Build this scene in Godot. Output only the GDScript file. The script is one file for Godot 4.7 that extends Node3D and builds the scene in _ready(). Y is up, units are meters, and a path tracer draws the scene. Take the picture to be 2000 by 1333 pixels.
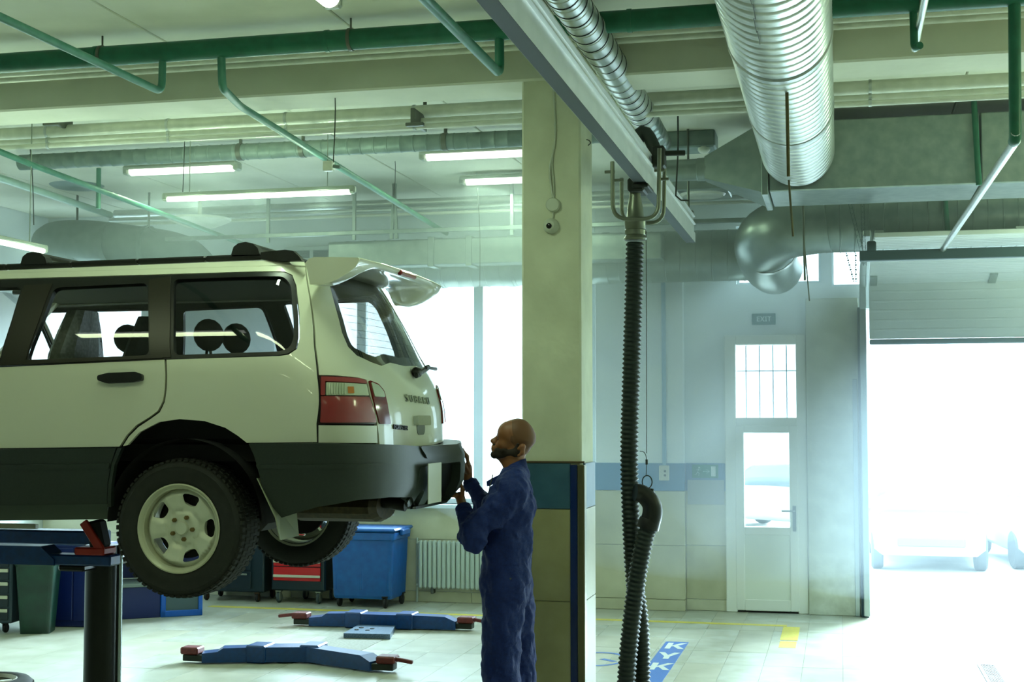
extends Node3D
# A vehicle workshop: a wagon up on an in-ground lift, a mechanic at its bumper, ducts and pipes overhead, an open bay door and haze behind.

const F := 2680.0                       # focal length in pixels of the 2000 x 1333 frame
const EYE := Vector3(0, 1.9, 0)
const WZ := -13.9                       # inner face of the back wall
const CEIL := 4.2
var cam_basis := Basis.from_euler(Vector3(deg_to_rad(3.3), deg_to_rad(13.4), 0))
var mats := {}
var taken := {}
var noise_cache := {}
var rng := RandomNumberGenerator.new()


func _ready() -> void:
	rng.seed = 7
	var cam := Camera3D.new()
	cam.name = "camera"
	cam.fov = rad_to_deg(2.0 * atan(666.5 / F))
	cam.near = 0.05
	cam.far = 300.0
	cam.transform = Transform3D(cam_basis, EYE)
	add_child(cam)
	cam.current = true
	var env := Environment.new()
	env.background_mode = Environment.BG_COLOR
	env.background_color = Color(0.82, 0.955, 1.0)
	env.background_energy_multiplier = 9.5
	env.tonemap_mode = Environment.TONE_MAPPER_LINEAR
	env.tonemap_exposure = 1.0
	env.sdfgi_enabled = true
	env.ssao_enabled = true
	env.ssil_enabled = true
	env.volumetric_fog_enabled = true
	env.volumetric_fog_density = 0.0
	var we := WorldEnvironment.new()
	we.name = "environment"
	we.environment = env
	add_child(we)
	var sun := DirectionalLight3D.new()                                       # the bright patch of a thinly clouded sky beyond the bay door
	sun.name = "hazy_sun"
	var from := Vector3(0.38, 0.40, -0.9).normalized()
	sun.transform = Transform3D(Basis.looking_at(-from, Vector3.UP), from * 20.0)
	sun.light_color = Color(0.82, 0.95, 1.0)
	sun.light_energy = 10.0
	sun.light_angular_distance = 24.0
	sun.sky_mode = DirectionalLight3D.SKY_MODE_LIGHT_ONLY
	sun.shadow_enabled = true
	add_child(sun)
	build_setting()
	build_haze()
	build_outside()
	build_ceiling_services()
	build_lamps()
	build_column()
	build_exhaust_rail()
	build_car()
	build_lifts()
	build_props()
	build_person()


# ---------- pixels to places
func ray(u: float, v: float) -> Vector3:
	return cam_basis * Vector3((u - 1000.0) / F, -(v - 666.5) / F, -1)


func onz(u: float, v: float, z: float) -> Vector3:
	var d := ray(u, v)
	return EYE + d * ((z - EYE.z) / d.z)


func ony(u: float, v: float, y: float) -> Vector3:
	var d := ray(u, v)
	return EYE + d * ((y - EYE.y) / d.y)


func onx(u: float, v: float, x: float) -> Vector3:
	var d := ray(u, v)
	return EYE + d * ((x - EYE.x) / d.x)


func pix(p: Vector3) -> Vector2:
	var q := cam_basis.transposed() * (p - EYE)
	return Vector2(1000.0 + F * q.x / -q.z, 666.5 - F * q.y / -q.z)


# ---------- nodes
func numbered(called: String) -> String:
	var n: int = taken.get(called, 0)
	taken[called] = n + 1
	return called if n == 0 else "%s_%03d" % [called, n]


func tag(o: Node, label: String, category: String, group := "", kind := "") -> Node:
	if label: o.set_meta("label", label)
	if category: o.set_meta("category", category)
	if group: o.set_meta("group", group)
	if kind: o.set_meta("kind", kind)
	return o


func thing(called: String, label: String, category: String, at := Vector3.ZERO, turn := 0.0, group := "") -> Node3D:
	var o := Node3D.new()
	o.name = numbered(called)
	add_child(o)
	o.position = at
	o.rotation.y = turn
	tag(o, label, category, group)
	return o


func mesh_of(st: SurfaceTool) -> ArrayMesh:
	st.generate_normals()
	return st.commit()


func inst(called: String, m: Mesh, mat: Material, parent: Node = self, at := Vector3.ZERO) -> MeshInstance3D:
	var o := MeshInstance3D.new()
	o.name = numbered(called) if parent == self else called
	o.mesh = m
	o.material_override = mat
	o.position = at
	parent.add_child(o, true)
	return o


func obj(called: String, st: SurfaceTool, mat: Material, parent: Node = self) -> MeshInstance3D:
	return inst(called, mesh_of(st), mat, parent)


func struct(called: String, st: SurfaceTool, mat: Material, label: String) -> MeshInstance3D:
	var o := obj(called, st, mat)
	tag(o, label, "", "", "structure")
	return o


# ---------- materials
func noise(freq: float, octaves := 4, seed_ := 1, normal := false, lo := Color.BLACK, hi := Color.WHITE, size := 256, mid := 0.5) -> NoiseTexture2D:
	var key := "%s %s %s %s %s %s %s %s" % [freq, octaves, seed_, normal, lo, hi, size, mid]
	if noise_cache.has(key): return noise_cache[key]
	var n := FastNoiseLite.new()
	n.seed = seed_
	n.frequency = freq
	n.fractal_octaves = octaves
	n.noise_type = FastNoiseLite.TYPE_SIMPLEX_SMOOTH
	var t := NoiseTexture2D.new()
	t.noise = n
	t.width = size
	t.height = size
	t.seamless = true
	t.as_normal_map = normal
	if normal: t.bump_strength = 3.0
	else:
		var g := Gradient.new()
		g.set_color(0, lo)
		g.set_color(1, hi)
		if mid != 0.5:
			g.set_offset(0, mid)
		t.color_ramp = g
	noise_cache[key] = t
	return t


func mt(key: String, col: Color, rough := 0.6, metal := 0.0) -> StandardMaterial3D:
	if mats.has(key): return mats[key]
	var m := StandardMaterial3D.new()
	m.resource_name = key
	m.albedo_color = col
	m.roughness = rough
	m.metallic = metal
	mats[key] = m
	return m


func grained(key: String, a: Color, b: Color, rough: float, freq: float, scale := 1.0, metal := 0.0, relief := 0.0, seed_ := 1) -> StandardMaterial3D:
	if mats.has(key): return mats[key]
	var m := mt(key, Color.WHITE, rough, metal)
	m.albedo_texture = noise(freq, 5, seed_, false, a, b)
	m.uv1_triplanar = true
	m.uv1_world_triplanar = true
	m.uv1_scale = Vector3.ONE * scale
	if relief > 0.0:
		m.normal_enabled = true
		m.normal_texture = noise(freq * 3.0, 4, seed_ + 3, true)
		m.normal_scale = relief
	return m


func glass(key: String, col: Color, alpha: float) -> StandardMaterial3D:
	if mats.has(key): return mats[key]
	var m := mt(key, Color(col.r, col.g, col.b, alpha), 0.02)
	m.transparency = BaseMaterial3D.TRANSPARENCY_ALPHA
	return m


func glow(key: String, col: Color, energy: float) -> StandardMaterial3D:
	if mats.has(key): return mats[key]
	var m := mt(key, Color(0.9, 0.9, 0.9), 0.4)
	m.emission_enabled = true
	m.emission = col
	m.emission_energy_multiplier = energy
	return m


# ---------- shapes
func nb(smooth := false) -> SurfaceTool:
	var st := SurfaceTool.new()
	st.begin(Mesh.PRIMITIVE_TRIANGLES)
	st.set_smooth_group(0 if smooth else -1)
	return st


func tri(st: SurfaceTool, a: Vector3, b: Vector3, c: Vector3) -> void:
	st.add_vertex(a)
	st.add_vertex(b)
	st.add_vertex(c)


func quad(st: SurfaceTool, a: Vector3, b: Vector3, c: Vector3, d: Vector3) -> void:
	tri(st, a, b, c)
	tri(st, a, c, d)


func bx(st: SurfaceTool, c: Vector3, size: Vector3, bev := 0.0, bas := Basis()) -> void:
	var h := size / 2.0
	st.set_smooth_group(-1)
	bev = minf(bev, minf(h.x, minf(h.y, h.z)) * 0.9)
	if bev <= 0.0:
		for ax in 3:
			for s in [-1.0, 1.0]:
				var n := Vector3.ZERO
				n[ax] = h[ax] * s
				var p := Vector3.ZERO
				p[(ax + 1) % 3] = h[(ax + 1) % 3]
				var q := Vector3.ZERO
				q[(ax + 2) % 3] = h[(ax + 2) % 3] * s
				quad(st, c + bas * (n - p - q), c + bas * (n - p + q), c + bas * (n + p + q), c + bas * (n + p - q))
		return
	var k := func(sx: float, sy: float, sz: float, ax: int) -> Vector3:
		var v := Vector3(sx * h.x, sy * h.y, sz * h.z)
		for i in 3:
			if i != ax: v[i] -= signf(v[i]) * bev
		return c + bas * v
	for ax in 3:
		for s in [-1.0, 1.0]:
			var cs := []
			for e in [[-1, -1], [-1, 1], [1, 1], [1, -1]]:
				var sg := Vector3.ZERO
				sg[ax] = s
				sg[(ax + 1) % 3] = e[0]
				sg[(ax + 2) % 3] = e[1] * s
				cs.append(k.call(sg.x, sg.y, sg.z, ax))
			quad(st, cs[0], cs[1], cs[2], cs[3])
	for ax in 3:
		for e in [[-1, -1], [-1, 1], [1, 1], [1, -1]]:
			var a1: int = (ax + 1) % 3
			var a2: int = (ax + 2) % 3
			var lo := Vector3.ZERO
			lo[a1] = e[0]
			lo[a2] = e[1]
			var hi := lo
			lo[ax] = -1
			hi[ax] = 1
			var p1: Vector3 = k.call(lo.x, lo.y, lo.z, a1)
			var p2: Vector3 = k.call(hi.x, hi.y, hi.z, a1)
			var p3: Vector3 = k.call(hi.x, hi.y, hi.z, a2)
			var p4: Vector3 = k.call(lo.x, lo.y, lo.z, a2)
			if e[0] * e[1] > 0: quad(st, p1, p2, p3, p4)
			else: quad(st, p1, p4, p3, p2)
	for sx in [-1.0, 1.0]:
		for sy in [-1.0, 1.0]:
			for sz in [-1.0, 1.0]:
				var a: Vector3 = k.call(sx, sy, sz, 0)
				var b: Vector3 = k.call(sx, sy, sz, 1)
				var d: Vector3 = k.call(sx, sy, sz, 2)
				if sx * sy * sz > 0: tri(st, a, d, b)
				else: tri(st, a, b, d)


func span(st: SurfaceTool, a: Vector3, b: Vector3, bev := 0.0) -> void:      # a box between two corners
	bx(st, (a + b) / 2.0, (b - a).abs(), bev)


func bar(st: SurfaceTool, a: Vector3, b: Vector3, w: float, h: float, bev := 0.0, up := Vector3.UP) -> void:
	var z := (b - a).normalized()
	if absf(z.dot(up)) > 0.98: up = Vector3.RIGHT
	var x := up.cross(z).normalized()
	bx(st, (a + b) / 2.0, Vector3(w, h, a.distance_to(b)), bev, Basis(x, z.cross(x), z))


func tube(st: SurfaceTool, pts: Array, radius, n := 10, caps := true) -> void:
	st.set_smooth_group(0)
	var cnt := pts.size()
	var rings := []
	var nx := Vector3.ZERO
	var last := Vector3.ZERO
	for i in cnt:
		var t: Vector3 = ((pts[mini(i + 1, cnt - 1)] - pts[i]).normalized() + (pts[i] - pts[maxi(i - 1, 0)]).normalized()).normalized()
		if i == 0:
			nx = (Vector3.UP if absf(t.y) < 0.9 else Vector3.RIGHT).cross(t).normalized()
		else:
			var q := Quaternion(last, t) if last.dot(t) < 0.99999 else Quaternion()
			nx = (q * nx)
			nx = (nx - t * nx.dot(t)).normalized()
		last = t
		var ny := t.cross(nx)
		var r: float = radius[i] if radius is Array or radius is PackedFloat32Array else radius
		var ring := PackedVector3Array()
		for k in n:
			var a := TAU * k / n
			ring.append(pts[i] + (nx * cos(a) + ny * sin(a)) * r)
		rings.append(ring)
	for i in cnt - 1:
		for k in n:
			var m := (k + 1) % n
			quad(st, rings[i][k], rings[i + 1][k], rings[i + 1][m], rings[i][m])
	if caps:
		st.set_smooth_group(-1)
		for k in range(1, n - 1):
			tri(st, rings[0][0], rings[0][k], rings[0][k + 1])
			tri(st, rings[cnt - 1][0], rings[cnt - 1][k + 1], rings[cnt - 1][k])


func bent(pts: Array, r: float, seg := 6) -> Array:                          # a polyline with its inner corners rounded
	var out := [pts[0]]
	for i in range(1, pts.size() - 1):
		var a: Vector3 = pts[i - 1]
		var b: Vector3 = pts[i]
		var c: Vector3 = pts[i + 1]
		var d := minf(r, minf(a.distance_to(b), b.distance_to(c)) * 0.49)
		var p := b + (a - b).normalized() * d
		var q := b + (c - b).normalized() * d
		for k in seg + 1:
			var t := float(k) / seg
			out.append(p.lerp(b, t).lerp(b.lerp(q, t), t))
	out.append(pts[-1])
	return out


func smooth_path(pts: Array, step: float) -> Array:
	var c := Curve3D.new()
	c.bake_interval = 0.01
	for i in pts.size():
		var a: Vector3 = pts[maxi(i - 1, 0)]
		var b: Vector3 = pts[mini(i + 1, pts.size() - 1)]
		var t := (b - a) / 6.0
		c.add_point(pts[i], -t, t)
	var out := []
	var L := c.get_baked_length()
	var n := maxi(2, int(L / step))
	for i in n + 1: out.append(c.sample_baked(L * i / n, true))
	return out


func axis_basis(y: Vector3) -> Basis:                                        # a basis whose Y runs along the given direction
	y = y.normalized()
	var x := (Vector3.RIGHT if absf(y.x) < 0.9 else Vector3.FORWARD)
	x = (x - y * x.dot(y)).normalized()
	return Basis(x, y, x.cross(y))


func lathe(st: SurfaceTool, prof: Array, xf := Transform3D(), n := 24, a0 := 0.0, a1 := TAU) -> void:
	var group := 0
	var full := a1 - a0 >= TAU - 0.001
	for i in prof.size() - 1:
		if i > 0:
			var d1: Vector2 = (prof[i] - prof[i - 1]).normalized()
			var d2: Vector2 = (prof[i + 1] - prof[i]).normalized()
			if d1.dot(d2) < 0.8: group += 1
		st.set_smooth_group(group)
		for k in n:
			var a := a0 + (a1 - a0) * k / n
			var b := a0 + (a1 - a0) * (k + 1) / n
			if full and k == n - 1: b = a0
			var p: Vector2 = prof[i]
			var q: Vector2 = prof[i + 1]
			var pa := xf * Vector3(p.x * cos(a), p.y, p.x * sin(a))
			var pb := xf * Vector3(p.x * cos(b), p.y, p.x * sin(b))
			var qa := xf * Vector3(q.x * cos(a), q.y, q.x * sin(a))
			var qb := xf * Vector3(q.x * cos(b), q.y, q.x * sin(b))
			if p.x > 0.00001: tri(st, pa, pb, qb)
			if q.x > 0.00001: tri(st, pa, qb, qa)


func rod(st: SurfaceTool, a: Vector3, b: Vector3, r: float, n := 12, bev := 0.0) -> void:
	var L := a.distance_to(b)
	var xf := Transform3D(axis_basis(b - a), a)
	if bev > 0.0: lathe(st, [Vector2(0, 0), Vector2(r - bev, 0), Vector2(r, bev), Vector2(r, L - bev), Vector2(r - bev, L), Vector2(0, L)], xf, n)
	else: lathe(st, [Vector2(0, 0), Vector2(r, 0), Vector2(r, L), Vector2(0, L)], xf, n)


func ball(st: SurfaceTool, c: Vector3, r: Vector3, n := 14) -> void:
	var prof := []
	for i in 9:
		var a := -PI / 2 + PI * i / 8.0
		prof.append(Vector2(cos(a) if i > 0 and i < 8 else 0.0, sin(a)))
	st.set_smooth_group(0)
	var xf := Transform3D(Basis.from_scale(r), c)
	lathe(st, prof, xf, n)


func extr(st: SurfaceTool, poly: Array, depth: float, xf := Transform3D()) -> void:   # a 2D outline (x, y) pushed along z, both ways
	var p := PackedVector2Array(poly)
	if Geometry2D.is_polygon_clockwise(p): p.reverse()
	st.set_smooth_group(-1)
	var t := Geometry2D.triangulate_polygon(p)
	var h := depth / 2.0
	for i in range(0, t.size(), 3):
		var a := p[t[i]]
		var b := p[t[i + 1]]
		var c := p[t[i + 2]]
		if (b - a).cross(c - a) < 0.0:
			var s := b
			b = c
			c = s
		tri(st, xf * Vector3(a.x, a.y, h), xf * Vector3(c.x, c.y, h), xf * Vector3(b.x, b.y, h))
		tri(st, xf * Vector3(a.x, a.y, -h), xf * Vector3(b.x, b.y, -h), xf * Vector3(c.x, c.y, -h))
	for i in p.size():
		var a := p[i]
		var b := p[(i + 1) % p.size()]
		quad(st, xf * Vector3(a.x, a.y, h), xf * Vector3(b.x, b.y, h), xf * Vector3(b.x, b.y, -h), xf * Vector3(a.x, a.y, -h))


func rounded(pts: Array, r: float, seg := 4) -> Array:                       # a closed 2D outline with rounded corners
	var out := []
	var n := pts.size()
	for i in n:
		var a: Vector2 = pts[(i + n - 1) % n]
		var b: Vector2 = pts[i]
		var c: Vector2 = pts[(i + 1) % n]
		var d := minf(r, minf(a.distance_to(b), b.distance_to(c)) * 0.48)
		var p := b + (a - b).normalized() * d
		var q := b + (c - b).normalized() * d
		for k in seg + 1:
			var t := float(k) / seg
			out.append(p.lerp(b, t).lerp(b.lerp(q, t), t))
	return out


func rect(x0: float, y0: float, x1: float, y1: float) -> Array:
	return [Vector2(x0, y0), Vector2(x1, y0), Vector2(x1, y1), Vector2(x0, y1)]


func text_mesh(s: String, size: float, depth: float) -> TextMesh:
	var f := SystemFont.new()
	f.font_names = PackedStringArray(["Droid Sans"])
	f.font_weight = 700
	var t := TextMesh.new()
	t.font = f
	t.text = s
	t.font_size = 64
	t.pixel_size = size / 64.0
	t.depth = depth
	t.curve_step = 2.0
	return t


# ---------- the setting
func holed(st: SurfaceTool, x0: float, y0: float, x1: float, y1: float, holes: Array, put: Callable) -> void:   # a wall of boxes round its openings
	var xs := [x0, x1]
	var ys := [y0, y1]
	for h in holes:
		xs.append_array([clampf(h[0], x0, x1), clampf(h[2], x0, x1)])
		ys.append_array([clampf(h[1], y0, y1), clampf(h[3], y0, y1)])
	xs.sort()
	ys.sort()
	for i in xs.size() - 1:
		var run := -1.0
		for j in ys.size():
			var solid := false
			if j < ys.size() - 1 and xs[i + 1] - xs[i] > 0.001:
				var cx: float = (xs[i] + xs[i + 1]) / 2.0
				var cy: float = (ys[j] + ys[j + 1]) / 2.0
				solid = true
				for h in holes:
					if cx > h[0] and cx < h[2] and cy > h[1] and cy < h[3]: solid = false
			if solid and run < 0.0: run = ys[j]
			if not solid and run >= 0.0:
				if ys[j] - run > 0.001: put.call(st, xs[i], run, xs[i + 1], ys[j])
				run = -1.0


func wz_rect(u0: float, v0: float, u1: float, v1: float) -> Array:           # pixels on the back wall -> [x0, y0, x1, y1]
	var a := onz(u0, (v0 + v1) / 2, WZ)
	var b := onz(u1, (v0 + v1) / 2, WZ)
	var um := (u0 + u1) / 2
	return [a.x, onz(um, v1, WZ).y, b.x, onz(um, v0, WZ).y]


const LEFT := -8.75
const RIGHT := 5.6
const FRONT := 4.0


func build_setting() -> void:
	var white := grained("painted plaster", Color(0.79, 0.80, 0.72), Color(0.87, 0.875, 0.80), 0.75, 0.012, 0.35, 0.0, 0.15)
	var upper := grained("upper wall plaster", Color(0.86, 0.89, 0.88), Color(0.92, 0.94, 0.93), 0.75, 0.012, 0.4, 0.0, 0.1, 5)
	var tile_a := [grained("cream floor tile", Color(0.635, 0.64, 0.565), Color(0.735, 0.74, 0.68), 0.3, 0.02, 0.5, 0.0, 0.0, 2), grained("pale floor tile", Color(0.655, 0.66, 0.595), Color(0.755, 0.76, 0.705), 0.27, 0.02, 0.55, 0.0, 0.0, 9), grained("warm floor tile", Color(0.625, 0.62, 0.535), Color(0.725, 0.72, 0.645), 0.33, 0.02, 0.45, 0.0, 0.0, 12)]
	var grout := mt("grey grout", Color(0.50, 0.50, 0.46), 0.85)
	# floor: a slab of grout with tiles proud of it
	var st := nb()
	span(st, Vector3(LEFT - 0.3, -0.2, WZ - 0.4), Vector3(RIGHT + 0.3, -0.0025, FRONT + 0.3))
	var floor_ := struct("floor", st, grout, "tiled workshop floor")
	st = nb()
	bx(st, Vector3(0, -0.008, 0), Vector3(0.2978, 0.016, 0.5978), 0.0)
	var tm := mesh_of(st)
	var z := WZ
	var laid := 0
	for row in 8:
		var x := -6.0
		while x < 3.0:
			var c := pix(Vector3(x + 0.15, 0, z + 0.3))
			if c.x > 190 and c.x < 2080 and c.y < 1390:
				var t := inst("tile", tm, tile_a[rng.randi() % 3], floor_, Vector3(x + 0.15, rng.randf_range(-0.0006, 0.0006), z + 0.3))
				laid += 1
			x += 0.3
		z += 0.6
	st = nb()
	z = WZ
	for row in 30:
		var x := LEFT + 0.05 - 0.3
		var xx := -6.0 - 0.3 * 9
		while xx < RIGHT:
			var c := pix(Vector3(xx + 0.15, 0, z + 0.3))
			var inside := row < 8 and xx > -6.05 and xx < 2.99 and c.x > 190 and c.x < 2080 and c.y < 1390
			if not inside and z < FRONT: bx(st, Vector3(xx + 0.15, -0.008, z + 0.3), Vector3(0.2975, 0.016, 0.5975))
			xx += 0.3
		z += 0.6
	tag(obj("tile", st, tile_a[0], floor_), "", "", "", "stuff")
	# painted marks on the floor
	var yellow := grained("worn yellow floor paint", Color(0.80, 0.72, 0.16), Color(0.84, 0.79, 0.40), 0.4, 0.05, 2.0)
	st = nb()
	var ya := ony(392, 1190, 0)
	for k in 8:
		var a := Vector3(lerpf(ya.x, ony(1535, 1230, 0).x, k / 8.0), 0, -13.05)
		var b := Vector3(lerpf(ya.x, ony(1535, 1230, 0).x, (k + 1) / 8.0), 0, -13.05)
		span(st, a + Vector3(0, 0, -0.05), b + Vector3(0, 0.0015, 0.05))
	tag(obj("floor_line", st, yellow), "long yellow line painted across the floor parallel to the back wall", "floor marking")
	st = nb()
	var y1 := ony(1545, 1232, 0)
	span(st, Vector3(y1.x - 0.075, 0, -12.98), Vector3(y1.x + 0.075, 0.0016, -12.2))
	span(st, Vector3(y1.x - 0.07, 0, -12.14), Vector3(y1.x + 0.07, 0.0016, -11.8))
	tag(obj("floor_line", st, yellow), "short worn yellow bar painted on the floor in front of the white door", "floor marking")
	# ceiling: slabs with open joints under a deck
	st = nb()
	span(st, Vector3(LEFT - 0.3, CEIL + 0.02, WZ - 0.4), Vector3(RIGHT + 0.3, CEIL + 0.3, FRONT + 0.3))
	var ceil_ := struct("ceiling", st, white, "white slab ceiling")
	for bay in [[WZ, -8.45], [-8.05, -2.0], [-2.0, FRONT]]:
		st = nb()
		bx(st, Vector3(0, 0.02, 0), Vector3(1.19, 0.05, bay[1] - bay[0] - 0.01), 0.006)
		var pm := mesh_of(st)
		var x := LEFT
		while x < RIGHT:
			inst("ceiling_panel", pm, white, ceil_, Vector3(x + 0.6, CEIL - 0.0, (bay[0] + bay[1]) / 2))
			x += 1.2
	# beam on the column line
	st = nb()
	span(st, Vector3(LEFT, 3.965, -8.45), Vector3(RIGHT, CEIL + 0.05, -8.05), 0.012)
	struct("trim_1", st, white, "white concrete ceiling beam over the column")
	st = nb()
	span(st, Vector3(LEFT, 3.93, -2.2), Vector3(RIGHT, CEIL + 0.05, -1.8), 0.012)
	struct("trim_2", st, white, "white concrete ceiling beam above the camera")
	# back wall
	var holes := [wz_rect(-260, 560, 275, 985), wz_rect(535, 545, 1163, 985), wz_rect(1428, 664, 1568, 1192), wz_rect(1438, 440, 1603, 554), wz_rect(1623, 440, 1692, 559), wz_rect(1712, 440, 2300, 548), wz_rect(1694, 640, 2300, 1230)]
	holes[2][1] = -0.05
	holes[6] = [holes[6][0], -0.05, 4.3, 3.0]
	holes[5][2] = 4.3
	st = nb()
	holed(st, LEFT - 0.3, 0.0, RIGHT + 0.3, CEIL + 0.1, holes, func(s, x0, y0, x1, y1): span(s, Vector3(x0, y0, WZ - 0.3), Vector3(x1, y1, WZ)))
	var wall := struct("wall_back", st, upper, "pale rear wall with windows and the bay door")
	tile_wall(wall, holes)
	# pilasters beside the door
	st = nb()
	var pa := onz(1166, 900, WZ).x
	var pb := onz(1338, 900, WZ).x
	span(st, Vector3(pa, 1.42, WZ), Vector3(pb, CEIL, WZ + 0.10), 0.008)
	struct("trim_3", st, upper, "shallow pale pilaster between window and door")
	st = nb()
	var pc := onz(1577, 900, WZ).x
	var pd := onz(1680, 900, WZ).x
	span(st, Vector3(pc, 0.0, WZ), Vector3(pd, 3.1, WZ + 0.07), 0.008)
	struct("trim_4", st, grained("grimy pale plaster", Color(0.72, 0.73, 0.63), Color(0.86, 0.87, 0.79), 0.7, 0.02, 0.8, 0.0, 0.2, 8), "grimy pale pilaster between door and bay opening")
	# the rest of the shell
	st = nb()
	span(st, Vector3(LEFT - 0.3, -0.1, WZ - 0.3), Vector3(LEFT, CEIL + 0.1, FRONT))
	struct("wall_left", st, upper, "pale plaster wall on the left")
	st = nb()
	span(st, Vector3(RIGHT, -0.1, WZ - 0.3), Vector3(RIGHT + 0.3, CEIL + 0.1, FRONT))
	struct("wall_right", st, upper, "pale plaster wall on the right")
	st = nb()
	span(st, Vector3(LEFT - 0.3, -0.1, FRONT), Vector3(RIGHT + 0.3, CEIL + 0.1, FRONT + 0.3))
	struct("wall_front", st, upper, "pale plaster wall behind the camera")
	windows(holes)
	door(holes[2])
	bay_door(holes[6])


func tile_wall(wall: Node, holes: Array) -> void:
	var cream := [grained("cream wall tile", Color(0.74, 0.73, 0.61), Color(0.83, 0.82, 0.71), 0.4, 0.015, 0.6, 0.0, 0.0, 4), grained("sand wall tile", Color(0.71, 0.70, 0.57), Color(0.80, 0.79, 0.67), 0.4, 0.015, 0.6, 0.0, 0.0, 6)]
	var blue := mt("blue wall tile", Color(0.36, 0.54, 0.68), 0.35)
	var rows := [[0.0, 0.112], [0.112, 0.648], [0.648, 1.19], [1.19, 1.47]]
	var x := LEFT + 0.01
	while x < 0.2:
		var x1 := x + 1.0
		for u in [1163, 1339]:
			var cutx := onz(u, 900, WZ).x
			if x < cutx - 0.01 and x1 > cutx: x1 = cutx
		for r in rows.size():
			# cut round openings: keep the pieces of this tile that no opening takes
			var parts := [[x, rows[r][0], x1, rows[r][1]]]
			for h in holes:
				var next := []
				for p in parts:
					if h[0] >= p[2] or h[2] <= p[0] or h[1] >= p[3] or h[3] <= p[1]:
						next.append(p)
						continue
					if h[0] > p[0] + 0.02: next.append([p[0], p[1], h[0], p[3]])
					if h[2] < p[2] - 0.02: next.append([h[2], p[1], p[2], p[3]])
					if h[1] > p[1] + 0.02: next.append([maxf(p[0], h[0]), p[1], minf(p[2], h[2]), h[1]])
					if h[3] < p[3] - 0.02: next.append([maxf(p[0], h[0]), h[3], minf(p[2], h[2]), p[3]])
				parts = next
			for p in parts:
				if p[2] > onz(1577, 900, WZ).x and p[2] < onz(1700, 900, WZ).x + 0.3 and p[0] > -0.4: continue
				if p[2] - p[0] < 0.03: continue
				var thick := 0.012
				if p[0] > onz(1163, 900, WZ).x - 0.02 and p[2] < onz(1345, 900, WZ).x: thick = 0.11
				elif p[0] < onz(1338, 900, WZ).x - 0.05 and p[2] > onz(1163, 900, WZ).x + 0.05: thick = 0.11
				var st := nb()
				span(st, Vector3(p[0] + 0.002, p[1] + 0.002, WZ - 0.001), Vector3(p[2] - 0.002, p[3] - 0.002, WZ + thick), 0.003)
				inst("wall_tile", mesh_of(st), blue if r == 3 else cream[rng.randi() % 2], wall)
		x = x1


func pane_at(name_: String, parent: Node, r: Array, z: float, mat: Material) -> void:
	var st := nb()
	span(st, Vector3(r[0], r[1], z - 0.004), Vector3(r[2], r[3], z + 0.004))
	inst(name_, mesh_of(st), mat, parent)


func windows(holes: Array) -> void:
	var frame := mt("white window frame", Color(0.80, 0.84, 0.84), 0.4)
	var pane := glass("clear window glass", Color(0.8, 0.9, 0.9), 0.05)
	var n := 0
	for spec in [[0, [-120, 10, 140], "left window behind the car"], [1, [700, 930], "wide bright window behind the tailgate"], [3, [], "clerestory window above the white door"], [4, [], "narrow clerestory window beside the bay door"], [5, [1880, 2120], "clerestory window above the bay door"]]:
		n += 1
		var h: Array = holes[spec[0]]
		var o := Node3D.new()
		o.name = "window_%d" % n
		add_child(o)
		tag(o, spec[2], "", "", "structure")
		var zc := WZ - 0.12
		var w := 0.055 if spec[0] < 3 else 0.025
		var edges := [h[0]]
		for u in spec[1]: edges.append(onz(u, 700, WZ).x)
		edges.append(h[2])
		var st := nb()
		span(st, Vector3(h[0], h[1], zc - 0.04), Vector3(h[0] + w, h[3], zc + 0.04), 0.004)
		span(st, Vector3(h[2] - w, h[1], zc - 0.04), Vector3(h[2], h[3], zc + 0.04), 0.004)
		span(st, Vector3(h[0] + w, h[1], zc - 0.04), Vector3(h[2] - w, h[1] + w, zc + 0.04), 0.004)
		span(st, Vector3(h[0] + w, h[3] - w, zc - 0.04), Vector3(h[2] - w, h[3], zc + 0.04), 0.004)
		obj("window_frame", st, frame, o)
		for k in range(1, edges.size() - 1):
			st = nb()
			span(st, Vector3(edges[k] - 0.05, h[1] + w, zc - 0.035), Vector3(edges[k] + 0.05, h[3] - w, zc + 0.035), 0.004)
			obj("mullion", st, frame, o)
		for k in edges.size() - 1:
			pane_at("pane", o, [edges[k] + 0.05, h[1] + w, edges[k + 1] - 0.05, h[3] - w], zc, pane)
		if spec[0] < 2:
			st = nb()
			span(st, Vector3(h[0] - 0.04, h[1] - 0.04, WZ - 0.1), Vector3(h[2] + 0.03, h[1], WZ + 0.1), 0.006)
			obj("window_sill", st, frame, o)


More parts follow.
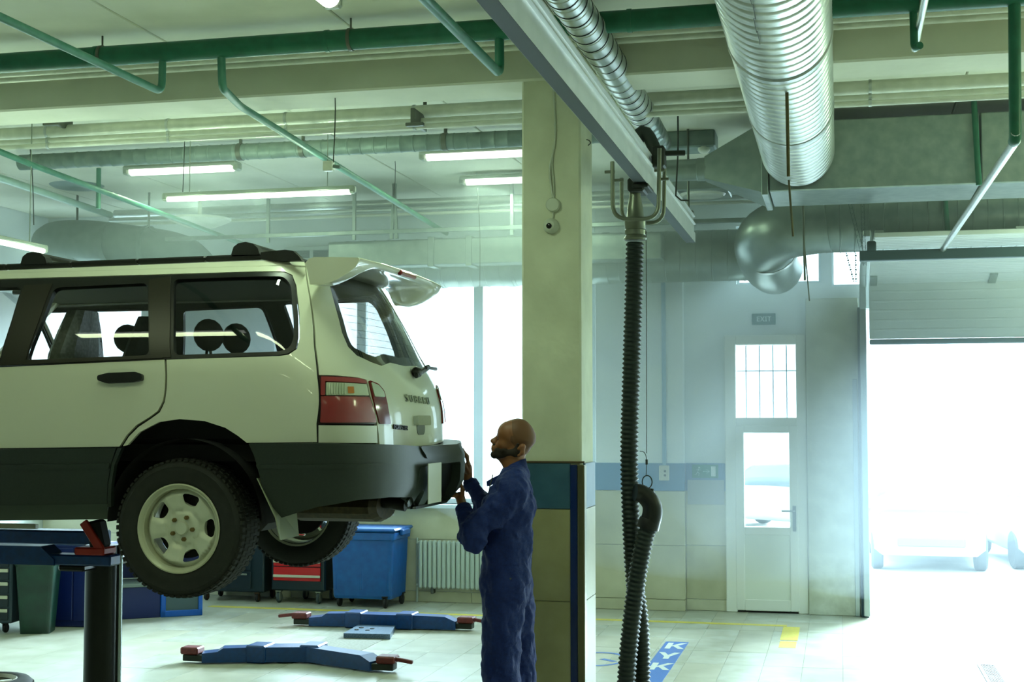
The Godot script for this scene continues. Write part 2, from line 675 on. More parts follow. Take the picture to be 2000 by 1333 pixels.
func door(h: Array) -> void:
	var pvc := mt("white door frame", Color(0.92, 0.92, 0.86), 0.35)
	var pane := glass("clear window glass", Color(0.8, 0.9, 0.9), 0.05)
	var o := Node3D.new()
	o.name = "door_1"
	add_child(o)
	tag(o, "white door with a glazed upper half and a glass transom", "", "", "structure")
	var zc := WZ - 0.03
	var top: float = h[3]
	var st := nb()
	span(st, Vector3(h[0] - 0.055, 0, zc - 0.05), Vector3(h[0] + 0.055, top + 0.045, zc + 0.07), 0.008)
	span(st, Vector3(h[2] - 0.055, 0, zc - 0.05), Vector3(h[2] + 0.045, top + 0.045, zc + 0.07), 0.008)
	span(st, Vector3(h[0] + 0.055, top - 0.05, zc - 0.05), Vector3(h[2] - 0.055, top + 0.045, zc + 0.07), 0.008)
	var mid := onz(1500, 826, WZ).y
	span(st, Vector3(h[0] + 0.055, mid - 0.05, zc - 0.05), Vector3(h[2] - 0.055, mid + 0.05, zc + 0.05), 0.005)
	obj("door_frame", st, pvc, o)
	pane_at("transom_pane", o, [h[0] + 0.055, mid + 0.05, h[2] - 0.055, top - 0.05], zc, pane)
	# safety bars of the transom
	st = nb()
	for k in 4:
		var bxp := lerpf(h[0] + 0.15, h[2] - 0.15, k / 3.0)
		span(st, Vector3(bxp - 0.006, mid + 0.05, zc - 0.09), Vector3(bxp + 0.006, top - 0.05, zc - 0.078))
	span(st, Vector3(h[0] + 0.055, (mid + top) / 2 + 0.1, zc - 0.09), Vector3(h[2] - 0.055, (mid + top) / 2 + 0.112, zc - 0.078))
	obj("grille", st, mt("pale steel bars", Color(0.6, 0.7, 0.75), 0.5, 0.6), o)
	var l: float = h[0] + 0.045
	var r: float = h[2] - 0.045
	var g0 := onz(1500, 1030, WZ).y
	var g1 := onz(1500, 846, WZ).y
	st = nb()
	span(st, Vector3(l, 0.02, zc - 0.03), Vector3(l + 0.085, mid - 0.03, zc + 0.075), 0.006)
	span(st, Vector3(r - 0.085, 0.02, zc - 0.03), Vector3(r, mid - 0.03, zc + 0.075), 0.006)
	span(st, Vector3(l + 0.085, g1, zc - 0.03), Vector3(r - 0.085, mid - 0.03, zc + 0.075), 0.006)
	span(st, Vector3(l + 0.085, g0 - 0.075, zc - 0.03), Vector3(r - 0.085, g0, zc + 0.075), 0.006)
	span(st, Vector3(l + 0.085, 0.02, zc - 0.03), Vector3(r - 0.085, 0.13, zc + 0.075), 0.006)
	obj("door_leaf", st, pvc, o)
	st = nb()
	span(st, Vector3(l + 0.08, 0.125, zc - 0.02), Vector3(r - 0.08, g0 - 0.07, zc + 0.062))
	obj("door_panel", st, mt("white door panel", Color(0.90, 0.91, 0.84), 0.35), o)
	pane_at("pane", o, [l + 0.085, g0, r - 0.085, g1], zc, pane)
	st = nb()
	var hp := Vector3(r - 0.04, onz(1550, 998, WZ).y, zc + 0.075)
	span(st, hp + Vector3(-0.018, -0.2, 0), hp + Vector3(0.018, 0.05, 0.008), 0.003)
	tube(st, bent([hp, hp + Vector3(0, 0, 0.05), hp + Vector3(-0.12, 0, 0.05)], 0.02), 0.009, 8)
	obj("door_handle", st, mt("grey door handle", Color(0.55, 0.58, 0.58), 0.35, 0.7), o)
	st = nb()
	span(st, Vector3(l, -0.002, zc - 0.05), Vector3(r, 0.018, zc + 0.04))
	obj("threshold", st, mt("dark threshold", Color(0.12, 0.13, 0.12), 0.6), o)


func bay_door(h: Array) -> void:
	var skin := grained("pale sectional door steel", Color(0.88, 0.91, 0.89), Color(0.93, 0.95, 0.93), 0.35, 0.02, 0.5)
	var dark := mt("teal grey steel", Color(0.20, 0.30, 0.33), 0.45, 0.3)
	var rail_m := mt("galvanised door track", Color(0.66, 0.70, 0.68), 0.35, 0.8)
	var o := Node3D.new()
	o.name = "door_2"
	add_child(o)
	tag(o, "raised sectional bay door with pale ribbed panels", "", "", "structure")
	var x0: float = onz(1698, 640, -13.7).x
	var x1 := 4.35
	# the path of the panels: up the wall, round the bend, back along under the ceiling
	var low := onz(1800, 662, -13.7).y
	var flat := 3.36
	var pts := [Vector2(-13.72, low), Vector2(-13.72, low + 0.44), Vector2(-13.66, low + 0.55), Vector2(-13.4, flat - 0.07), Vector2(-13.1, flat), Vector2(-12.62, flat + 0.02), Vector2(-12.02, flat + 0.03), Vector2(-11.45, flat + 0.04)]
	for i in pts.size() - 1:
		if i == 1: continue
		var a: Vector2 = pts[i]
		var b: Vector2 = pts[i + 1]
		if i == 0: b = pts[2]
		var d := (b - a).normalized()
		var st := nb()
		var c := (a + b) / 2
		var bas := Basis(Vector3.RIGHT, Vector3(0, d.y, d.x), Vector3.RIGHT.cross(Vector3(0, d.y, d.x)))
		bx(st, Vector3((x0 + x1) / 2, c.y, c.x), Vector3(x1 - x0, a.distance_to(b) - 0.012, 0.04), 0.006, bas)
		for k in range(1, 6):
			var p := a.lerp(b, k / 6.0)
			bx(st, Vector3((x0 + x1) / 2, p.y, p.x) + bas.z * 0.02, Vector3(x1 - x0 - 0.01, 0.02, 0.006), 0.002, bas)
		obj("door_panel", st, skin, o)
		if i >= 2:
			for xx in [x0 + 0.04, 1.42, 3.2]:
				st = nb()
				bx(st, Vector3(xx, c.y, c.x) + bas.z * (-0.03 if i > 2 else 0.03) * (1 if i < 3 else 1), Vector3(0.07, a.distance_to(b) - 0.02, 0.02), 0.003, bas)
				obj("hinge_strip", st, rail_m, o)
	var st := nb()
	span(st, Vector3(x0, low - 0.05, -13.75), Vector3(x1, low, -13.69), 0.01)
	obj("bottom_seal", st, mt("blue grey rubber", Color(0.32, 0.42, 0.47), 0.7), o)
	# tracks and the spreader bar at their ends
	for xx in [x0 - 0.06, x1 + 0.06]:
		st = nb()
		var tp := []
		for p in [Vector2(-13.72, 0.02), Vector2(-13.72, low + 0.3), Vector2(-13.62, low + 0.52), Vector2(-13.4, flat - 0.07), Vector2(-13.05, flat), Vector2(-11.4, flat + 0.05)]:
			tp.append(Vector3(xx, p.y, p.x))
		for k in tp.size() - 1:
			bar(st, tp[k], tp[k + 1], 0.05, 0.06, 0.006, Vector3.RIGHT)
		obj("track", st, rail_m if xx < 1.0 else dark, o)
	st = nb()
	var bar_y := onz(1840, 498, -11.3).y
	span(st, Vector3(x0 - 0.12, bar_y - 0.035, -11.34), Vector3(x1 + 0.15, bar_y + 0.045, -11.26), 0.006)
	obj("spreader_bar", st, dark, o)
	st = nb()
	rod(st, Vector3(x0 - 0.1, bar_y - 0.01, -11.40), Vector3(x1, bar_y - 0.01, -11.40), 0.02)
	obj("torsion_shaft", st, rail_m, o)
	st = nb()
	rod(st, Vector3(x0 - 0.06, bar_y + 0.07, -11.32), Vector3(x0 + 0.01, bar_y + 0.07, -11.32), 0.06, 16, 0.01)
	obj("cable_drum", st, dark, o)
	# jamb post at the opening
	st = nb()
	span(st, Vector3(h[0] - 0.075, 0, WZ - 0.02), Vector3(h[0] - 0.0, 3.0, WZ + 0.14), 0.006)
	obj("jamb_post", st, mt("blue grey painted steel", Color(0.16, 0.26, 0.30), 0.5, 0.2), o)
	st = nb()
	span(st, Vector3(h[0] - 0.13, 0.0, WZ + 0.01), Vector3(h[0] - 0.085, 2.3, WZ + 0.09), 0.004)
	obj("cover_strip", st, rail_m, o)
	# perforated hangers and chains by the track
	var hm := mt("perforated hanger steel", Color(0.30, 0.40, 0.42), 0.5, 0.6)
	for e in [[1658, 390, 1690, 520, -11.5], [1684, 390, 1688, 500, -11.3]]:
		var p: Vector3 = onz(e[0], e[1], e[4])
		var q: Vector3 = onz(e[2], e[3], e[4])
		p = q + (p - q) * ((CEIL - q.y) / (p.y - q.y))
		st = nb()
		var L := p.distance_to(q)
		var links := int(L / 0.045)
		for k in links:
			var c := q.lerp(p, (k + 0.5) / links)
			var dir := (p - q).normalized()
			for s in [-1.0, 1.0]: bar(st, c - dir * 0.02 + Vector3(s * 0.012, 0, 0), c + dir * 0.02 + Vector3(s * 0.012, 0, 0), 0.007, 0.004)
			bar(st, c - dir * 0.004, c + dir * 0.004, 0.03, 0.004)
		obj("hanger", st, hm, o)
	for e in [[1650, 484, 1668, 552], [1671, 484, 1672, 552]]:
		st = nb()
		var p := onz(e[0], e[1], -13.3)
		var q := onz(e[2], e[3], -13.3)
		var links := int(p.distance_to(q) / 0.022)
		for k in links:
			var c := p.lerp(q, (k + 0.5) / links)
			bx(st, c, Vector3(0.018 if k % 2 else 0.008, 0.017, 0.008 if k % 2 else 0.018), 0.002)
		obj("chain", st, hm, o)


func build_haze() -> void:
	var k := 0
	for b in [[Vector3(-0.9, 2.35, -12.2), Vector3(7.4, 3.7, 3.6), 0.165, 1], [Vector3(-5.2, 2.75, -12.2), Vector3(7.6, 3.1, 3.5), 0.12, 1], [Vector3(0.5, 1.7, -12.7), Vector3(4.6, 2.8, 2.4), 0.18, 1], [Vector3(-1.8, 3.5, -11.4), Vector3(15.0, 3.2, 6.0), 0.06, 1]]:
		var f := FogVolume.new()
		f.name = "smoke" if k == 0 else "smoke_%03d" % k
		f.shape = RenderingServer.FOG_VOLUME_SHAPE_BOX if b[3] == 0 else RenderingServer.FOG_VOLUME_SHAPE_ELLIPSOID
		f.size = b[1]
		f.position = b[0]
		var m := FogMaterial.new()
		m.albedo = Color(0.90, 0.965, 1.0)
		m.density = b[2]
		f.material = m
		add_child(f)
		tag(f, "thin pale smoke hanging in the rear of the workshop", "smoke", "smoke in the rear bay", "stuff")
		k += 1


func build_outside() -> void:
	var st := nb()
	bx(st, Vector3(0, -0.75, WZ - 22.6), Vector3(60, 0.6, 36.0), 0.0)
	bar(st, Vector3(0, -0.16, WZ - 0.2), Vector3(0, -0.60, WZ - 5.2), 60.0, 0.3)
	struct("ground", st, grained("sunlit concrete", Color(0.72, 0.72, 0.70), Color(0.80, 0.80, 0.78), 0.85, 0.02, 0.2), "pale concrete yard outside the bay door")
	simple_car("parked_car", "pale car parked in the yard, front end toward the bay door", Vector3(onz(1815, 1100, -22.5).x, -0.45, -24.0), 0.0)
	simple_car("parked_car", "pale car in the yard at the right edge of the bay opening", Vector3(onz(2085, 1100, -22.5).x, -0.45, -24.5), 0.1)
	simple_car("parked_car", "pale car in the yard seen through the glass of the white door", Vector3(onz(1530, 1000, -30.0).x, -0.45, -30.5), 0.9)


# ---------- pipes, ducts and lamps under the ceiling
func xpipe(st: SurfaceTool, u: float, v: float, z: float, r: float, x0: float, x1: float, n := 14) -> Vector3:   # a straight pipe along x through that pixel
	var c := onz(u, v, z)
	rod(st, Vector3(x0, c.y, z), Vector3(x1, c.y, z), r, n)
	return c


func spiral(st: SurfaceTool, a: Vector3, b: Vector3, r: float, pitch: float, rib := 0.004, n := 24) -> void:   # spiral-seamed round duct
	var L := a.distance_to(b)
	var prof := []
	var k := int(L / pitch)
	for i in k:
		var y := i * pitch
		prof.append_array([Vector2(r, y), Vector2(r, y + pitch - 0.014), Vector2(r + rib, y + pitch - 0.010), Vector2(r + rib, y + pitch - 0.004)])
	prof.append(Vector2(r, k * pitch))
	prof.append(Vector2(r, L))
	lathe(st, prof, Transform3D(axis_basis(b - a), a), n)


func clamp_ring(st: SurfaceTool, c: Vector3, dir: Vector3, r: float, w := 0.03) -> void:
	lathe(st, [Vector2(r - 0.004, -w / 2), Vector2(r + 0.004, -w / 2), Vector2(r + 0.004, w / 2), Vector2(r - 0.004, w / 2)], Transform3D(axis_basis(dir), c), 18)


func to_wall(a: Vector3, b: Vector3) -> Vector3:                             # carries the line from b past a on to the ceiling or the left wall
	var d := a - b
	var k := 9.0
	if d.y > 0.0: k = minf(k, (CEIL - 0.03 - a.y) / d.y)
	if d.x < 0.0: k = minf(k, (LEFT + 0.05 - a.x) / d.x)
	if d.z > 0.0: k = minf(k, (-2.5 - a.z) / d.z)
	return a + d * maxf(k, 0.0)


func build_ceiling_services() -> void:
	var green := grained("green painted pipe", Color(0.07, 0.36, 0.26), Color(0.14, 0.46, 0.35), 0.45, 0.03, 1.0)
	var pale_green := grained("dusty green pipe", Color(0.20, 0.44, 0.36), Color(0.34, 0.56, 0.46), 0.5, 0.03, 1.0)
	var wrap := grained("white pipe wrap", Color(0.80, 0.82, 0.75), Color(0.90, 0.91, 0.85), 0.3, 0.02, 1.5, 0.0, 0.3)
	var zinc := grained("galvanised sheet", Color(0.52, 0.58, 0.56), Color(0.66, 0.70, 0.67), 0.34, 0.03, 1.0, 0.85)
	var foil := grained("bright aluminium duct", Color(0.74, 0.77, 0.75), Color(0.84, 0.86, 0.84), 0.32, 0.02, 1.2, 0.8)
	var steel := mt("dull steel", Color(0.40, 0.42, 0.38), 0.45, 0.7)
	var wire_m := mt("dark hanger wire", Color(0.20, 0.22, 0.19), 0.6, 0.3)
	var dusty := grained("dusty grey duct", Color(0.40, 0.48, 0.45), Color(0.54, 0.60, 0.57), 0.5, 0.03, 1.0, 0.3)

	# main green pipe along the beam with its drops
	var o := thing("water_pipe", "thick green pipe running along the ceiling beam", "pipe")
	var st := nb()
	var g := xpipe(st, 500, 90, -7.3, 0.060, LEFT, RIGHT, 18)
	obj("main_pipe", st, green, o)
	for u in [190, 640, 1230]:
		st = nb()
		clamp_ring(st, Vector3(onz(u, 90, -7.3).x, g.y, -7.3), Vector3.RIGHT, 0.06, 0.025)
		obj("coupling", st, green, o)
	for u in [200, 685, 1800]:
		st = nb()
		var hx := onz(u, 90, -7.3).x
		clamp_ring(st, Vector3(hx, g.y, -7.3), Vector3.RIGHT, 0.062, 0.02)
		rod(st, Vector3(hx, g.y + 0.05, -7.3), Vector3(hx, CEIL, -7.3), 0.006, 8)
		obj("hanger", st, steel, o)
	var drops := [
		[[Vector3(onz(318, 90, -7.3).x, g.y, -7.3), onz(316, 180, -7.3), onz(300, 185, -7.3) + Vector3(0, 0, 4.0)], 0.022, "green branch pipe with an elbow, leftmost of the ones turning toward the camera", pale_green],
		[[Vector3(onz(432, 90, -7.3).x, g.y, -7.3), onz(434, 172, -7.3), onz(470, 208, -8.0), onz(872, 456, -13.2)], 0.024, "long green branch pipe sloping down over the car to the rear", pale_green],
		[[Vector3(onz(975, 70, -7.3).x, g.y, -7.3), onz(976, 144, -7.3), onz(968, 142, -7.3) + Vector3(0, 0, 4.0)], 0.027, "green branch pipe elbowed toward the camera just left of the column", green],
		[[Vector3(onz(1982, 30, -7.3).x, g.y, -7.3), onz(1983, 272, -7.3), Vector3(onz(1983, 272, -7.3).x, onz(1983, 272, -7.3).y, -7.3 - 0.05) ], 0.031, "thick green drop pipe at the far right", green],
		[[Vector3(onz(1783, 0, -7.3).x, g.y, -7.3), onz(1786, 94, -7.3), onz(1788, 94, -7.3) + Vector3(0.02, 0, 0.05)], 0.020, "short green drop pipe beside the wide ribbed duct", green]]
	for d in drops:
		st = nb()
		tube(st, bent(d[0], 0.07), d[1], 12)
		tag(obj("branch_pipe", st, d[3]), d[2], "pipe")
	# galvanised runs that continue two of the drops
	st = nb()
	var p0: Vector3 = onz(1983, 272, -7.3)
	var p1: Vector3 = onz(1841, 488, -11.3)
	tube(st, bent([p0 + Vector3(0, 0.03, 0.02), p0 + Vector3(0, -0.01, -0.05), p1], 0.05), 0.023, 10)
	tag(obj("conduit", st, foil), "bare metal pipe slanting down to the bay door bar at far right", "pipe")
	st = nb()
	var q0: Vector3 = onz(1787, 94, -7.70)
	tube(st, [q0 + Vector3(0, 0, -0.02), Vector3(q0.x, q0.y, -4.0)], 0.019, 10)
	tag(obj("conduit", st, foil), "bare metal pipe joining the short green drop beside the ribbed duct", "pipe")
	# older pipes on the left
	st = nb()
	tube(st, [to_wall(onz(-60, 272, -8.6), onz(60, 321, -9.2)), onz(60, 321, -9.2), onz(472, 476, -13.2)], 0.023, 10)
	tag(obj("branch_pipe", st, pale_green), "pale green pipe slanting down behind the roof rack, upper of two on the left", "pipe")
	st = nb()
	tube(st, [to_wall(onz(-60, 328, -9.4), onz(215, 420, -12.4)), onz(215, 420, -12.4)], 0.032, 10)
	tag(obj("branch_pipe", st, grained("pale painted pipe", Color(0.50, 0.62, 0.58), Color(0.60, 0.70, 0.64), 0.4, 0.03)), "pale grey green pipe slanting over the far left duct", "pipe")
	st = nb()
	var hp := onz(192, 385, -11.2)
	rod(st, onz(192, 408, -11.2), Vector3(hp.x, CEIL, hp.z), 0.022, 8)
	tag(obj("pipe_hanger", st, pale_green), "short green hanger post over the pale slanting pipe on the left", "hanger")
	for e in [[1902, 195, 1912, 362, -10.1], [1841, 330, 1852, 462, -11.9]]:
		st = nb()
		tube(st, [onz(e[0], e[1], e[4]), onz(e[2], e[3], e[4])], 0.021, 8)
		tag(obj("drop_pipe", st, green), "thin green upright pipe in front of the flat grey duct" if e[0] > 1880 else "thin green upright pipe above the bay door, lower one", "pipe")
	# small white pipes under the green one
	for e in [[500, 114, -7.86, 0.019], [500, 125, -7.94, 0.021]]:
		st = nb()
		var c := xpipe(st, e[0], e[1], e[2], e[3], LEFT, RIGHT)
		tag(obj("heating_pipe", st, wrap), "thin white pipe just under the green pipe, upper one" if e[1] < 120 else "thin white pipe just under the green pipe, lower one", "pipe")
	# insulated pipes behind the beam
	for e in [[900, 214, -9.3, 0.047, "thick white lagged pipe behind the beam"], [900, 233, -9.22, 0.024, "thin white pipe right below the thick lagged one"], [900, 243, -9.12, 0.020, "thinnest white pipe of three behind the beam"]]:
		var b := thing("heating_pipe", e[4], "pipe")
		st = nb()
		var c := xpipe(st, e[0], e[1], e[2], e[3], LEFT, RIGHT, 16)
		obj("lagging", st, wrap, b)
		for u in [95, 330, 560, 810, 1200, 1700]:
			st = nb()
			clamp_ring(st, Vector3(onz(u, e[1], e[2]).x, c.y, e[2]), Vector3.RIGHT, e[3] + 0.001, 0.02)
			obj("band", st, foil, b)
	# their brackets
	for u in [118, 818]:
		st = nb()
		var c := onz(u, 225, -9.2)
		var k := onz(u + 22, 247, -9.05)
		span(st, Vector3(c.x - 0.015, c.y - 0.09, -9.34), Vector3(c.x + 0.015, c.y + 0.02, -9.05), 0.004)
		span(st, Vector3(c.x - 0.05, c.y - 0.11, -9.08), Vector3(c.x + 0.08, c.y - 0.085, -9.04), 0.004)
		span(st, Vector3(c.x - 0.012, c.y - 0.09, -9.36), Vector3(c.x + 0.012, CEIL, -9.335), 0.004)
		tag(obj("pipe_bracket", st, steel), "steel bracket under the white lagged pipes, " + ("left of the box lamp" if u < 400 else "left of the column"), "bracket")
	# grey spiral duct across the rear bay
	o = thing("spiral_duct", "slim grey spiral duct crossing the ceiling above the box lamps", "duct")
	st = nb()
	var sd := onz(900, 276, -10.3)
	spiral(st, Vector3(onz(40, 318, -10.3).x, sd.y, -10.3), Vector3(-1.75, sd.y, -10.3), 0.066, 0.11, 0.003, 20)
	obj("duct_tube", st, dusty, o)
	for u in [470, 592, 870]:
		st = nb()
		var hx := onz(u, 290, -10.3).x
		clamp_ring(st, Vector3(hx, sd.y, -10.3), Vector3.RIGHT, 0.068, 0.04)
		rod(st, Vector3(hx, sd.y + 0.06, -10.3), Vector3(hx, CEIL, -10.3), 0.015, 8)
		obj("hanger", st, steel, o)
	# far pipes along the back wall
	for e in [[700, 400, -13.0, 0.040, 0.0, "silvery pipe near the back wall, highest"], [700, 412, -12.9, 0.020, 0.0, "thin silvery pipe near the back wall, second from top"], [700, 422, -12.9, 0.016, 0.0, "thin pale pipe near the back wall, third from top"]]:
		st = nb()
		xpipe(st, e[0], e[1], e[2], e[3], -7.4, 0.0)
		tag(obj("heating_pipe", st, foil if e[3] > 0.018 else wrap), e[5], "pipe")
	o = thing("cable_rail", "straight grey rail on hangers in front of the back wall duct", "rail")
	st = nb()
	var cr := onz(700, 455, -12.6)
	span(st, Vector3(-6.6, cr.y - 0.02, -12.62), Vector3(0.1, cr.y + 0.02, -12.58), 0.004)
	obj("channel", st, zinc, o)
	for u in [524, 692, 765, 775, 1000]:
		st = nb()
		var hx := onz(u, 430, -12.6).x
		bar(st, Vector3(hx, cr.y - 0.07, -12.6), Vector3(hx + (0.03 if u == 765 else (-0.03 if u == 775 else 0.0)), CEIL, -12.6), 0.03, 0.03)
		obj("hanger", st, zinc, o)
	# sheet-metal duct and round duct along the back wall, left of the column
	o = thing("flat_duct", "flat sheet metal duct along the back wall left of the column", "duct")
	var f0 := onz(700, 472, -12.85)
	var f1 := onz(700, 522, -12.85)
	var xs := [onz(640, 500, -12.85).x, onz(843, 500, -12.85).x, onz(917, 500, -12.85).x, onz(1040, 500, -12.85).x, -1.6]
	for k in 4:
		st = nb()
		span(st, Vector3(xs[k] + 0.01, f1.y, -13.08), Vector3(xs[k + 1] - 0.01, f0.y, -12.83), 0.01)
		obj("duct_section", st, zinc, o)
		if k > 0:
			st = nb()
			span(st, Vector3(xs[k] - 0.03, f1.y - 0.02, -13.085), Vector3(xs[k] + 0.03, f0.y + 0.02, -12.81), 0.004)
			obj("flange", st, zinc, o)
	o = thing("round_duct", "large pale spiral duct along the back wall above the windows", "duct")
	st = nb()
	var rd := onz(1200, 505, -13.35)
	var rdl := onz(820, 538, -13.35)
	spiral(st, Vector3(onz(655, 530, -13.35).x, rd.y, -13.35), Vector3(onz(1530, 500, -13.35).x, rd.y, -13.35), 0.25, 0.15, 0.006, 28)
	obj("duct_tube", st, zinc, o)
	for u in [860, 1000, 1185]:
		st = nb()
		clamp_ring(st, Vector3(onz(u, 520, -13.35).x, rd.y, -13.35), Vector3.RIGHT, 0.256, 0.06)
		obj("band", st, zinc, o)
	# louvred vents on the wall under the rail
	for e in [[560, 486, 660, 508], [1158, 460, 1222, 494]]:
		var r := wz_rect(e[0], e[1], e[2], e[3])
		var b := thing("wall_vent", "louvred vent in two leaves high on the back wall " + ("above the tailgate" if e[0] < 900 else "right of the column"), "vent")
		st = nb()
		for xx in [r[0], (r[0] + r[2]) / 2, r[2]]: span(st, Vector3(xx - 0.02, r[1], WZ), Vector3(xx + 0.02, r[3], WZ + 0.03), 0.003)
		for yy in [r[1], r[3]]: span(st, Vector3(r[0] - 0.02, yy - 0.02, WZ), Vector3(r[2] + 0.02, yy + 0.02, WZ + 0.032), 0.003)
		obj("vent_frame", st, mt("pale vent frame", Color(0.75, 0.78, 0.75), 0.5), b)
		for k in 7:
			st = nb()
			bx(st, Vector3((r[0] + r[2]) / 2, lerpf(r[1], r[3], (k + 0.5) / 7.0), WZ + 0.012), Vector3(r[2] - r[0], 0.018, 0.012), 0.002, Basis(Vector3.RIGHT, 0.6))
			obj("louvre", st, mt("grey vent slat", Color(0.30, 0.36, 0.37), 0.5), b)
	# far left: wide duct with a bend, and the fan beside it
	o = thing("round_duct", "wide dusty duct with bends high in the far left corner", "duct")
	st = nb()
	var l0 := onz(90, 470, -12.6)
	var l1 := onz(345, 495, -12.9)
	tube(st, smooth_path([l0 + Vector3(-0.05, -0.3, -0.7), l0 + Vector3(0, -0.05, -0.1), onz(150, 470, -12.5), onz(240, 478, -12.6), l1, l1 + Vector3(0.1, -0.12, -0.25)], 0.09), 0.21, 24)
	obj("duct_tube", st, dusty, o)
	for u in [150, 215, 290]:
		st = nb()
		clamp_ring(st, onz(u, 472 + (u - 150) * 0.08, -12.52), Vector3.RIGHT, 0.215, 0.05)
		obj("seam_band", st, dusty, o)
	for u in [150, 290]:
		st = nb()
		var hq := onz(u, 472 + (u - 150) * 0.08, -12.52)
		rod(st, hq + Vector3(0, 0.2, 0), Vector3(hq.x, CEIL, hq.z), 0.012, 8)
		obj("hanger", st, steel, o)
	st = nb()
	var rf := onz(390, 445, -12.5)
	lathe(st, [Vector2(0, 0), Vector2(0.16, 0.01), Vector2(0.30, 0.07), Vector2(0.31, 0.09), Vector2(0, 0.1)], Transform3D(Basis(), Vector3(rf.x, rf.y, rf.z)), 24)
	rod(st, Vector3(rf.x, rf.y + 0.09, rf.z), Vector3(rf.x, CEIL, rf.z), 0.02, 8)
	tag(obj("ceiling_diffuser", st, wrap), "pale round diffuser under the ceiling right of the corner duct", "diffuser")
	st = nb()
	var dd := ony(150, 367, CEIL - 0.03)
	lathe(st, [Vector2(0, 0), Vector2(0.22, 0.0), Vector2(0.27, 0.03), Vector2(0, 0.035)], Transform3D(Basis(), dd), 20)
	tag(obj("ceiling_disc", st, dusty), "flat dark disc on the ceiling above the slanting pipes", "vent")

	# slim spiral duct running toward the rear, right of the rail
	o = thing("spiral_duct", "slim bright spiral duct running away beside the exhaust rail", "duct")
	var sx := -1.30
	var sy := 4.02
	st = nb()
	spiral(st, Vector3(sx, sy, -3.2), Vector3(sx, sy, -9.45), 0.095, 0.155, 0.004, 28)
	obj("duct_tube", st, foil, o)
	st = nb()
	lathe(st, [Vector2(0.094, -0.004), Vector2(0.0985, -0.004), Vector2(0.0985, 0.004), Vector2(0.094, 0.004)], Transform3D(Basis(axis_basis(Vector3(0.12, 0.06, -1)))), 28)
	var seam := mesh_of(st)
	for k in 38: inst("seam", seam, mt("dark duct seam", Color(0.13, 0.15, 0.14), 0.5, 0.5), o, Vector3(sx, sy, -3.3 - k * 0.162))
	st = nb()
	lathe(st, [Vector2(0.097, 0), Vector2(0.102, 0.01), Vector2(0.102, 0.06), Vector2(0.097, 0.07)], Transform3D(axis_basis(Vector3.FORWARD), Vector3(sx, sy, -5.4)), 24)
	obj("coupling", st, foil, o)
	st = nb()
	spiral(st, Vector3(sx, sy, -9.45), Vector3(sx, sy - 0.02, -10.3), 0.088, 0.12, 0.003, 24)
	obj("end_tube", st, zinc, o)
	# flat duct, cone and the wide ribbed duct
	o = thing("flat_duct", "broad flat grey duct with a tapered end, crossing behind the wide ribbed duct", "duct")
	var dz := -10.25
	var y1 := onz(1570, 372, dz).y
	var y2 := onz(1660, 232, dz).y
	var xl := onz(1500, 320, dz).x
	for k in 3:
		st = nb()
		var a := xl + k * 1.5
		span(st, Vector3(a + 0.004, y1, dz - 0.75), Vector3(minf(a + 1.496, RIGHT - 0.02), y2, dz), 0.008)
		obj("duct_section", st, zinc, o)
	st = nb()
	span(st, Vector3(xl - 0.05, y1 - 0.025, dz - 0.77), Vector3(xl, y2 + 0.02, dz + 0.02), 0.005)
	obj("flange", st, zinc, o)
	st = nb()
	var tip := onz(1378, 331, dz - 0.3)
	var w := 0.085
	var big := [Vector3(xl - 0.05, y1, dz), Vector3(xl - 0.05, y2, dz), Vector3(xl - 0.05, y2, dz - 0.75), Vector3(xl - 0.05, y1, dz - 0.75)]
	var small := [tip + Vector3(0, -w, w), tip + Vector3(0, w, w), tip + Vector3(0, w, -w), tip + Vector3(0, -w, -w)]
	for k in 4:
		quad(st, small[k], small[(k + 1) % 4], big[(k + 1) % 4], big[k])
	obj("taper", st, zinc, o)
	st = nb()
	lathe(st, [Vector2(0.0, 0.0), Vector2(0.09, 0.0), Vector2(0.09, 0.08), Vector2(0.084, 0.085), Vector2(0.084, 0.36), Vector2(0.0, 0.36)], Transform3D(axis_basis(Vector3.LEFT), tip + Vector3(0.02, 0, 0)), 20)
	obj("spigot", st, zinc, o)
	o = thing("ribbed_duct", "wide shiny ribbed aluminium duct hanging under the ceiling", "duct")
	st = nb()
	var prof := []
	var R := 0.255
	var pitch := 0.115
	var n := int((10.2 - 3.0) / pitch)
	for k in n:
		var y := k * pitch
		prof.append_array([Vector2(R - 0.010, y), Vector2(R + 0.002, y + pitch * 0.12), Vector2(R + 0.008, y + pitch * 0.3), Vector2(R + 0.002, y + pitch * 0.46), Vector2(R + 0.002, y + pitch * 0.54), Vector2(R + 0.008, y + pitch * 0.7), Vector2(R + 0.002, y + pitch * 0.88), Vector2(R - 0.010, y + pitch * 0.985)])
	var rc := Vector3(-0.27, 3.86, -3.0)
	lathe(st, prof, Transform3D(axis_basis(Vector3.FORWARD), rc), 40)
	obj("duct_tube", st, foil, o)
	for zz in [-5.35, -6.95, -8.6]:
		st = nb()
		lathe(st, [Vector2(R, -0.03), Vector2(R + 0.012, -0.028), Vector2(R + 0.012, 0.028), Vector2(R, 0.03)], Transform3D(axis_basis(Vector3.FORWARD), Vector3(rc.x, rc.y, zz)), 40)
		obj("joint_band", st, foil, o)
	st = nb()
	for k in 8:
		var a := Vector3(rc.x - 0.06 + 0.004 * (k % 3), rc.y - R - 0.008, -4.6 - k * 0.2)
		bar(st, a, a + Vector3(0, -0.003, -0.2), 0.003, 0.003)
	obj("loose_wire", st, wire_m, o)
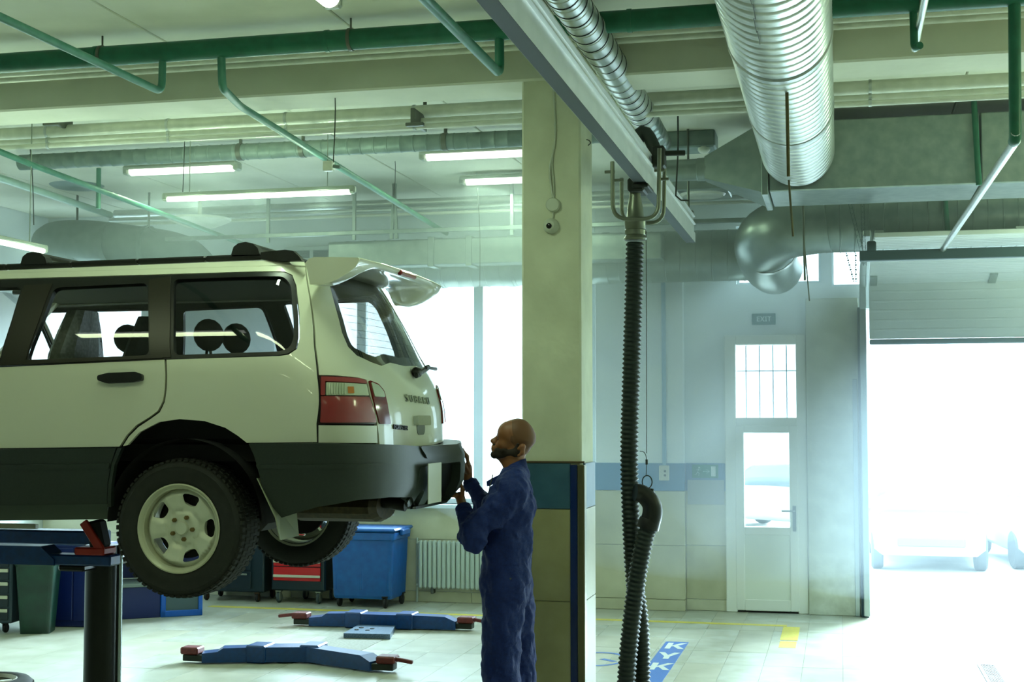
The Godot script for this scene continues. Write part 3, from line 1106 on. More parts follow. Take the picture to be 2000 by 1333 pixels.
	# rods hanging below it
	for e in [[1535, 85, 1540, 345, -7.2, 0.009, "long thin rusty rod hanging in front of the ribbed duct"], [1540, 345, 1549, 462, -9.9, 0.008, "thin pale rod hanging below the ribbed duct's rear end"], [1568, 375, 1572, 548, -11.0, 0.009, "thin dark rod hanging left of the bay door"], [1570.5, 470, 1581, 588, -11.0, 0.005, "short thin string under the dark rod left of the bay door"]]:
		st = nb()
		tube(st, [onz(e[0], e[1], e[4]), onz(e[2], e[3], e[4])], e[5], 8)
		tag(obj("hanging_rod", st, mt("rusty rod", Color(0.36, 0.34, 0.22), 0.6, 0.4) if e[1] < 370 else steel), e[6], "rod")
	# drum elbow and the large duct above the bay door
	o = thing("drum_duct", "big smooth duct elbow with a rounded cap, left of the bay door", "duct")
	st = nb()
	var dc := onz(1503, 462, -12.2)
	tube(st, smooth_path([dc + Vector3(0.5, 0.1, 0.1), dc + Vector3(0.12, 0.05, 0.05), dc + Vector3(-0.05, -0.03, -0.15), dc + Vector3(-0.04, -0.14, -0.55), dc + Vector3(0.0, -0.16, -1.0)], 0.06), 0.265, 28)
	obj("elbow", st, zinc, o)
	st = nb()
	clamp_ring(st, dc + Vector3(-0.02, -0.06, -0.22), Vector3(0.1, -0.3, -1), 0.27, 0.04)
	obj("collar", st, foil, o)
	o = thing("round_duct", "large grey spiral duct running along above the bay door", "duct")
	st = nb()
	var br := onz(1800, 429, -12.2)
	spiral(st, Vector3(onz(1560, 440, -12.2).x, br.y, -12.2), Vector3(RIGHT, br.y, -12.2), 0.265, 0.12, 0.006, 28)
	obj("duct_tube", st, zinc, o)
	# small things under the ceiling between the rail and the tapered duct
	o = thing("ceiling_fan_unit", "square ceiling unit with a round pale grille right of the exhaust rail", "ventilation unit")
	var cu := ony(1372, 380, 3.95)
	st = nb()
	bx(st, cu + Vector3(0, 0.05, 0), Vector3(0.5, 0.1, 0.5), 0.01)
	obj("housing", st, zinc, o)
	st = nb()
	lathe(st, [Vector2(0, -0.02), Vector2(0.19, -0.018), Vector2(0.21, 0.0), Vector2(0, 0.0)], Transform3D(Basis(), cu), 28)
	obj("grille_disc", st, wrap, o)
	st = nb()
	rod(st, cu + Vector3(0, 0.1, 0), Vector3(cu.x, CEIL, cu.z), 0.02, 8)
	obj("hanger", st, steel, o)
	o = thing("ceiling_box", "dark box under the ceiling with a small round pale lens", "box")
	var cb := ony(1348, 290, 4.08)
	st = nb()
	bx(st, cb + Vector3(0, 0.05, 0), Vector3(0.42, 0.14, 0.3), 0.012)
	obj("housing", st, dusty, o)
	st = nb()
	ball(st, cb + Vector3(0.12, -0.03, 0.1), Vector3(0.05, 0.04, 0.05))
	obj("lens", st, wrap, o)
	st = nb()
	tube(st, smooth_path([onz(1324, 220, -9.4), onz(1324, 300, -9.4), onz(1321, 360, -9.4), onz(1322, 388, -9.4), onz(1345, 392, -9.4)], 0.05), 0.006, 8)
	tag(obj("hanging_cable", st, wire_m), "dark thin cable dangling beside the slim bright duct", "cable")
	# hanging wires over the car
	for e in [[360, 125, 357, 375, -9.6, 0.003, "thin wire hanging down to the bare long tube lamp"], [652, 112, 651, 318, -8.2, 0.0036, "dark cable hanging from the beam to a junction box above the car"], [56, 258, 66, 440, -10.0, 0.004, "thin dark cable hanging at the far left"], [771, 300, 769, 382, -11.5, 0.003, "thin wire hanging between the box lamps"], [933, 368, 937, 560, -12.2, 0.003, "thin wire hanging in front of the wide window"]]:
		st = nb()
		var a := onz(e[0], e[1], e[4])
		var b := onz(e[2], e[3], e[4])
		tube(st, smooth_path([a, a.lerp(b, 0.5) + Vector3(0.012, 0, 0), b], 0.1), e[5], 6)
		tag(obj("hanging_cable", st, wire_m), e[6], "cable")
	o = thing("junction_box", "small pale junction box on the sloping green pipe above the car", "junction box")
	st = nb()
	bx(st, onz(642, 325, -8.2), Vector3(0.065, 0.065, 0.05), 0.006)
	obj("box", st, wrap, o)
	st = nb()
	rod(st, onz(651, 325, -8.16), onz(664, 327, -8.16), 0.012, 8)
	obj("gland", st, dusty, o)


func lamp(label: String, at: Vector3, length: float, turn: float, group: String, bare: bool, drop: float, energy: float, tone := Color(0.87, 1.0, 0.84)) -> void:
	var o := thing("tube_lamp", label, "lamp", at, turn, group)
	var tray := mt("pale lamp tray", Color(0.62, 0.66, 0.60), 0.5)
	var glow_m := glow("lit diffuser", Color(0.97, 1.0, 0.94), 2.2)
	var st := nb()
	if bare:
		bx(st, Vector3(0, 0.03, 0), Vector3(length, 0.03, 0.045), 0.006)
		obj("tray", st, tray, o)
		st = nb()
		rod(st, Vector3(-length / 2 + 0.03, 0, 0), Vector3(length / 2 - 0.03, 0, 0), 0.022, 14, 0.006)
		obj("light_tube", st, glow_m, o)
	else:
		bx(st, Vector3(0, 0.045, 0), Vector3(length, 0.04, 0.13), 0.015)
		obj("tray", st, tray, o)
		st = nb()
		var pr := []
		for k in 9:
			var a := PI * k / 8.0
			pr.append(Vector2(cos(a) * 0.055, -sin(a) * 0.05 + 0.028))
		extr(st, pr, length - 0.12, Transform3D(Basis(Vector3.UP, PI / 2)))
		obj("light_diffuser", st, glow_m, o)
	for s in [-1, 1]:
		st = nb()
		bx(st, Vector3(s * (length / 2 - 0.02), 0.015, 0), Vector3(0.05, 0.06, 0.10 if not bare else 0.05), 0.012)
		obj("end_cap", st, tray, o)
		if drop > 0.0:
			st = nb()
			rod(st, Vector3(s * length * 0.36, 0.05, 0), Vector3(s * length * 0.36, drop, 0), 0.004, 6)
			obj("hanger", st, tray, o)
	if bare and drop > 0.25:                                                   # a bare tube shines all round: lights along its length, just clear of the glass
		for k in 3:
			var b := OmniLight3D.new()
			b.name = "lamp_light"
			b.light_color = tone
			b.light_energy = energy * 0.12
			b.light_size = 0.04
			b.omni_range = 20.0
			b.omni_attenuation = 2.0
			b.shadow_enabled = true
			b.position = Vector3((k - 1) * length * 0.33, -0.07, 0)
			o.add_child(b)
		return
	var l := AreaLight3D.new()
	l.name = "lamp_light"
	l.area_size = Vector2(length - 0.1, 0.09)
	l.light_color = tone
	l.light_energy = energy
	l.area_range = 20.0
	l.area_attenuation = 2.0
	l.shadow_enabled = true
	l.rotation = Vector3(-PI / 2, 0, 0)
	l.position = Vector3(0, -0.035, 0)
	o.add_child(l)


func build_lamps() -> void:
	var e := 2.6
	var a := ony(355, 335, 4.10)
	lamp("lit box lamp on the ceiling above the car, left of the others", a, 1.10, 0, "", false, CEIL - a.y, e)
	a = ony(945, 305, 4.10)
	lamp("lit box lamp beside the column, higher of the two there", a, 1.10, 0, "", false, CEIL - a.y, e)
	a = ony(1012, 354, 4.10)
	lamp("lit box lamp half behind the column, lower of the two there", a, 1.10, 0, "", false, CEIL - a.y, e)
	a = ony(503, 382, 3.60)
	lamp("long bare lit tube hanging above the middle of the car roof", a, 1.56, 0, "", true, CEIL - a.y, e)
	a = ony(92, 492, 3.2)
	a.z += 0.8
	lamp("long bare lit tube at far left pointing away from the camera", a, 1.56, PI / 2, "", true, CEIL - a.y, e)
	a = ony(652, 14, 4.08)
	a.z += 0.55
	lamp("lit box lamp at the top edge, end on", a, 1.10, PI / 2, "", false, CEIL - a.y, e)
	# the front bay's row, above the frame
	var warm := Color(0.92, 1.0, 0.78)
	var where := ["over the rear door", "over the rear wheel", "over the tailgate", "in front of the column", "farthest from the car"]
	for k in 5:
		lamp("lit tube above the near side of the car, " + where[k], Vector3([-4.6, -3.2, -1.8, 0.6, 2.4][k], 4.0, -4.15), 1.35, 0, "tube row over the front bay", true, 0.2, 0.75, warm)
	where = ["left", "middle", "right"]
	for k in 3:
		lamp("lit box lamp on the ceiling behind the camera, %s of three" % where[k], Vector3([-4.5, -1.0, 2.5][k], 4.1, 0.6), 1.2, 0, "box lamps behind the camera", false, 0.1, 0.7, warm)
	lamp("lit bare tube hung in front of the raised bay door", Vector3(2.7, 3.1, -10.5), 1.5, 0, "bare tubes on the right", true, CEIL - 3.1, 9.0)
	lamp("lit bare tube hung right of the ribbed duct", Vector3(3.0, 3.6, -7.0), 1.5, 0, "bare tubes on the right", true, CEIL - 3.6, 3.0, warm)


func build_column() -> void:
	var paint := grained("column paint", Color(0.74, 0.75, 0.64), Color(0.82, 0.83, 0.72), 0.7, 0.015, 0.6, 0.0, 0.15, 21)
	var x0 := onz(1019, 700, -8.07).x
	var x1 := onz(1135, 700, -8.07).x
	var z1 := -8.07 - 0.40
	var yt := onz(1076, 905, -8.06).y
	var st := nb()
	span(st, Vector3(x0, 0, z1), Vector3(x1, 3.98, -8.07), 0.012)
	var col := struct("trim_5", st, paint, "square pale column tiled to head height")
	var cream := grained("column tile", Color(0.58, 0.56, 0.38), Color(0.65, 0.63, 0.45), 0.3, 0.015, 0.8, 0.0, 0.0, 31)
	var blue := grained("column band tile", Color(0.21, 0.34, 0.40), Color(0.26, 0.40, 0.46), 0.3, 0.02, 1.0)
	var ys := [0.0, 0.28, onz(1076, 1175, -8.06).y, onz(1076, 995, -8.06).y, yt]
	for k in 4:
		for face in 2:
			st = nb()
			if face == 0: span(st, Vector3(x0 + 0.012, ys[k] + 0.002, -8.071), Vector3(x1 - 0.065, ys[k + 1] - 0.002, -8.055), 0.003)
			else: span(st, Vector3(x1 - 0.001, ys[k] + 0.002, z1 + 0.01), Vector3(x1 + 0.015, ys[k + 1] - 0.002, -8.12), 0.003)
			inst("wall_tile", mesh_of(st), blue if k == 3 else cream, col)
	st = nb()
	span(st, Vector3(x0, yt, -8.075), Vector3(x1 + 0.02, yt + 0.012, -8.052), 0.003)
	inst("tile_cap", mesh_of(st), mt("brown cap strip", Color(0.30, 0.24, 0.13), 0.5), col)
	# corner guard
	var o := thing("corner_guard", "steel and blue corner guard up the tiled column's right edge", "guard")
	st = nb()
	span(st, Vector3(x1 - 0.065, 0.0, -8.071), Vector3(x1 - 0.022, yt - 0.01, -8.05), 0.003)
	obj("blue_strip", st, mt("blue plastic strip", Color(0.03, 0.13, 0.33), 0.25), o)
	st = nb()
	span(st, Vector3(x1 - 0.022, 0.0, -8.12), Vector3(x1 + 0.022, yt - 0.01, -8.045), 0.006)
	obj("steel_angle", st, mt("worn steel angle", Color(0.42, 0.40, 0.28), 0.3, 0.8), o)
	# detector, camera and cable on the column
	var pale := mt("off white plastic", Color(0.72, 0.74, 0.66), 0.45)
	st = nb()
	lathe(st, [Vector2(0, 0), Vector2(0.044, 0), Vector2(0.044, 0.02), Vector2(0.038, 0.03), Vector2(0, 0.032)], Transform3D(axis_basis(Vector3.BACK), onz(1081, 401, -8.07)), 24)
	tag(obj("junction_box", st, pale), "round off white junction box on the column above the camera dome", "junction box")
	o = thing("security_camera", "small off white dome camera on the column", "camera")
	st = nb()
	var cc := onz(1077, 442, -8.07)
	lathe(st, [Vector2(0, 0), Vector2(0.048, 0), Vector2(0.048, 0.012), Vector2(0.042, 0.03), Vector2(0.026, 0.048), Vector2(0, 0.05)], Transform3D(axis_basis(Vector3.BACK), cc), 24)
	obj("dome", st, pale, o)
	st = nb()
	lathe(st, [Vector2(0, 0.02), Vector2(0.017, 0.02), Vector2(0.017, 0.052), Vector2(0.010, 0.056), Vector2(0, 0.056)], Transform3D(axis_basis(Vector3(-0.1, -0.1, 1)), cc), 18)
	obj("lens", st, mt("black lens", Color(0.02, 0.03, 0.03), 0.15), o)
	st = nb()
	tube(st, smooth_path([onz(1081, 165, -8.06), onz(1084, 240, -8.06), onz(1083, 280, -8.06), onz(1075, 320, -8.06), onz(1074, 345, -8.06), onz(1080, 388, -8.06)], 0.03), 0.006, 8)
	tag(obj("cable", st, pale), "pale cable running down the column to the round box", "cable")
	st = nb()
	tube(st, smooth_path([onz(1083, 280, -8.06), onz(1078, 318, -8.06), onz(1081, 350, -8.06), onz(1082, 388, -8.06)], 0.03), 0.004, 6)
	tag(obj("cable", st, pale), "thinner second cable splitting off above the round box on the column", "cable")
	st = nb()
	tube(st, [onz(1081, 412, -8.06), onz(1079, 428, -8.06)], 0.005, 6)
	tag(obj("cable", st, pale), "short cable between round box and dome camera on the column", "cable")
	st = nb()
	tube(st, smooth_path([Vector3(x1 + 0.003, onx(1146, 275, x1).y, -8.25), Vector3(x1 + 0.02, onx(1146, 275, x1).y - 0.005, -8.25), Vector3(x1 + 0.03, onx(1146, 282, x1).y, -8.25), Vector3(x1 + 0.02, onx(1146, 288, x1).y, -8.22)], 0.01), 0.004, 6)
	tag(obj("wall_hook", st, mt("dull steel", Color(0.4, 0.42, 0.38), 0.45, 0.7)), "small bent hook on the column's right side", "hook")


func build_exhaust_rail() -> void:
	var alu := grained("aluminium rail", Color(0.80, 0.82, 0.81), Color(0.88, 0.89, 0.88), 0.35, 0.02, 0.6, 0.35)
	var rub := mt("grey rail lip", Color(0.28, 0.32, 0.34), 0.55)
	var o := thing("exhaust_rail", "long aluminium exhaust rail crossing in front of the column", "rail")
	var c := onz(1240, 360, -8.1)
	var x := c.x
	var y := c.y
	var z0 := -3.0
	var z1 := -10.9
	var mid := (z0 + z1) / 2
	var L := z0 - z1
	var xf := Transform3D(Basis(), Vector3(x, y, mid))
	var st := nb()
	extr(st, [Vector2(0.004, 0.0), Vector2(0.074, 0.0), Vector2(0.074, 0.012), Vector2(0.004, 0.012)], L, xf)
	obj("rubber_lip", st, rub, o)
	st = nb()
	extr(st, [Vector2(0, 0.008), Vector2(0.002, 0.0), Vector2(0.006, 0.012), Vector2(0.072, 0.012), Vector2(0.076, 0.0), Vector2(0.078, 0.074), Vector2(0.066, 0.080), Vector2(0.066, 0.140), Vector2(0.082, 0.144), Vector2(0.082, 0.152), Vector2(0.062, 0.152), Vector2(0.062, 0.200), Vector2(0.078, 0.204), Vector2(0.078, 0.212), Vector2(0, 0.212)], L, xf)
	obj("profile", st, alu, o)
	for zz in [-3.4, -10.75]:
		st = nb()
		span(st, Vector3(x + 0.005, y + 0.21, zz - 0.04), Vector3(x + 0.08, y + 0.23, zz + 0.04), 0.004)
		rod(st, Vector3(x + 0.04, y + 0.22, zz), Vector3(x + 0.04, CEIL, zz), 0.009, 8)
		obj("hanger", st, mt("dull steel", Color(0.4, 0.42, 0.38), 0.45, 0.7), o)
	# carriage with its tube guards
	o = thing("hose_carriage", "steel hose carriage with two looped tube guards on the rail", "carriage")
	var tm := mt("brownish steel tube", Color(0.46, 0.48, 0.42), 0.35, 0.7)
	for e in [[-7.92, 1196, 1286, 320, 428, 1210], [-8.42, 1214, 1296, 352, 436, 1230]]:
		st = nb()
		var l := e[1] as float
		var r := e[2] as float
		tube(st, bent([onz(l + 0, e[3] - 4, e[0]), onz(l + 1, e[4], e[0]), onz(r, e[4], e[0]), onz(r + 2, e[3] - 30, e[0])], 0.09), 0.0125, 10)
		obj("guard_loop", st, tm, o)
	for e in [[1191, 336], [1288, 333], [1296, 350], [1208, 352]]:
		st = nb()
		var p := onz(e[0], e[1], -7.93)
		rod(st, p + Vector3(-0.03, 0, 0), p + Vector3(0.03, 0, 0), 0.009, 8)
		obj("bolt", st, tm, o)
	st = nb()
	var hz := -8.15
	var top := onz(1246, 372, hz)
	span(st, Vector3(top.x - 0.05, top.y - 0.02, hz - 0.1), Vector3(top.x + 0.05, top.y + 0.06, hz + 0.1), 0.01)
	span(st, Vector3(x - 0.01, y - 0.03, hz - 0.12), Vector3(x + 0.09, y - 0.006, hz + 0.12), 0.006)
	obj("trolley_plate", st, mt("dark steel plate", Color(0.18, 0.20, 0.18), 0.5, 0.5), o)
	st = nb()
	var q := onz(1241, 470, hz)
	lathe(st, [Vector2(0.0, 0.0), Vector2(0.066, 0.0), Vector2(0.070, 0.012), Vector2(0.058, 0.03), Vector2(0.062, 0.034), Vector2(0.064, 0.06), Vector2(0.060, 0.066), Vector2(0.064, 0.072), Vector2(0.064, 0.125), Vector2(0.052, 0.14), Vector2(0.046, 0.2), Vector2(0.034, 0.27), Vector2(0.034, 0.3), Vector2(0, 0.3)], Transform3D(Basis(), q), 24)
	obj("hose_collar", st, tm, o)
	st = nb()
	tube(st, smooth_path([onz(1290, 320, -8.6), onz(1270, 272, -8.6), onz(1258, 258, -8.6), onz(1246, 266, -8.6), onz(1244, 320, -8.6)], 0.03), 0.042, 14)
	obj("elbow_tube", st, mt("dark duct rubber", Color(0.16, 0.20, 0.18), 0.5), o)
	st = nb()
	var bb := onz(1290, 300, -8.35)
	span(st, bb + Vector3(-0.05, -0.09, -0.06), bb + Vector3(0.03, 0.04, 0.06), 0.01)
	bar(st, bb + Vector3(0, 0.0, 0), bb + Vector3(0.15, 0.0, -0.02), 0.03, 0.03, 0.004)
	obj("damper_motor", st, mt("dark steel plate", Color(0.18, 0.20, 0.18), 0.5, 0.5), o)
	# the hose: down, round a loop near the floor and up to its nozzle
	o = thing("exhaust_hose", "dark green ribbed exhaust hose hanging from the rail in a loop", "hose")
	var zz := -8.15
	var path := smooth_path([onz(1240, 474, zz), onz(1238, 560, zz), onz(1233, 720, zz), onz(1229, 880, zz), onz(1231, 980, zz), onz(1238, 1120, zz - 0.05), onz(1250, 1220, zz - 0.08), onz(1253, 1320, zz - 0.07), onz(1252, 1390, zz - 0.03), onz(1238, 1428, zz + 0.02), onz(1224, 1395, zz + 0.06), onz(1224, 1320, zz + 0.08), onz(1233, 1220, zz + 0.09), onz(1246, 1120, zz + 0.1), onz(1260, 1050, zz + 0.1), onz(1268, 1028, zz + 0.1)], 0.0055)
	var rr := PackedFloat32Array()
	for i in path.size(): rr.append([0.0455, 0.0485, 0.0555, 0.0555, 0.0485][i % 5])
	st = nb()
	tube(st, path, rr, 16)
	obj("ribbed_hose", st, grained("dark green hose rubber", Color(0.01, 0.085, 0.07), Color(0.02, 0.12, 0.10), 0.55, 0.05, 2.0), o)
	st = nb()
	var a := onz(1266, 1030, zz + 0.1)
	var dir := Vector3(0.25, 1, 0).normalized()
	lathe(st, [Vector2(0, -0.01), Vector2(0.064, -0.01), Vector2(0.066, 0.02), Vector2(0.060, 0.05), Vector2(0, 0.05)], Transform3D(axis_basis(dir), a), 22)
	obj("hose_clamp", st, mt("black cuff", Color(0.03, 0.04, 0.03), 0.4), o)
	st = nb()
	var ne := smooth_path([a, onz(1274, 1006, zz + 0.1), onz(1272, 984, zz + 0.1), onz(1256, 966, zz + 0.1), onz(1240, 962, zz + 0.12)], 0.02)
	var nr := PackedFloat32Array()
	for i in ne.size(): nr.append(lerpf(0.062, 0.050, float(i) / ne.size()))
	tube(st, ne, nr, 18)
	obj("nozzle", st, mt("black cuff", Color(0.03, 0.04, 0.03), 0.4), o)
	st = nb()
	var rc := onz(1264, 942, zz + 0.1)
	var ring := []
	for k in 17: ring.append(rc + Vector3(cos(TAU * k / 16) * 0.029, sin(TAU * k / 16) * 0.038, 0.0))
	tube(st, ring, 0.0035, 8, false)
	rod(st, onz(1260, 968, zz + 0.1), onz(1260, 950, zz + 0.1), 0.012, 8)
	rod(st, onz(1273, 966, zz + 0.1), onz(1274, 955, zz + 0.1), 0.010, 8)
	obj("hanging_ring", st, mt("dark steel plate", Color(0.18, 0.20, 0.18), 0.5, 0.5), o)
	st = nb()
	tube(st, [onz(1262, 452, zz), onz(1263, 700, zz), onz(1263, 886, zz + 0.08)], 0.0022, 6)
	tube(st, smooth_path([onz(1250, 882, zz), onz(1258, 884, zz + 0.05), onz(1263, 898, zz + 0.08), onz(1262, 930, zz + 0.1)], 0.02), 0.0022, 6)
	rod(st, onz(1263, 898, zz + 0.09), onz(1263, 908, zz + 0.09), 0.007, 8)
	obj("lifting_cord", st, mt("dark hanger wire", Color(0.20, 0.22, 0.19), 0.6, 0.3), o)


# ---------- the wagon on the lift
const CZ := -6.93                       # its middle plane
const CD := 0.45                        # how far the rounded rear corner reaches forward
var arc_x := PackedFloat32Array()
var arc_z := PackedFloat32Array()
var arc_len := 0.0


func lut(xs: Array, ys: Array, x: float) -> float:                           # smooth curve through points
	var n := xs.size()
	if x <= xs[0]: return ys[0] + (x - xs[0]) * (ys[1] - ys[0]) / (xs[1] - xs[0])
	if x >= xs[n - 1]: return ys[n - 1] + (x - xs[n - 1]) * (ys[n - 1] - ys[n - 2]) / (xs[n - 1] - xs[n - 2])
	var i := 0
	while x > xs[i + 1]: i += 1
	var h: float = xs[i + 1] - xs[i]
	var t: float = (x - xs[i]) / h
	var m0: float = (ys[i + 1] - ys[maxi(i - 1, 0)]) / (xs[i + 1] - xs[maxi(i - 1, 0)]) * h
	var m1: float = (ys[mini(i + 2, n - 1)] - ys[i]) / (xs[mini(i + 2, n - 1)] - xs[i]) * h
	return (2 * t * t * t - 3 * t * t + 1) * ys[i] + (t * t * t - 2 * t * t + t) * m0 + (3 * t * t - 2 * t * t * t) * ys[i + 1] + (t * t * t - t * t) * m1


const HY := [1.36, 1.50, 1.62, 1.76, 1.95, 2.12, 2.22, 2.36, 2.50, 2.60, 2.66]
const HW := [0.80, 0.835, 0.852, 0.862, 0.867, 0.858, 0.838, 0.795, 0.745, 0.700, 0.655]
const XY := [1.36, 1.60, 1.76, 1.96, 2.08, 2.167, 2.256, 2.40, 2.55, 2.66, 2.75]
const XE := [-2.15, -2.14, -2.142, -2.152, -2.185, -2.225, -2.275, -2.345, -2.425, -2.485, -2.535]


func make_arc() -> void:
	var pts := []
	var n := 2.0 / 3.2
	for i in 1201:
		var a := PI / 2 * i / 1200.0
		pts.append(Vector2(CD * pow(sin(a), n) if i > 0 else 0.0, 0.85 * pow(cos(a), n) if i < 1200 else 0.0))
	var acc := PackedFloat32Array([0.0])
	for i in 1200: acc.append(acc[i] + pts[i].distance_to(pts[i + 1]))
	arc_len = acc[1200]
	var j := 0
	for k in 257:
		var want := arc_len * k / 256.0
		while j < 1199 and acc[j + 1] < want: j += 1
		var t := clampf((want - acc[j]) / maxf(acc[j + 1] - acc[j], 1e-9), 0.0, 1.0)
		var p: Vector2 = pts[j].lerp(pts[j + 1], t)
		arc_x.append(p.x)
		arc_z.append(p.y / 0.85)


func skin(s: float, y: float) -> Vector3:                                    # the body's surface: s runs back along the near side, round the rear and forward along the far side
	var side := 1.0
	if s > arc_len:
		s = 2.0 * arc_len - s
		side = -1.0
	var x := lut(XY, XE, y) - CD
	var w := lut(HY, HW, y)
	if s <= 0.0: return Vector3(x + s, y, CZ + side * w)
	var f := s / arc_len * 256.0
	var i := mini(int(f), 255)
	f -= i
	return Vector3(x + lerpf(arc_x[i], arc_x[i + 1], f), y, CZ + side * w * lerpf(arc_z[i], arc_z[i + 1], f))


func skin_at(p: Vector2, off: float) -> Array:
	var e := 0.012
	var a := skin(p.x + e, p.y) - skin(p.x - e, p.y)
	var b := skin(p.x, p.y + e) - skin(p.x, p.y - e)
	var n := a.cross(b).normalized()
	return [skin(p.x, p.y) + n * off, n]


func bumper_at(p: Vector2, off: float) -> Array:
	var s := p.x if p.x < arc_len else 2 * arc_len - p.x
	var k := smoothstep(-0.1, arc_len * 0.62, s)
	var fall := 1.0 - 0.55 * smoothstep(1.60, 1.40, p.y) - 0.16 * smoothstep(1.715, 1.765, p.y)
	return skin_at(p, off + (0.012 + 0.112 * k) * fall)


func find(u: float, v: float, guess: float, at: Callable, off := 0.0) -> Vector2:   # which (s, y) of the surface that pixel looks at
	var g := onz(u, v, CZ + 0.8)
	var p := Vector2(guess, g.y)
	if guess < -50.0: p.x = g.x - lut(XY, XE, g.y) + CD
	for i in 24:
		var h := 0.004
		var e := Vector2(u, v) - pix(at.call(p, off)[0])
		if e.length() < 0.05: break
		var du := (pix(at.call(p + Vector2(h, 0), off)[0]) - pix(at.call(p, off)[0])) / h
		var dv := (pix(at.call(p + Vector2(0, h), off)[0]) - pix(at.call(p, off)[0])) / h
		var det := du.x * dv.y - du.y * dv.x
		if absf(det) < 1.0: break
		var step := Vector2((e.x * dv.y - e.y * dv.x) / det, (du.x * e.y - du.y * e.x) / det)
		p += step.limit_length(0.12)
	return p


func outline(pts: Array, at: Callable, off := 0.0) -> Array:                 # [u, v] or [u, v, guess] -> (s, y)
	var out := []
	for q in pts: out.append(find(q[0], q[1], q[2] if q.size() > 2 else -99.0, at, off))
	return out


func flip(pts: Array) -> Array:
	var out := []
	for p in pts: out.append(Vector2(2 * arc_len - p.x, p.y))
	out.reverse()
	return out


func patch(called: String, poly: Array, holes: Array, off: float, mat: Material, parent: Node, at: Callable, skirt := 0.012, cell := 0.045) -> MeshInstance3D:
	var vs := PackedVector3Array()
	var ns := PackedVector3Array()
	var pp := PackedVector2Array(poly)
	if Geometry2D.is_polygon_clockwise(pp): pp.reverse()
	var hh := []
	for h in holes:
		var q := PackedVector2Array(h)
		if Geometry2D.is_polygon_clockwise(q): q.reverse()
		hh.append(q)
	var lo := pp[0]
	var hi := pp[0]
	for p in pp:
		lo = lo.min(p)
		hi = hi.max(p)
	var cy := cell
	for i in range(int(floor(lo.x / cell)), int(ceil(hi.x / cell))):
		for j in range(int(floor(lo.y / cy)), int(ceil(hi.y / cy))):
			var c := PackedVector2Array([Vector2(i, j) * cell, Vector2(i + 1, j) * cell, Vector2(i + 1, j + 1) * cell, Vector2(i, j + 1) * cell])
			var bits: Array = Geometry2D.intersect_polygons(c, pp)
			for h in hh:
				var next := []
				for b in bits: next.append_array(Geometry2D.clip_polygons(b, h))
				bits = next
			for b in bits:
				if b.size() < 3: continue
				var t := Geometry2D.triangulate_polygon(b)
				for k in range(0, t.size(), 3):
					var A: Array = at.call(b[t[k]].snappedf(0.0002), off)
					var B: Array = at.call(b[t[k + 1]].snappedf(0.0002), off)
					var C: Array = at.call(b[t[k + 2]].snappedf(0.0002), off)
					if (B[0] - A[0]).cross(C[0] - A[0]).dot(A[1]) > 0.0:
						var sw := B
						B = C
						C = sw
					for q in [A, B, C]:
						vs.append(q[0])
						ns.append(q[1])
	if skirt > 0.0:
		var loops := [pp]
		loops.append_array(hh)
		for li in loops.size():
			var lp: PackedVector2Array = loops[li]
			for i in lp.size():
				var a := lp[i]
				var b := lp[(i + 1) % lp.size()]
				var cuts := maxi(1, int(a.distance_to(b) / 0.06))
				for k in cuts:
					var P: Array = at.call(a.lerp(b, float(k) / cuts), off)
					var Q: Array = at.call(a.lerp(b, float(k + 1) / cuts), off)
					var p0: Vector3 = P[0]
					var q0: Vector3 = Q[0]
					var p1 := p0 - (P[1] as Vector3) * skirt
					var q1 := q0 - (Q[1] as Vector3) * skirt
					var n := (q0 - p0).cross(P[1]).normalized()
					if li > 0: n = -n
					var order := [p0, q0, q1, p0, q1, p1]
					if (q0 - p0).cross(q1 - p0).dot(n) > 0.0: order = [p0, q1, q0, p0, p1, q1]
					for x in order:
						vs.append(x)
						ns.append(n)
	var arr := []
	arr.resize(Mesh.ARRAY_MAX)
	arr[Mesh.ARRAY_VERTEX] = vs
	arr[Mesh.ARRAY_NORMAL] = ns
	var m := ArrayMesh.new()
	m.add_surface_from_arrays(Mesh.PRIMITIVE_TRIANGLES, arr)
	return inst(called, m, mat, parent)


func both(called: String, poly: Array, holes: Array, off: float, mat: Material, parent: Node, at: Callable, skirt := 0.012) -> void:   # the same panel on both sides
	patch(called, poly, holes, off, mat, parent, at, skirt)
	var hs := []
	for h in holes: hs.append(flip(h))
	patch(called, flip(poly), hs, off, mat, parent, at, skirt)


func loft(st: SurfaceTool, rings: Array, caps := true) -> void:              # skins rings of equal size and turns the faces outward
	var t := PackedVector3Array()
	for i in rings.size() - 1:
		var n: int = rings[i].size()
		for k in n:
			var m := (k + 1) % n
			t.append_array([rings[i][k], rings[i + 1][k], rings[i + 1][m], rings[i][k], rings[i + 1][m], rings[i][m]])
	var first_cap := t.size()
	if caps:
		for e in [[rings[0], false], [rings[-1], true]]:
			var c := Vector3.ZERO
			for p in e[0]: c += p
			c /= e[0].size()
			for k in e[0].size():
				var a: Vector3 = e[0][k]
				var b: Vector3 = e[0][(k + 1) % e[0].size()]
				if e[1]: t.append_array([c, b, a])
				else: t.append_array([c, a, b])
	var mid := Vector3.ZERO
	for p in t: mid += p
	mid /= t.size()
	var vol := 0.0
	for i in range(0, t.size(), 3): vol += (t[i] - mid).dot((t[i + 1] - mid).cross(t[i + 2] - mid))
	for i in range(0, t.size(), 3):
		if caps and i == first_cap: st.set_smooth_group(-1)
		if vol > 0.0: tri(st, t[i], t[i + 2], t[i + 1])
		else: tri(st, t[i], t[i + 1], t[i + 2])


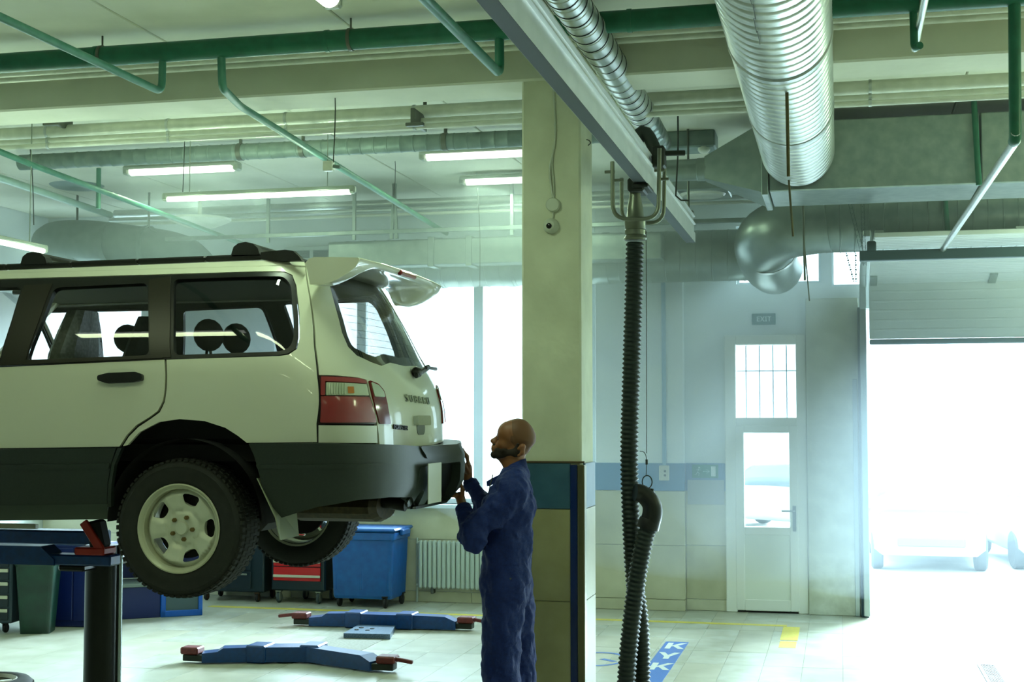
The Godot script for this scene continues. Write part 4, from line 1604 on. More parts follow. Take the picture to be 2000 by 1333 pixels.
func make_wheel(parent: Node, c: Vector3, out: float) -> void:               # out: +1 faces the camera side
	var rubber := grained("tyre rubber", Color(0.085, 0.095, 0.08), Color(0.125, 0.135, 0.115), 0.75, 0.04, 1.5)
	var rim_m := mt("pale painted steel wheel", Color(0.84, 0.85, 0.77), 0.4, 0.15)
	var w := Node3D.new()
	w.name = "wheel"
	parent.add_child(w, true)
	w.position = c
	if out < 0: w.rotation.y = PI
	var ax := Transform3D(axis_basis(Vector3.BACK), Vector3.ZERO)
	var st := nb()
	lathe(st, [Vector2(0.200, -0.085), Vector2(0.222, -0.103), Vector2(0.260, -0.112), Vector2(0.297, -0.108), Vector2(0.319, -0.098), Vector2(0.330, -0.080), Vector2(0.335, -0.04), Vector2(0.336, 0.0), Vector2(0.335, 0.04), Vector2(0.330, 0.080), Vector2(0.319, 0.098), Vector2(0.302, 0.107), Vector2(0.297, 0.109), Vector2(0.294, 0.1075), Vector2(0.260, 0.112), Vector2(0.232, 0.108), Vector2(0.222, 0.103), Vector2(0.208, 0.09), Vector2(0.200, 0.07)], ax, 64)
	obj("tyre", st, rubber, w)
	st = nb()
	for k in 64:
		var a := TAU * k / 64.0
		for row in 5:
			var zz := [-0.084, -0.045, 0.0, 0.045, 0.084][row] as float
			var aa := a + (0.049 if row % 2 else 0.0)
			var r := 0.3315 if absf(zz) < 0.08 else 0.3265
			var bas := Basis(Vector3.BACK, aa) * Basis(Vector3.RIGHT, 0.0)
			bx(st, bas * Vector3(r, 0, zz), Vector3(0.012, 0.022, 0.034), 0.002, bas)
	obj("tread", st, rubber, w)
	st = nb()
	lathe(st, [Vector2(0.165, 0.040), Vector2(0.186, 0.042), Vector2(0.192, 0.055), Vector2(0.196, 0.078), Vector2(0.203, 0.082), Vector2(0.208, 0.092), Vector2(0.2155, 0.098), Vector2(0.2165, 0.104), Vector2(0.210, 0.106), Vector2(0.202, 0.098), Vector2(0.197, 0.088), Vector2(0.190, 0.086)].map(func(p): return p), ax, 56)
	st.set_smooth_group(0)
	lathe(st, [Vector2(0.216, -0.10), Vector2(0.205, -0.095), Vector2(0.195, -0.06), Vector2(0.19, 0.0), Vector2(0.186, 0.05)], ax, 48)
	obj("rim", st, mt("wheel rim edge", Color(0.76, 0.76, 0.66), 0.4, 0.2), w)
	var holes := []
	for k in 5:
		var a := deg_to_rad(73.0 - 72.0 * k)
		var h := []
		for q in [[0.113, -0.16], [0.122, -0.25], [0.160, -0.29], [0.168, -0.22], [0.171, 0.0], [0.168, 0.22], [0.160, 0.29], [0.122, 0.25], [0.113, 0.16], [0.109, 0.0]]:
			h.append(Vector2(cos(a + q[1]), sin(a + q[1])) * q[0])
		holes.append(rounded(h, 0.008, 2))
	var disc := []
	for k in 60: disc.append(Vector2(cos(TAU * k / 60), sin(TAU * k / 60)) * 0.188)
	var dish := func(p: Vector2, off: float) -> Array:
		var hgt := func(q: Vector2) -> float:
			var r := q.length()
			var a := fposmod(rad_to_deg(q.angle()) - 73.0 + 36.0, 72.0) - 36.0
			var spoke := smoothstep(10.0, 26.0, absf(a)) * smoothstep(0.078, 0.11, r) * (1.0 - smoothstep(0.166, 0.180, r))
			return lut([0.0, 0.04, 0.072, 0.085, 0.13, 0.168, 0.188], [0.060, 0.060, 0.058, 0.048, 0.052, 0.060, 0.046], r) + 0.016 * spoke
		var e := 0.002
		var h0: float = hgt.call(p)
		var n := Vector3(-(hgt.call(p + Vector2(e, 0)) - h0) / e, -(hgt.call(p + Vector2(0, e)) - h0) / e, 1).normalized()
		return [Vector3(p.x, p.y, h0) + n * off, n]
	patch("wheel_disc", disc, holes, 0.0, rim_m, w, dish, 0.02, 0.012)
	st = nb()
	lathe(st, [Vector2(0, 0.05), Vector2(0.034, 0.05), Vector2(0.034, 0.072), Vector2(0.030, 0.079), Vector2(0, 0.080)], ax, 24)
	obj("hub_cap", st, rim_m, w)
	for k in 5:
		var a := deg_to_rad(65.0 - 72.0 * k)
		st = nb()
		lathe(st, [Vector2(0, 0.05), Vector2(0.0115, 0.05), Vector2(0.0115, 0.072), Vector2(0.008, 0.079), Vector2(0, 0.081)], Transform3D(axis_basis(Vector3.BACK), Vector3(cos(a) * 0.055, sin(a) * 0.055, 0)), 6)
		obj("lug_nut", st, mt("rusty lug nut", Color(0.50, 0.42, 0.26), 0.4, 0.6), w)
	st = nb()
	lathe(st, [Vector2(0.0, -0.02), Vector2(0.15, -0.02), Vector2(0.15, 0.01), Vector2(0.06, 0.02), Vector2(0.0, 0.02)], ax, 32)
	obj("brake_drum", st, mt("dark rusty steel", Color(0.10, 0.09, 0.06), 0.7, 0.3), w)


func build_car() -> void:
	make_arc()
	var car := thing("car", "cream white station wagon with dark grey lower cladding raised on the lift", "car")
	var paint := mt("white car paint", Color(0.84, 0.845, 0.76), 0.32)
	paint.clearcoat_enabled = true
	paint.clearcoat = 0.8
	paint.clearcoat_roughness = 0.04
	var black := mt("black trim", Color(0.05, 0.055, 0.045), 0.35)
	var bronze := mt("brown black pillar trim", Color(0.14, 0.125, 0.085), 0.3)
	var grey := grained("dark grey cladding", Color(0.12, 0.155, 0.135), Color(0.15, 0.185, 0.16), 0.42, 0.08, 3.0)
	var void_ := mt("car underside black", Color(0.03, 0.032, 0.026), 0.85)
	var liner := mt("grey headliner", Color(0.34, 0.35, 0.30), 0.85)
	var tint := glass("tinted car glass", Color(0.02, 0.03, 0.025), 0.38)
	var side_glass := glass("side glass", Color(0.02, 0.035, 0.03), 0.22)
	var sk: Callable = skin_at
	var bm: Callable = bumper_at

	# inner dark shell just under the panels closes the gaps; window and arch openings are left free
	var win_front := rounded(outline([[-220, 568], [43, 561], [0, 705], [-220, 716]], sk), 0.03)
	var win_door := rounded(outline([[107, 562], [289, 553], [292, 694], [53, 705]], sk), 0.035)
	var win_rear := rounded(outline([[340, 546], [554, 540], [568, 556], [572, 600], [574, 660], [566, 680], [545, 687], [340, 694]], sk), 0.03)
	var trim_o := outline([[-230, 557], [0, 547], [330, 537.5], [556, 532.5], [570, 539], [577, 560], [582, 610], [583, 660], [578, 681], [562, 691], [545, 694], [335, 702], [0, 716], [-230, 727]], sk)
	# the window band, its openings and panes
	var band := trim_o
	patch("window_trim", band, [win_front, win_door, win_rear], 0.0, black, car, sk, 0.03)
	patch("window_trim", flip(band), [flip(win_front), flip(win_door), flip(win_rear)], 0.0, black, car, sk, 0.03)
	both("front_window", win_front, [], -0.012, side_glass, car, sk, 0.0)
	both("door_window", win_door, [], -0.012, side_glass, car, sk, 0.0)
	both("quarter_window", win_rear, [], -0.012, tint, car, sk, 0.0)
	both("pillar_trim", outline([[48, 558], [103, 555], [50, 708], [4, 711]], sk), [], 0.005, bronze, car, sk, 0.006)
	both("pillar_trim", outline([[292, 547], [334, 541], [334, 699], [296, 699]], sk), [], 0.005, bronze, car, sk, 0.006)
	both("window_rubber", outline([[-220, 716], [0, 706], [318, 694], [318, 700], [0, 715], [-220, 726]], sk), [], 0.006, bronze, car, sk, 0.006)

	# painted panels
	var door := outline([[-230, 730], [0, 718], [321, 703], [321.5, 760], [318, 783], [308, 803], [292, 815], [266, 831], [247, 851], [233, 873], [0, 876], [-230, 879]], sk)
	both("rear_door", door, [], 0.0, paint, car, sk, 0.02)
	var quarter := outline([[325, 703], [545, 696], [564, 693], [580, 682], [585.5, 660], [584.5, 608], [579, 558], [571, 537], [556, 530.5], [330, 535.5], [0, 545], [-230, 555], [-230, 537], [0, 529], [300, 517], [592, 511], [595, 513, -0.1], [604, 580, 0.0], [612, 650, 0.0], [619, 733], [618, 828], [619, 864], [482, 865.5], [465, 852], [440, 836], [400, 823], [350, 819], [310, 825], [272, 845], [249, 870], [240, 872], [252, 853], [270, 835], [294, 819], [312, 806], [322, 785], [325.5, 760]], sk)
	both("quarter_panel", quarter, [], 0.0, paint, car, sk, 0.02)
	var lower_q := outline([[622, 831, 0.05], [736, 832, 0.45], [737.5, 866, 0.45], [622, 865, 0.05]], sk)
	both("rear_corner_panel", lower_q, [], 0.0, paint, car, sk, 0.015)

	# lower cladding of the door, sill and quarter
	both("door_cladding", outline([[-230, 881], [0, 878], [229, 875], [219, 905], [212, 945], [211, 984], [0, 987], [-230, 991]], sk), [], 0.012, grey, car, sk, 0.03)
	both("cladding_rib", rounded(outline([[-230, 914], [0, 908], [218, 905], [216, 915], [0, 919], [-230, 925]], sk), 0.01), [], 0.018, grey, car, sk, 0.01)
	both("arch_lip", outline([[232, 875], [240, 875], [226, 908], [220, 945], [219, 990], [212, 990], [214, 945], [221, 905]], sk), [], 0.012, grey, car, sk, 0.03)
	both("sill", outline([[-230, 993], [0, 989], [209, 986], [209, 1016], [0, 1019], [-230, 1023]], sk), [], -0.01, mt("grey sill", Color(0.22, 0.26, 0.22), 0.4), car, sk, 0.06)

	# rear bumper, wrapped round from arch to arch
	var b_near := outline([[485, 867], [620, 866.5], [738, 868, 0.4]], bm)
	b_near.append(Vector2(arc_len * 0.7, 1.766))
	var b_low := [Vector2(arc_len * 0.75, 1.455)]
	b_low.append_array(outline([[805, 972, 0.55], [760, 972, 0.4], [700, 977, 0.2], [620, 991], [550, 1012], [528, 985], [512, 950], [503, 915], [496, 890]], bm))
	var bum := b_near.duplicate()
	bum.append_array(flip(b_near))
	var low_f := flip(b_low)
	var bum2 := b_near.duplicate()
	bum2.append_array(flip(b_near))
	bum2.append_array(flip(b_low))
	bum2.append_array(b_low)
	var rec := rounded([Vector2(arc_len * 0.665, 1.665), Vector2(arc_len * 0.90, 1.672), Vector2(arc_len * 0.90, 1.47), Vector2(arc_len * 0.635, 1.47), Vector2(arc_len * 0.60, 1.50), Vector2(arc_len * 0.63, 1.57)], 0.02)
	var gap := rounded([Vector2(arc_len * 0.93, 1.672), Vector2(arc_len * 1.30, 1.672), Vector2(arc_len * 1.30, 1.47), Vector2(arc_len * 0.93, 1.47)], 0.02)
	patch("bumper", bum2, [rec, gap], 0.0, grey, car, bm, 0.11)
	var notch := rounded([Vector2(arc_len * 0.70, 1.455), Vector2(arc_len * 0.72, 1.53), Vector2(arc_len * 0.755, 1.555), Vector2(arc_len * 0.79, 1.54), Vector2(arc_len * 0.80, 1.455)], 0.02)
	patch("bumper_insert", rec, [notch], -0.016, mt("smooth grey insert", Color(0.36, 0.40, 0.39), 0.28), car, bm, 0.03)
	patch("bumper_insert", gap, [], -0.05, black, car, bm, 0.02)
	var stp := [Vector2(arc_len * 0.70, 1.766), Vector2(arc_len * 1.30, 1.766), Vector2(arc_len * 1.28, 1.705), Vector2(arc_len * 0.72, 1.705)]
	patch("bumper_step", rounded(stp, 0.02), [], 0.010, grey, car, bm, 0.03)
	both("bumper_rib", rounded(outline([[500, 907], [740, 905, 0.4], [760, 906, 0.5], [760, 914, 0.5], [740, 913, 0.4], [503, 916]], bm), 0.008), [], 0.005, grey, car, bm, 0.008)
	patch("bumper_top", [Vector2(arc_len * 0.2, 0.02), Vector2(arc_len * 1.8, 0.02), Vector2(arc_len * 1.8, 0.98), Vector2(arc_len * 0.2, 0.98)], [], 0.0, grey, car, func(p: Vector2, off: float) -> Array: return [skin(p.x, 1.76).lerp(bumper_at(Vector2(p.x, 1.762), 0.0)[0], p.y) + Vector3(0, off, 0), Vector3.UP], 0.0, 0.07)

	# tailgate with the glass opening
	var t_top := 2.665
	var near_edge := outline([[597, 513, -0.1], [607, 580, 0.0], [616, 650, 0.0], [623.5, 733, 0.05], [660, 734, 0.2], [700, 738, 0.35], [716, 742, 0.4], [722, 770, 0.42], [730, 800, 0.43], [737, 829, 0.45], [740, 850, 0.45], [741, 868, 0.45]], sk)
	var gate := near_edge.duplicate()
	gate.append(Vector2(arc_len, 1.755))
	var fl := flip(near_edge)
	gate.append_array(fl)
	gate.append(Vector2(arc_len, t_top))
	var g_near := outline([[640, 540, 0.25], [655, 600, 0.25], [668, 650, 0.3], [680, 678, 0.35], [697, 695, 0.4], [725, 708, 0.5], [745, 715, 0.55]], sk)
	var glass_o := [Vector2(arc_len, 2.648)]
	glass_o.append(Vector2(g_near[0].x + 0.06, 2.648))
	glass_o.append_array(g_near)
	glass_o.append(Vector2(arc_len * 0.8, 2.195))
	glass_o.append(Vector2(arc_len, 2.185))
	var half := glass_o.slice(1, glass_o.size() - 1)
	var full := [Vector2(arc_len, 2.648)]
	full.append_array(half)
	full.append(Vector2(arc_len, 2.185))
	full.append_array(flip(half))
	patch("tailgate", gate, [full], 0.0, paint, car, sk, 0.02)
	patch("rear_window", full, [], -0.006, glass("rear glass", Color(0.03, 0.045, 0.04), 0.26), car, sk, 0.0)
	var fr := Geometry2D.offset_polygon(PackedVector2Array(full), -0.05)
	if Geometry2D.is_polygon_clockwise(PackedVector2Array(full)):
		var rv := PackedVector2Array(full)
		rv.reverse()
		fr = Geometry2D.offset_polygon(rv, -0.05)
	patch("window_border", full, [Array(fr[0])], -0.009, mt("black window border", Color(0.015, 0.02, 0.018), 0.2), car, sk, 0.0)
	st_heater(car, fr[0], sk)

	# tail lamps: housing, red and clear lenses; the far one mirrors the near one
	var red := mt("red lamp lens", Color(0.55, 0.015, 0.02), 0.12)
	red.clearcoat_enabled = true
	var dark_red := mt("dark red lamp lens", Color(0.42, 0.02, 0.03), 0.12)
	var clear := mt("clear lamp lens", Color(0.70, 0.74, 0.64), 0.15)
	clear.clearcoat_enabled = true
	both("lamp_housing", outline([[622.5, 734, 0.05], [660, 735, 0.2], [700, 739, 0.35], [715, 743, 0.4], [722, 772, 0.42], [730, 800, 0.43], [736, 829, 0.45], [622, 829, 0.05]], sk), [], -0.004, mt("dark lamp housing", Color(0.16, 0.02, 0.02), 0.3), car, sk, 0.015)
	both("red_lens", rounded(outline([[626, 775, 0.05], [718, 777, 0.4], [732, 826, 0.44], [625, 826, 0.05]], sk), 0.008), [], 0.012, red, car, sk, 0.016)
	both("red_lens", rounded(outline([[626, 737, 0.05], [700, 741, 0.35], [712, 745, 0.38], [714, 751, 0.39], [634, 746, 0.08], [634, 773, 0.08], [626, 773, 0.05]], sk), 0.004), [], 0.012, red, car, sk, 0.016)
	both("clear_lens", rounded(outline([[636, 748, 0.08], [713, 752, 0.38], [718, 774, 0.4], [636, 773, 0.08]], sk), 0.006), [], 0.010, clear, car, sk, 0.014)
	for k in 7:
		var u := 640.0 + k * 5.0
		both("lens_rib", outline([[u, 750, 0.1], [u + 2.2, 750, 0.1], [u + 2.2, 772, 0.1], [u, 772, 0.1]], sk), [], 0.015, clear, car, sk, 0.005)
	both("amber_bulb", rounded(outline([[676, 757, 0.22], [688, 757, 0.27], [689, 770, 0.27], [677, 770, 0.22]], sk), 0.004), [], 0.0125, mt("amber bulb", Color(0.70, 0.42, 0.14), 0.2), car, sk, 0.0)
	both("gate_lamp", rounded(outline([[719, 744, 0.42], [737, 751, 0.47], [748, 764, 0.52], [756, 800, 0.55], [761, 829, 0.57], [740, 829, 0.46], [732, 800, 0.44], [725, 772, 0.42]], sk), 0.01), [], 0.008, dark_red, car, sk, 0.012)
	both("gate_lamp_lens", rounded(outline([[722, 748, 0.42], [736, 754, 0.47], [746, 766, 0.51], [749, 777, 0.52], [729, 776, 0.43]], sk), 0.008), [], 0.012, clear, car, sk, 0.006)

	# handle, badges and wiper of the tailgate
	var hc := find(821, 822, arc_len, sk)
	patch("gate_handle", rounded([hc + Vector2(-0.115, -0.025), hc + Vector2(0.115, -0.025), hc + Vector2(0.115, 0.025), hc + Vector2(-0.115, 0.025)], 0.018), [], 0.024, mt("chrome handle", Color(0.80, 0.82, 0.80), 0.12, 0.8), car, sk, 0.03)
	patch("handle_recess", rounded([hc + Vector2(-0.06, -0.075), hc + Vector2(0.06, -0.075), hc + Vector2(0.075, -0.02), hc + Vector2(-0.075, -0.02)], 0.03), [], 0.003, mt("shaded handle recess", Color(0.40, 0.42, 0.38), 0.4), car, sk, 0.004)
	var chrome := mt("chrome letters", Color(0.62, 0.64, 0.62), 0.15, 0.9)
	lettering(car, "SUBARU", find(788, 778, 0.75, sk), find(838, 785, arc_len + 0.1, sk), 0.052, chrome, sk)
	lettering(car, "FORESTER", find(767, 834, 0.65, sk), find(794, 837, 0.75, sk), 0.032, black, sk)
	var st := nb()
	var wp: Vector3 = skin_at(find(808, 731, arc_len * 0.95, sk), 0.02)[0]
	ball(st, wp, Vector3(0.03, 0.03, 0.045))
	bar(st, wp + Vector3(0.01, -0.02, 0.05), wp + Vector3(0.01, 0.035, -0.18), 0.022, 0.03, 0.006)
	bar(st, wp + Vector3(0.02, 0.03, -0.1), wp + Vector3(0.0, 0.03, -0.36), 0.016, 0.018, 0.004)
	obj("wiper", st, black, car)
	st = nb()
	var pl := Vector3(-1.985, 0, CZ - 0.02)
	var pt := onx(848, 905, pl.x)
	var pb := onx(848, 983, pl.x)
	span(st, Vector3(pl.x - 0.002, pb.y, pt.z - 0.125), Vector3(pl.x + 0.002, pt.y, pt.z + 0.105), 0.0015)
	obj("number_plate", st, mt("blank pale plate", Color(0.72, 0.73, 0.64), 0.4), car)

	# roof, headliner, spoiler
	var rim := []
	for k in 40: rim.append(skin(-1.78 + (arc_len + 1.78) * k / 39.0, 2.66))
	var rp := []
	for p in rim: rp.append(Vector2(p.x, p.z - CZ))
	for k in range(38, -1, -1): rp.append(Vector2(rim[k].x, CZ - rim[k].z))
	var dome := func(lift: float) -> Callable: return func(p: Vector2, off: float) -> Array:
		var t := clampf(absf(p.y) / 0.66, 0.0, 1.0)
		var e := clampf((-2.47 - p.x) / 0.25, 0.0, 1.0)
		return [Vector3(p.x, 2.66 + lift + 0.06 * (1.0 - t * t) * e + off, CZ + p.y), Vector3(0, 1, 0.18 * p.y).normalized()]
	patch("roof", rp, [], 0.0, paint, car, dome.call(0.0), 0.02, 0.12)
	patch("headliner", rp, [], 0.0, liner, car, dome.call(-0.045), 0.0, 0.12)
	both("gap_seal", outline([[588, 514, -0.15], [606, 514, -0.05], [614, 580, 0.0], [621, 650, 0.03], [632, 738, 0.08], [632, 862, 0.08], [728, 862, 0.42], [750, 830, 0.5], [752, 864, 0.5], [640, 868, 0.1], [610, 868, 0.0], [609, 730, 0.0], [600, 640, -0.05]], sk), [], -0.019, black, car, sk, 0.0)
	both("gap_seal", outline([[316, 706], [332, 706], [332, 762], [324, 795], [300, 822], [270, 842], [248, 872], [228, 872], [238, 850], [262, 824], [292, 806], [310, 785], [315, 760]], sk), [], -0.019, black, car, sk, 0.0)
	make_spoiler(car, paint, red)
	roof_rack(car, black)

	# the cabin: floor, seats with head rests, rear pillars
	st = nb()
	span(st, Vector3(-5.3, 1.70, CZ - 0.74), Vector3(-2.45, 1.78, CZ + 0.74))
	obj("cabin_floor", st, void_, car)
	st = nb()
	span(st, Vector3(-3.5, 1.78, CZ - 0.74), Vector3(-2.45, 2.0, CZ + 0.74), 0.03)
	obj("load_floor", st, void_, car)
	var cloth := grained("dark seat cloth", Color(0.09, 0.10, 0.09), Color(0.13, 0.14, 0.125), 0.9, 0.05, 3.0)
	for e in [[onz(112, 668, CZ + 0.38), 0.24, true], [onz(250, 675, CZ - 0.38), 0.24, false]]:
		var c: Vector3 = e[0]
		st = nb()
		var rings := []
		for k in 7:
			var t := k / 6.0
			var yy := lerpf(1.78, c.y + 0.16, t)
			var hw_ := 0.25 * (1.0 if t < 0.7 else 1.0 - 0.5 * (t - 0.7) / 0.3)
			var ring := []
			for q in 12:
				var a := TAU * q / 12
				ring.append(Vector3(c.x + 0.05 + 0.10 * t + cos(a) * (0.09 - 0.035 * t), yy, c.z + sin(a) * hw_))
			rings.append(ring)
		loft(st, rings)
		obj("front_seat", st, grained("plastic covered seat", Color(0.30, 0.32, 0.27), Color(0.46, 0.48, 0.42), 0.25, 0.05, 3.0) if e[2] else cloth, car)
	for e in [[408, 655, CZ + 0.40], [462, 662, CZ + 0.02], [250, 662, CZ - 0.40]]:
		st = nb()
		var c := onz(e[0], e[1], e[2])
		ball(st, c, Vector3(0.06, 0.085, 0.13), 16)
		rod(st, c + Vector3(0, -0.2, 0.05), c, 0.008, 6)
		rod(st, c + Vector3(0, -0.2, -0.05), c, 0.008, 6)
		obj("head_rest", st, cloth, car)
	st = nb()
	var rb := onz(410, 690, CZ + 0.4)
	bx(st, Vector3(rb.x + 0.02, 1.98, CZ), Vector3(0.15, 0.46, 1.3), 0.05, Basis(Vector3.BACK, -0.2))
	obj("rear_seat", st, cloth, car)

	# underside, arches, running gear
	st = nb()
	span(st, Vector3(-5.1, 1.47, CZ - 0.74), Vector3(-3.55, 1.56, CZ + 0.74), 0.02)
	span(st, Vector3(-3.55, 1.60, CZ - 0.52), Vector3(-2.60, 1.70, CZ + 0.52), 0.02)
	span(st, Vector3(-2.66, 1.52, CZ - 0.72), Vector3(-2.22, 1.62, CZ + 0.72), 0.02)
	obj("underbody", st, void_, car)
	for s in [-1, 1]:
		st = nb()
		lathe(st, [Vector2(0.405, 0.26), Vector2(0.405, 0.0)], Transform3D(Basis(Vector3.RIGHT, Vector3.BACK * s, Vector3.UP), Vector3(-3.075, 1.405, CZ + s * 0.58)), 26, 0.0, PI)
		lathe(st, [Vector2(0.405, 0.0), Vector2(0.1, 0.0)], Transform3D(Basis(Vector3.RIGHT, Vector3.BACK * s, Vector3.UP), Vector3(-3.075, 1.405, CZ + s * 0.58)), 26, 0.0, PI)
		obj("wheel_well", st, void_, car)
	make_wheel(car, Vector3(-3.102, 1.378, CZ + 0.735), 1)
	make_wheel(car, Vector3(-3.102, 1.378, CZ - 0.735), -1)
	make_wheel(car, Vector3(-5.603, 1.374, CZ + 0.735), 1)
	make_wheel(car, Vector3(-5.603, 1.374, CZ - 0.735), -1)
	var rust := grained("brown exhaust steel", Color(0.16, 0.13, 0.07), Color(0.30, 0.25, 0.15), 0.6, 0.05, 2.0, 0.3)
	st = nb()
	rod(st, Vector3(-3.05, 1.40, CZ - 0.66), Vector3(-3.05, 1.40, CZ + 0.66), 0.04, 12)
	rod(st, Vector3(-3.0, 1.40, CZ + 0.45), Vector3(-2.93, 1.75, CZ + 0.45), 0.045, 12)
	rod(st, Vector3(-3.0, 1.40, CZ - 0.45), Vector3(-2.93, 1.75, CZ - 0.45), 0.045, 12)
	bx(st, Vector3(-3.1, 1.42, CZ), Vector3(0.3, 0.22, 0.3), 0.05)
	obj("rear_axle", st, mt("dark rusty steel", Color(0.10, 0.09, 0.06), 0.7, 0.3), car)
	st = nb()
	var rings := []
	for k in 5:
		var ring := []
		for q in 16:
			var a := TAU * q / 16
			var sh := 0.8 if k == 0 or k == 4 else 1.0
			ring.append(Vector3([-2.66, -2.64, -2.42, -2.24, -2.21][k], 1.475 + sin(a) * 0.085 * sh, CZ + 0.36 - cos(a) * 0.2 * sh))
		rings.append(ring)
	loft(st, rings)
	obj("muffler", st, rust, car)
	st = nb()
	var tp := onz(765, 984, CZ + 0.42)
	tube(st, bent([Vector3(-2.3, tp.y + 0.02, CZ + 0.42), Vector3(-2.2, tp.y + 0.01, CZ + 0.42), Vector3(onz(793, 983, CZ + 0.42).x, tp.y - 0.005, CZ + 0.42)], 0.04), 0.034, 14)
	obj("tail_pipe", st, mt("dark tail pipe", Color(0.08, 0.08, 0.07), 0.45, 0.6), car)
	# mud flaps
	for s in [1, -1]:
		st = nb()
		var x0 := -2.69
		var z0: float = CZ + s * 0.872
		var z1: float = CZ + s * 0.60
		var ring := []
		var pr := [[x0, 1.625, z0 - s * 0.01], [x0 + 0.10, 1.44, z0], [x0 + 0.115, 1.335, z0 - s * 0.02], [x0 + 0.105, 1.335, z1], [x0 + 0.09, 1.47, z1], [x0, 1.625, z0 - s * 0.09]]
		var r0 := []
		var r1 := []
		for q in pr:
			r0.append(Vector3(q[0], q[1], q[2]))
			r1.append(Vector3(q[0] + 0.006, q[1], q[2]))
		loft(st, [r0, r1])
		obj("mud_flap", st, mt("pale grey mud flap", Color(0.58, 0.60, 0.50), 0.5), car)
	# door handle
	var dh := outline([[194, 735], [215, 730], [268, 728], [281, 732], [281, 744], [262, 748], [212, 750], [194, 744]], sk)
	both("door_handle", rounded(dh, 0.01), [], 0.022, black, car, sk, 0.03)
	both("handle_cup", rounded(outline([[200, 747], [204, 733], [218, 722], [240, 720], [262, 722], [272, 730], [268, 750], [240, 758], [214, 756]], sk), 0.015), [], 0.003, mt("cream handle cup", Color(0.80, 0.81, 0.73), 0.35), car, sk, 0.004)
	front_end(car, paint, tint, grey, void_)


func st_heater(car: Node, area: PackedVector2Array, sk: Callable) -> void:   # heater lines of the rear window
	var st := nb()
	for k in 9:
		var y := 2.24 + k * 0.038
		var pts := []
		for i in 25:
			var s := arc_len * (0.30 + 1.4 * i / 24.0)
			if Geometry2D.is_point_in_polygon(Vector2(s, y), area): pts.append(skin_at(Vector2(s, y), -0.008)[0])
		if pts.size() > 2: tube(st, pts, 0.0009, 4)
	obj("heater_lines", st, mt("brown heater line", Color(0.12, 0.10, 0.06), 0.6), car)


func lettering(car: Node, word: String, a: Vector2, b: Vector2, size: float, mat: Material, sk: Callable) -> void:
	for i in word.length():
		var p := a.lerp(b, (i + 0.5) / word.length())
		var q: Array = sk.call(p, 0.004)
		var n: Vector3 = q[1]
		var right := Vector3.UP.cross(n).normalized()
		var o := inst("badge_letter", text_mesh(word[i], size, 0.008), mat, car)
		o.transform = Transform3D(Basis(right * 1.45, n.cross(right), n), q[0])


func make_spoiler(car: Node, paint: Material, red: Material) -> void:
	var st := nb(true)
	# end sections measured on the near end plate, thinner toward the middle
	var full := []
	for q in [[599, 514], [606, 506], [616, 503], [660, 503], [703, 504], [706, 508], [699, 522], [682, 535], [664, 546], [650, 552], [634, 557], [608, 557]]:
		var p := onz(q[0], q[1], CZ + 0.68)
		full.append(Vector2(p.x, p.y))
	var rings := []
	for e in [[0.70, 0.0, 0.985], [0.685, 0.0, 1.0], [0.60, 0.0, 1.0], [0.545, 0.25, 1.0], [0.48, 0.8, 1.0], [0.40, 1.0, 1.0], [0.0, 1.0, 1.0], [-0.40, 1.0, 1.0], [-0.48, 0.8, 1.0], [-0.545, 0.25, 1.0], [-0.60, 0.0, 1.0], [-0.685, 0.0, 1.0], [-0.70, 0.0, 0.985]]:
		var ring := []
		var c := Vector2(-2.42, 2.63)
		var bulge: float = 0.02 * (1.0 - pow(e[0] / 0.7, 2.0))
		for k in full.size():
			var p: Vector2 = full[k]
			var thin := p
			if k >= 6:
				var top := 2.655 - 0.03 * clampf((p.x + 2.3) / -0.25, 0.0, 1.0)
				thin = Vector2(p.x, maxf(p.y, top))
			p = p.lerp(thin, e[1])
			p = c + (p - c) * e[2]
			ring.append(Vector3(p.x + bulge, p.y + 0.008 * (1.0 - pow(e[0] / 0.7, 2.0)), CZ + e[0]))
		rings.append(ring)
	for r in rings: r.reverse()
	loft(st, rings)
	obj("spoiler", st, paint, car)
	st = nb()
	var xt: float = full[5].x + 0.012
	bx(st, Vector3(xt, full[5].y - 0.002, CZ), Vector3(0.03, 0.026, 0.26), 0.008)
	obj("brake_light", st, red, car)


